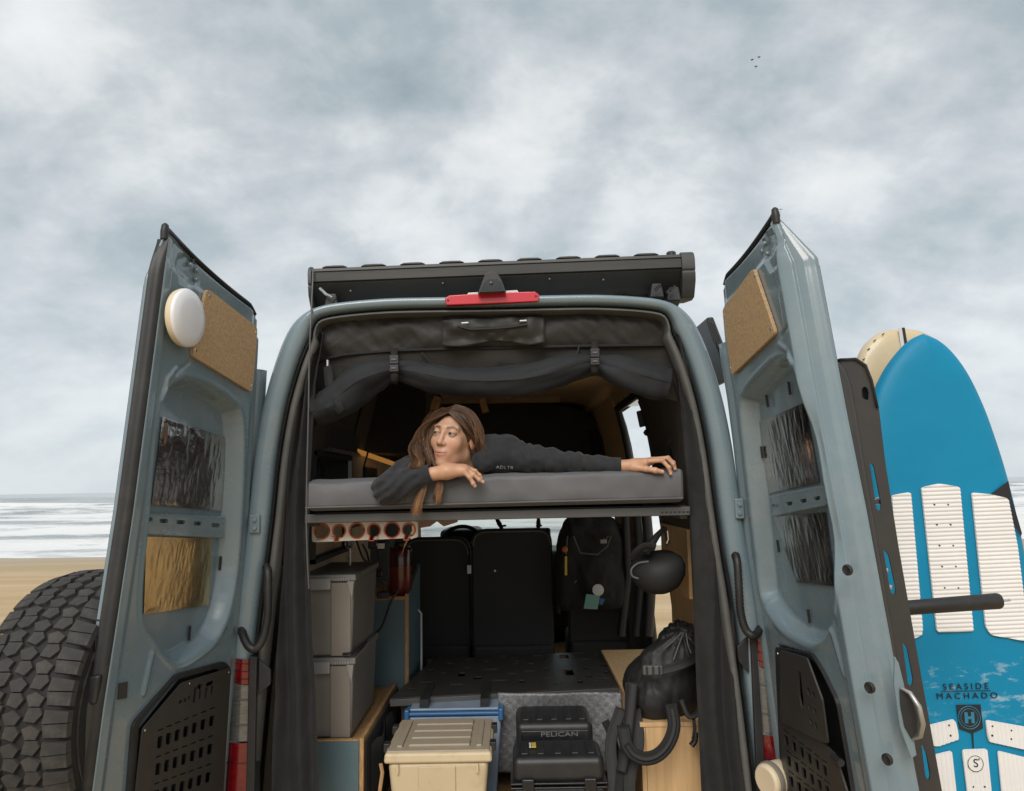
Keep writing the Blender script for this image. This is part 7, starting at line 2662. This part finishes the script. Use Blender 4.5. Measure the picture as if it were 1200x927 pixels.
def hair(pr):
    rs = np.random.default_rng(3)

    def L(x, y, z):
        return HC + HR @ (np.array([x, y, z]) * HS)
    # underlying mass
    def hf(p):
        f = ell(p, (0, .026, .038), (.0775, .0945, .0815))
        f = smin(f, cap(p, (-.064, -.034, .030), (-.088, -.028, -.055), .024, .026), .025)
        f = smin(f, cap(p, (-.088, -.028, -.055), (-.108, -.018, -.105), .026, .022), .02)
        f = smin(f, cap(p, (.060, .03, .01), (.050, .075, -.055), .030, .034), .03)
        face = ell(p, (.004, -.088, -.024), (.0640, .070, .102))
        f = smax(f, -face, .006)
        f = smax(f, -ell(p, (.085, .008, -.030), (.03, .028, .040)), .006)       # left ear stays free
        return f
    lv, lq = mesh_sdf(hf, (-.15, -.10, -.145), (.115, .145, .135), .0026)
    wv = (lv * HS) @ HR.T + HC
    verts, faces, tones = [wv], [lq.tolist()], []
    n = vnoise(lv[:, 0] * 150, lv[:, 1] * 40, lv[:, 2] * 40, 8)[:, None]
    dn_ = smooth(.04, -.10, lv[:, 2])[:, None] * (lv[:, :1] < 0)
    tones.append((np.array([[.062, .034, .020]]) * (1 - dn_) + np.array([[.115, .058, .029]]) * dn_) * (1 + .5 * n))
    base_n = len(wv)
    SV, SF, ST = [], [], []
    cnt = [base_n]

    queue = []

    def strand(pts, r, c0, c1, nseg=16):
        queue.append((np.array(catmull(pts, nseg)), r, c0, c1, nseg, .0008 + .0035 * rs.random()))

    def flush():
        allp = np.concatenate([q_[0] for q_ in queue])
        off = np.concatenate([np.full(q_[4], q_[5]) for q_ in queue])
        loc = ((allp - HC) @ HR) / HS
        for _ in range(4):
            c = [loc[:, k] for k in range(3)]
            f0 = hf(c)
            e = 1e-3
            gr = np.stack([hf([c[j] + (e if j == k else 0) for j in range(3)]) - f0 for k in range(3)], 1)
            gr /= np.linalg.norm(gr, axis=1)[:, None] + 1e-12
            need = np.clip(off - f0, 0, .03) * (f0 > -.05)
            loc = loc + gr * need[:, None] * .8
        allp = (loc * HS) @ HR.T + HC
        i = 0
        for q_ in queue:
            seg = allp[i:i + q_[4]]
            for _ in range(2):
                seg[1:-1] = .5 * seg[1:-1] + .25 * (seg[:-2] + seg[2:])
            i += q_[4]
        i = 0
        for P, r, c0, c1, nseg, _o in queue:
            grow(allp[i:i + nseg], r, c0, c1, nseg)
            i += nseg

    def grow(P, r, c0, c1, nseg):
        k = 3
        t = np.gradient(P, axis=0)
        t /= np.linalg.norm(t, axis=1)[:, None] + 1e-9
        ref = np.array([0, -1.0, 0.2])
        u = np.cross(t, ref)
        u /= np.linalg.norm(u, axis=1)[:, None] + 1e-9
        w = np.cross(t, u)
        s = np.linspace(0, 1, nseg)
        rr = r * (1 - .75 * s ** 3)
        ring = []
        for a in (0, 2.094, 4.189):
            ring.append(P + (u * math.cos(a) * 1.3 + w * math.sin(a) * .8) * rr[:, None])
        R = np.stack(ring, 1).reshape(-1, 3)
        b = cnt[0]
        for i in range(nseg - 1):
            for j in range(3):
                j2 = (j + 1) % 3
                SF.append((b + i * 3 + j, b + i * 3 + j2, b + (i + 1) * 3 + j2, b + (i + 1) * 3 + j))
        SV.append(R)
        col = np.array(c0)[None] * (1 - s[:, None] ** 1.3) + np.array(c1)[None] * s[:, None] ** 1.3
        ST.append(np.repeat(col, 3, axis=0))
        cnt[0] += len(R)

    clump = [1.0]

    def shade():
        k = clump[0] * (.8 + .4 * rs.random())
        return np.array([.074, .040, .0235]) * k, np.array([.225, .117, .058]) * k

    def g(a, s):
        return a + rs.normal(0, s, 3)
    # parting from hairline to crown
    def part(t):
        return L(.006 - .012 * t, -.076 + .095 * t, .080 + .040 * math.sin(min(1.0, t * 1.35) * 1.5708))
    # picture-left side, long
    for i in range(1900):
        if i % 18 == 0:
            ct, cf, cw, ck, ch = rs.random(), rs.random(), rs.normal(), rs.random(), rs.random()
            cph, crand = rs.random() * 6, rs.random()
            clump[0] = rs.choice([.35, .6, .9, 1.2, 1.7])
        t = np.clip(ct + rs.normal(0, .07), 0, 1)
        f = np.clip(cf + rs.normal(0, .06), 0, 1.1)
        root = part(t)
        out = L(-.046 - .020 * f - .006 * min(1, 3 * t), -.068 + .10 * t, .054 + .022 * min(1, 3 * t) - .008 * f)
        side = L(-.082 - .034 * f, -.064 + .075 * t, .012)
        low = L(-.090 - .052 * f, -.060 + .060 * t, -.052)
        wild = cw + rs.normal(0, .25)
        kind = ck
        side = side + np.array([.004, 0, 0]) * math.sin(cph)
        low = low + np.array([.006, .003, 0]) * math.sin(cph * 2)
        c0, c1 = shade()
        if kind < .62:          # spreads out on the sleeve
            e1 = A(498 - 13 * f + 2 * wild, 538 + 6 * crand, -.075 + .05 * crand)
            e2 = A(497 - 16 * f + 2 * cw + 2 * rs.normal(), 548 + 7 * crand + rs.normal(), -.09 + .05 * crand)
            strand([root, g(out, .002), g(side, .0025), g(low, .003), e1, e2], .00095, c0, c1 * .8, 20)
        else:                   # slips behind the forearm and hangs below it
            h = ch
            if h < .62:
                e = [A(503, 548, -.045), A(497 + 1.5 * wild, 572, -.062), A(490 + 2.2 * wild, 586, -.066), A(487 + 2.6 * cw + 1.2 * rs.normal(), 598 + 4 * crand + 2 * rs.normal(), -.060)]
            else:
                e = [A(512, 552, -.045), A(515 + 2 * wild, 566, -.062), A(512 + 2.5 * wild, 578, -.066), A(511 + 2.2 * cw + rs.normal(), 583 + 5 * crand + 2 * rs.normal(), -.060)]
            strand([root, g(out, .002), g(side, .004), g(L(-.070, -.05 + .05 * t, -.06), .004)] + e, .0010, c0, c1 * 1.15, 18)
    # picture-right side, tucked behind the ear
    for i in range(900):
        if i % 12 == 0:
            ct, cf = rs.random(), rs.random()
            clump[0] = rs.choice([.35, .6, .9, 1.2, 1.7])
        t = np.clip(ct + rs.normal(0, .035), 0, 1)
        f = np.clip(cf + rs.normal(0, .08), 0, 1)
        root = part(t)
        out = L(.044 + .010 * f + .006 * min(1, 3 * t), -.068 + .105 * t, .056 + .026 * min(1, 3 * t) - .010 * f)
        side = L(.0740 + .004 * f, -.036 + .08 * t, .024 + .008 * t - .010 * f * (1 - t))
        back = L(.074 + .006 * f, .030 + .040 * t, -.005 - .02 * f)
        end = L(.055 + .02 * f, .062 + .03 * t, -.060 - .04 * f)
        c0, c1 = shade()
        strand([root, g(out, .002), g(side, .002), g(back, .003), g(end, .003)], .0010, c0, c1 * .5, 13)
    # flyaways
    for i in range(120):
        clump[0] = 1.2
        t = rs.random()
        s_ = -1 if rs.random() < .7 else 1
        c0, c1 = shade()
        a0 = L(s_ * .05, -.05 + .09 * t, .095)
        b0 = L(s_ * (.088 + .012 * rs.random()), -.05 + .08 * t, .03 + .03 * rs.random())
        e0 = L(s_ * (.10 + .035 * rs.random()), -.05 + .07 * t, -.05 * rs.random())
        strand([part(t), g(a0, .004), g(b0, .007), g(e0, .012)], .0005, c0, c1, 12)
    # fine hair along the hairline
    for i in range(520):
        if i % 8 == 0:
            clump[0] = rs.choice([.5, .8, 1.1, 1.5])
        ph = rs.uniform(-1.25, 1.15)
        k = rs.uniform(1.0, 1.03)
        x_, z_ = .004 + .0645 * k * math.sin(ph), -.024 + .1025 * k * math.cos(ph)
        y_ = -.070 + .038 * abs(math.sin(ph)) ** 2
        root = L(x_, y_, z_)
        sg = math.copysign(1, ph)
        m = L(x_ + sg * .014, y_ + .018, z_ + .004 - .012 * abs(math.sin(ph)))
        e = L(x_ * .9 + sg * .032, y_ + .050, z_ - .012 - .02 * abs(math.sin(ph)))
        c0, c1 = shade()
        strand([root, g(m, .0015), g(e, .003)], .0010, c0 * 1.15, c1 * .42, 8)
    flush()
    V_ = np.concatenate(verts + SV)
    o = build('hair', V_, faces[0] + SF, 'hair', pr, ang=3.2)
    set_tone(o, np.clip(np.concatenate(tones + ST), 0, 1))


person()


# ------------------------------------------------------------------ soft bags
def bags():
    # shiny black backpack on the pine cabinet
    c = W(781, 800, 0.42)
    zt = W(790, 846, 0.26).z
    bp = thing('backpack', 'shiny black backpack slumped on the pine cabinet, shoulder strap hanging down', 'backpack', (c.x, 0.45, zt))

    def bf(p):
        f = ell(p, A(778, 803, .44), (.165, .17, .165))
        f = smin(f, ell(p, A(793, 772, .42), (.105, .13, .135)), .05)
        f = smin(f, ell(p, A(765, 820, .36), (.10, .10, .105)), .05)
        f = smin(f, cap(p, A(760, 770, .40), A(800, 744, .42), .04, .05), .05)
        n = .018 * vnoise(p[0] * 9, p[1] * 9, p[2] * 7, 81) + .006 * np.abs(vnoise(p[0] * 22, p[1] * 22, p[2] * 14, 82)) + .002 * vnoise(p[0] * 60, p[1] * 60, p[2] * 40, 83)
        a = np.arctan2(p[0] - A(801, 740, .3)[0], A(801, 740, .3)[2] - p[2])
        n = n + .006 * np.sin(a * 22) * smooth(A(0, 800, .3)[2], A(0, 745, .3)[2], p[2])
        f = f + n
        return smax(f, zt - p[2], .01)
    v, q = mesh_sdf(bf, (c.x - .24, .10, zt - .01), (c.x + .22, .70, zt + .46), .0065)
    build('sack', v, q.tolist(), 'shiny_black', bp, ang=3.2)

    def ribbon(pts, w, m, name, parent, th=0.3):
        return strap_ribbon(pts, w, m, name, parent, th)
    ribbon([(757, 785, .24), (772, 786, .22), (790, 782, .22), (806, 776, .24), (816, 770, .28)], 0.017, 'webbing', 'compression_strap', bp, 0.004)
    a = W(766, 785, .215)
    MB().box((a.x - .045, a.y - .014, a.z - .019), (a.x + .035, a.y + .006, a.z + .019)).build('buckle', 'seat_edge', bp, bevel=0.006)
    for k in (-.03, -.005, .02):
        MB().box((a.x + k - .004, a.y - .018, a.z - .016), (a.x + k + .004, a.y - .013, a.z + .016)).build('buckle_rib', 'black_plastic', bp)
    ribbon([(786, 825, .20), (790, 850, .16), (784, 870, .13), (772, 884, .12), (757, 889, .12), (743, 884, .14), (734, 872, .18), (730, 850, .24)], 0.023, 'seat_black', 'shoulder_strap', bp, 0.007)
    ribbon([(787, 828, .19), (790, 850, .15), (784, 870, .12), (772, 884, .11), (757, 889, .11), (743, 884, .13), (734, 872, .17)], 0.009, 'webbing', 'strap_webbing', bp, 0.003)
    ribbon([(742, 800, .28), (738, 840, .25), (733, 880, .21), (728, 905, .2)], 0.020, 'seat_black', 'shoulder_strap', bp, 0.006)
    ribbon([(798, 820, .22), (806, 838, .2), (815, 838, .2), (822, 825, .22)], 0.009, 'webbing', 'side_loop', bp, 0.004)
    ribbon([(813, 842, .2), (814, 858, .19), (812, 866, .19)], 0.005, 'webbing', 'loose_cord', bp, 0.003)
    ribbon([(815, 858, .185), (814, 868, .185), (810, 874, .185)], 0.009, 'black_plastic', 'cord_clip', bp, 0.006)
    for pts in ([(801, 741, .30), (795, 757, .265), (789, 774, .25)], [(804, 742, .30), (806, 755, .28), (810, 766, .27)], [(799, 741, .3), (788, 752, .28), (778, 760, .27)]):
        ribbon(pts, 0.003, 'seat_edge', 'bright_piping', bp, 0.003)
    # backpack hung over the right seat
    y = 1.86
    a, b = W(652, 607, y), W(733, 712, y)
    bk = thing('backpack', 'matte black daypack with coloured tags hung on the back of the right seat', 'backpack', ((a.x + b.x) / 2, y, b.z))
    cx, cz = (a.x + b.x) / 2, (a.z + b.z) / 2
    wx, wz = (b.x - a.x) / 2, (a.z - b.z) / 2

    def pk(p):
        qx, qz = np.abs(p[0] - cx) / wx, (p[2] - cz) / wz
        top = .22 * smooth(.3, 1, qz)
        d = np.maximum.reduce([np.abs(p[0] - cx) - wx * (1 - top) + .05, np.abs(p[1] - y) - .09 + .05, np.abs(p[2] - cz) - wz + .05])
        o = np.sqrt(sum(np.maximum(t, 0) ** 2 for t in (np.abs(p[0] - cx) - wx * (1 - top) + .05, np.abs(p[1] - y) - .04, np.abs(p[2] - cz) - wz + .05))) + np.minimum(d, 0) - .05
        o = smin(o, ell(p, (cx + .03, y - .085, cz - wz * .35), (wx * .55, .05, wz * .5)), .03)
        o = smin(o, cap(p, (cx - wx * .5, y - .08, cz + wz * .72), (cx + wx * .5, y - .08, cz + wz * .72), .03), .03)
        return o + .012 * vnoise(p[0] * 14, p[1] * 14, p[2] * 10, 91) + .005 * vnoise(p[0] * 40, p[1] * 40, p[2] * 30, 92)
    v, q = mesh_sdf(pk, (a.x - .04, y - .2, b.z - .04), (b.x + .04, y + .14, a.z + .04), .009)
    build('sack', v, q.tolist(), 'fabric_black', bk, ang=3.2)
    yf = y - .145
    c = W(701, 691.5, yf)
    MB().lathe(c, (0, -1, 0), [(0.034, -.01), (0.034, 0), (0.0, .004)], 24).build('round_tag', 'tag_white', bk)
    MB().prism([W(px, py, yf + .004) for px, py in ((687, 696), (703, 698), (700, 714), (684, 713))], (0, -.006, 0)).build('green_tag', 'tag_green', bk)
    MB().prism([W(px, py, yf + .008) for px, py in ((703, 701), (709, 702), (706, 709), (702, 708))], (0, -.006, 0)).build('blue_tag', 'blue_plastic', bk)
    MB().tube([W(663, 652, yf + .02), W(663, 674, yf + .02)], .008, 6).build('yellow_strip', 'tag_yellow', bk)
    MB().lathe(W(662, 644, yf + .02), (0, -1, 0), [(.018, -.02), (.018, .004), (0, .012)], 12).build('orange_bead', 'tag_orange', bk)
    for pts in ([(665, 628), (664, 640), (663, 650)], [(708, 630), (706, 636), (713, 628)], [(672, 628), (680, 648), (700, 650), (712, 640), (716, 628)], [(673, 683), (676, 680)]):
        MB().tube([W(px, py, yf + .02) for px, py in pts], .005, 6).build('cord', 'seat_edge', bk)
    a = W(707, 634.5, yf)
    MB().box((a.x - .02, yf - .01, a.z - .012), (a.x + .02, yf + .02, a.z + .012)).build('buckle', 'tote_latch', bk, bevel=.004)
    # rolled tan mat end by the right tail lamp
    c = W(905, 913, -.10)
    rl = thing('rolled_bundle', 'small beige rolled bundle beside the right tail lamp', 'roll', c - V((0, 0, .06)))
    MB().lathe(c, (.9, .45, 0.05), [(0.02, -.035), (0.048, -.036), (0.056, -.028), (0.058, .0), (0.056, .05), (0.05, .09), (0, .1)], 28).build('roll', 'cream_plastic', rl, bevel=.004)
    MB().lathe(c, (.9, .45, 0.05), [(0.060, -.018), (0.062, -.012), (0.062, .0), (0.060, .004)], 28).build('band', 'tote_stripe', rl)


bags()
# ------------------------------------------------------------------ lower body below the frame of the picture: bumper, underbody, road wheels
def lower_body():
    MB().box((XC - 0.98, -0.13, 0.40), (XC + 0.98, 0.10, 0.62)).build('rear_bumper', 'black_plastic', van, bevel=0.04, seg=3)
    MB().box((XC - 0.80, 0.12, 0.36), (XC + 0.80, 4.9, FLOOR - 0.06)).build('underbody', 'black_plastic', van)
    for s in (-1, 1):
        MB().box((XC + s * 0.98 - 0.03, 0.12, 0.36), (XC + s * 0.98 + 0.03, 4.7, 0.52)).build('side_sill', 'black_plastic', van, bevel=0.02)
        for y in (0.95, 4.55):
            w = MB().lathe((XC + s * 0.86, y, 0.39), (1, 0, 0), [(0.22, -0.12), (0.37, -0.125), (0.39, -0.10), (0.39, 0.10), (0.37, 0.125), (0.22, 0.12)], 40).build('road_wheel', 'tyre_dark', van, ang=0.6)
            MB().lathe((XC + s * 0.86, y, 0.39), (1, 0, 0), [(0.08, -0.09), (0.215, -0.10), (0.215, 0.10), (0.08, 0.09)], 28).build('rim', 'black_powder', w)


lower_body()
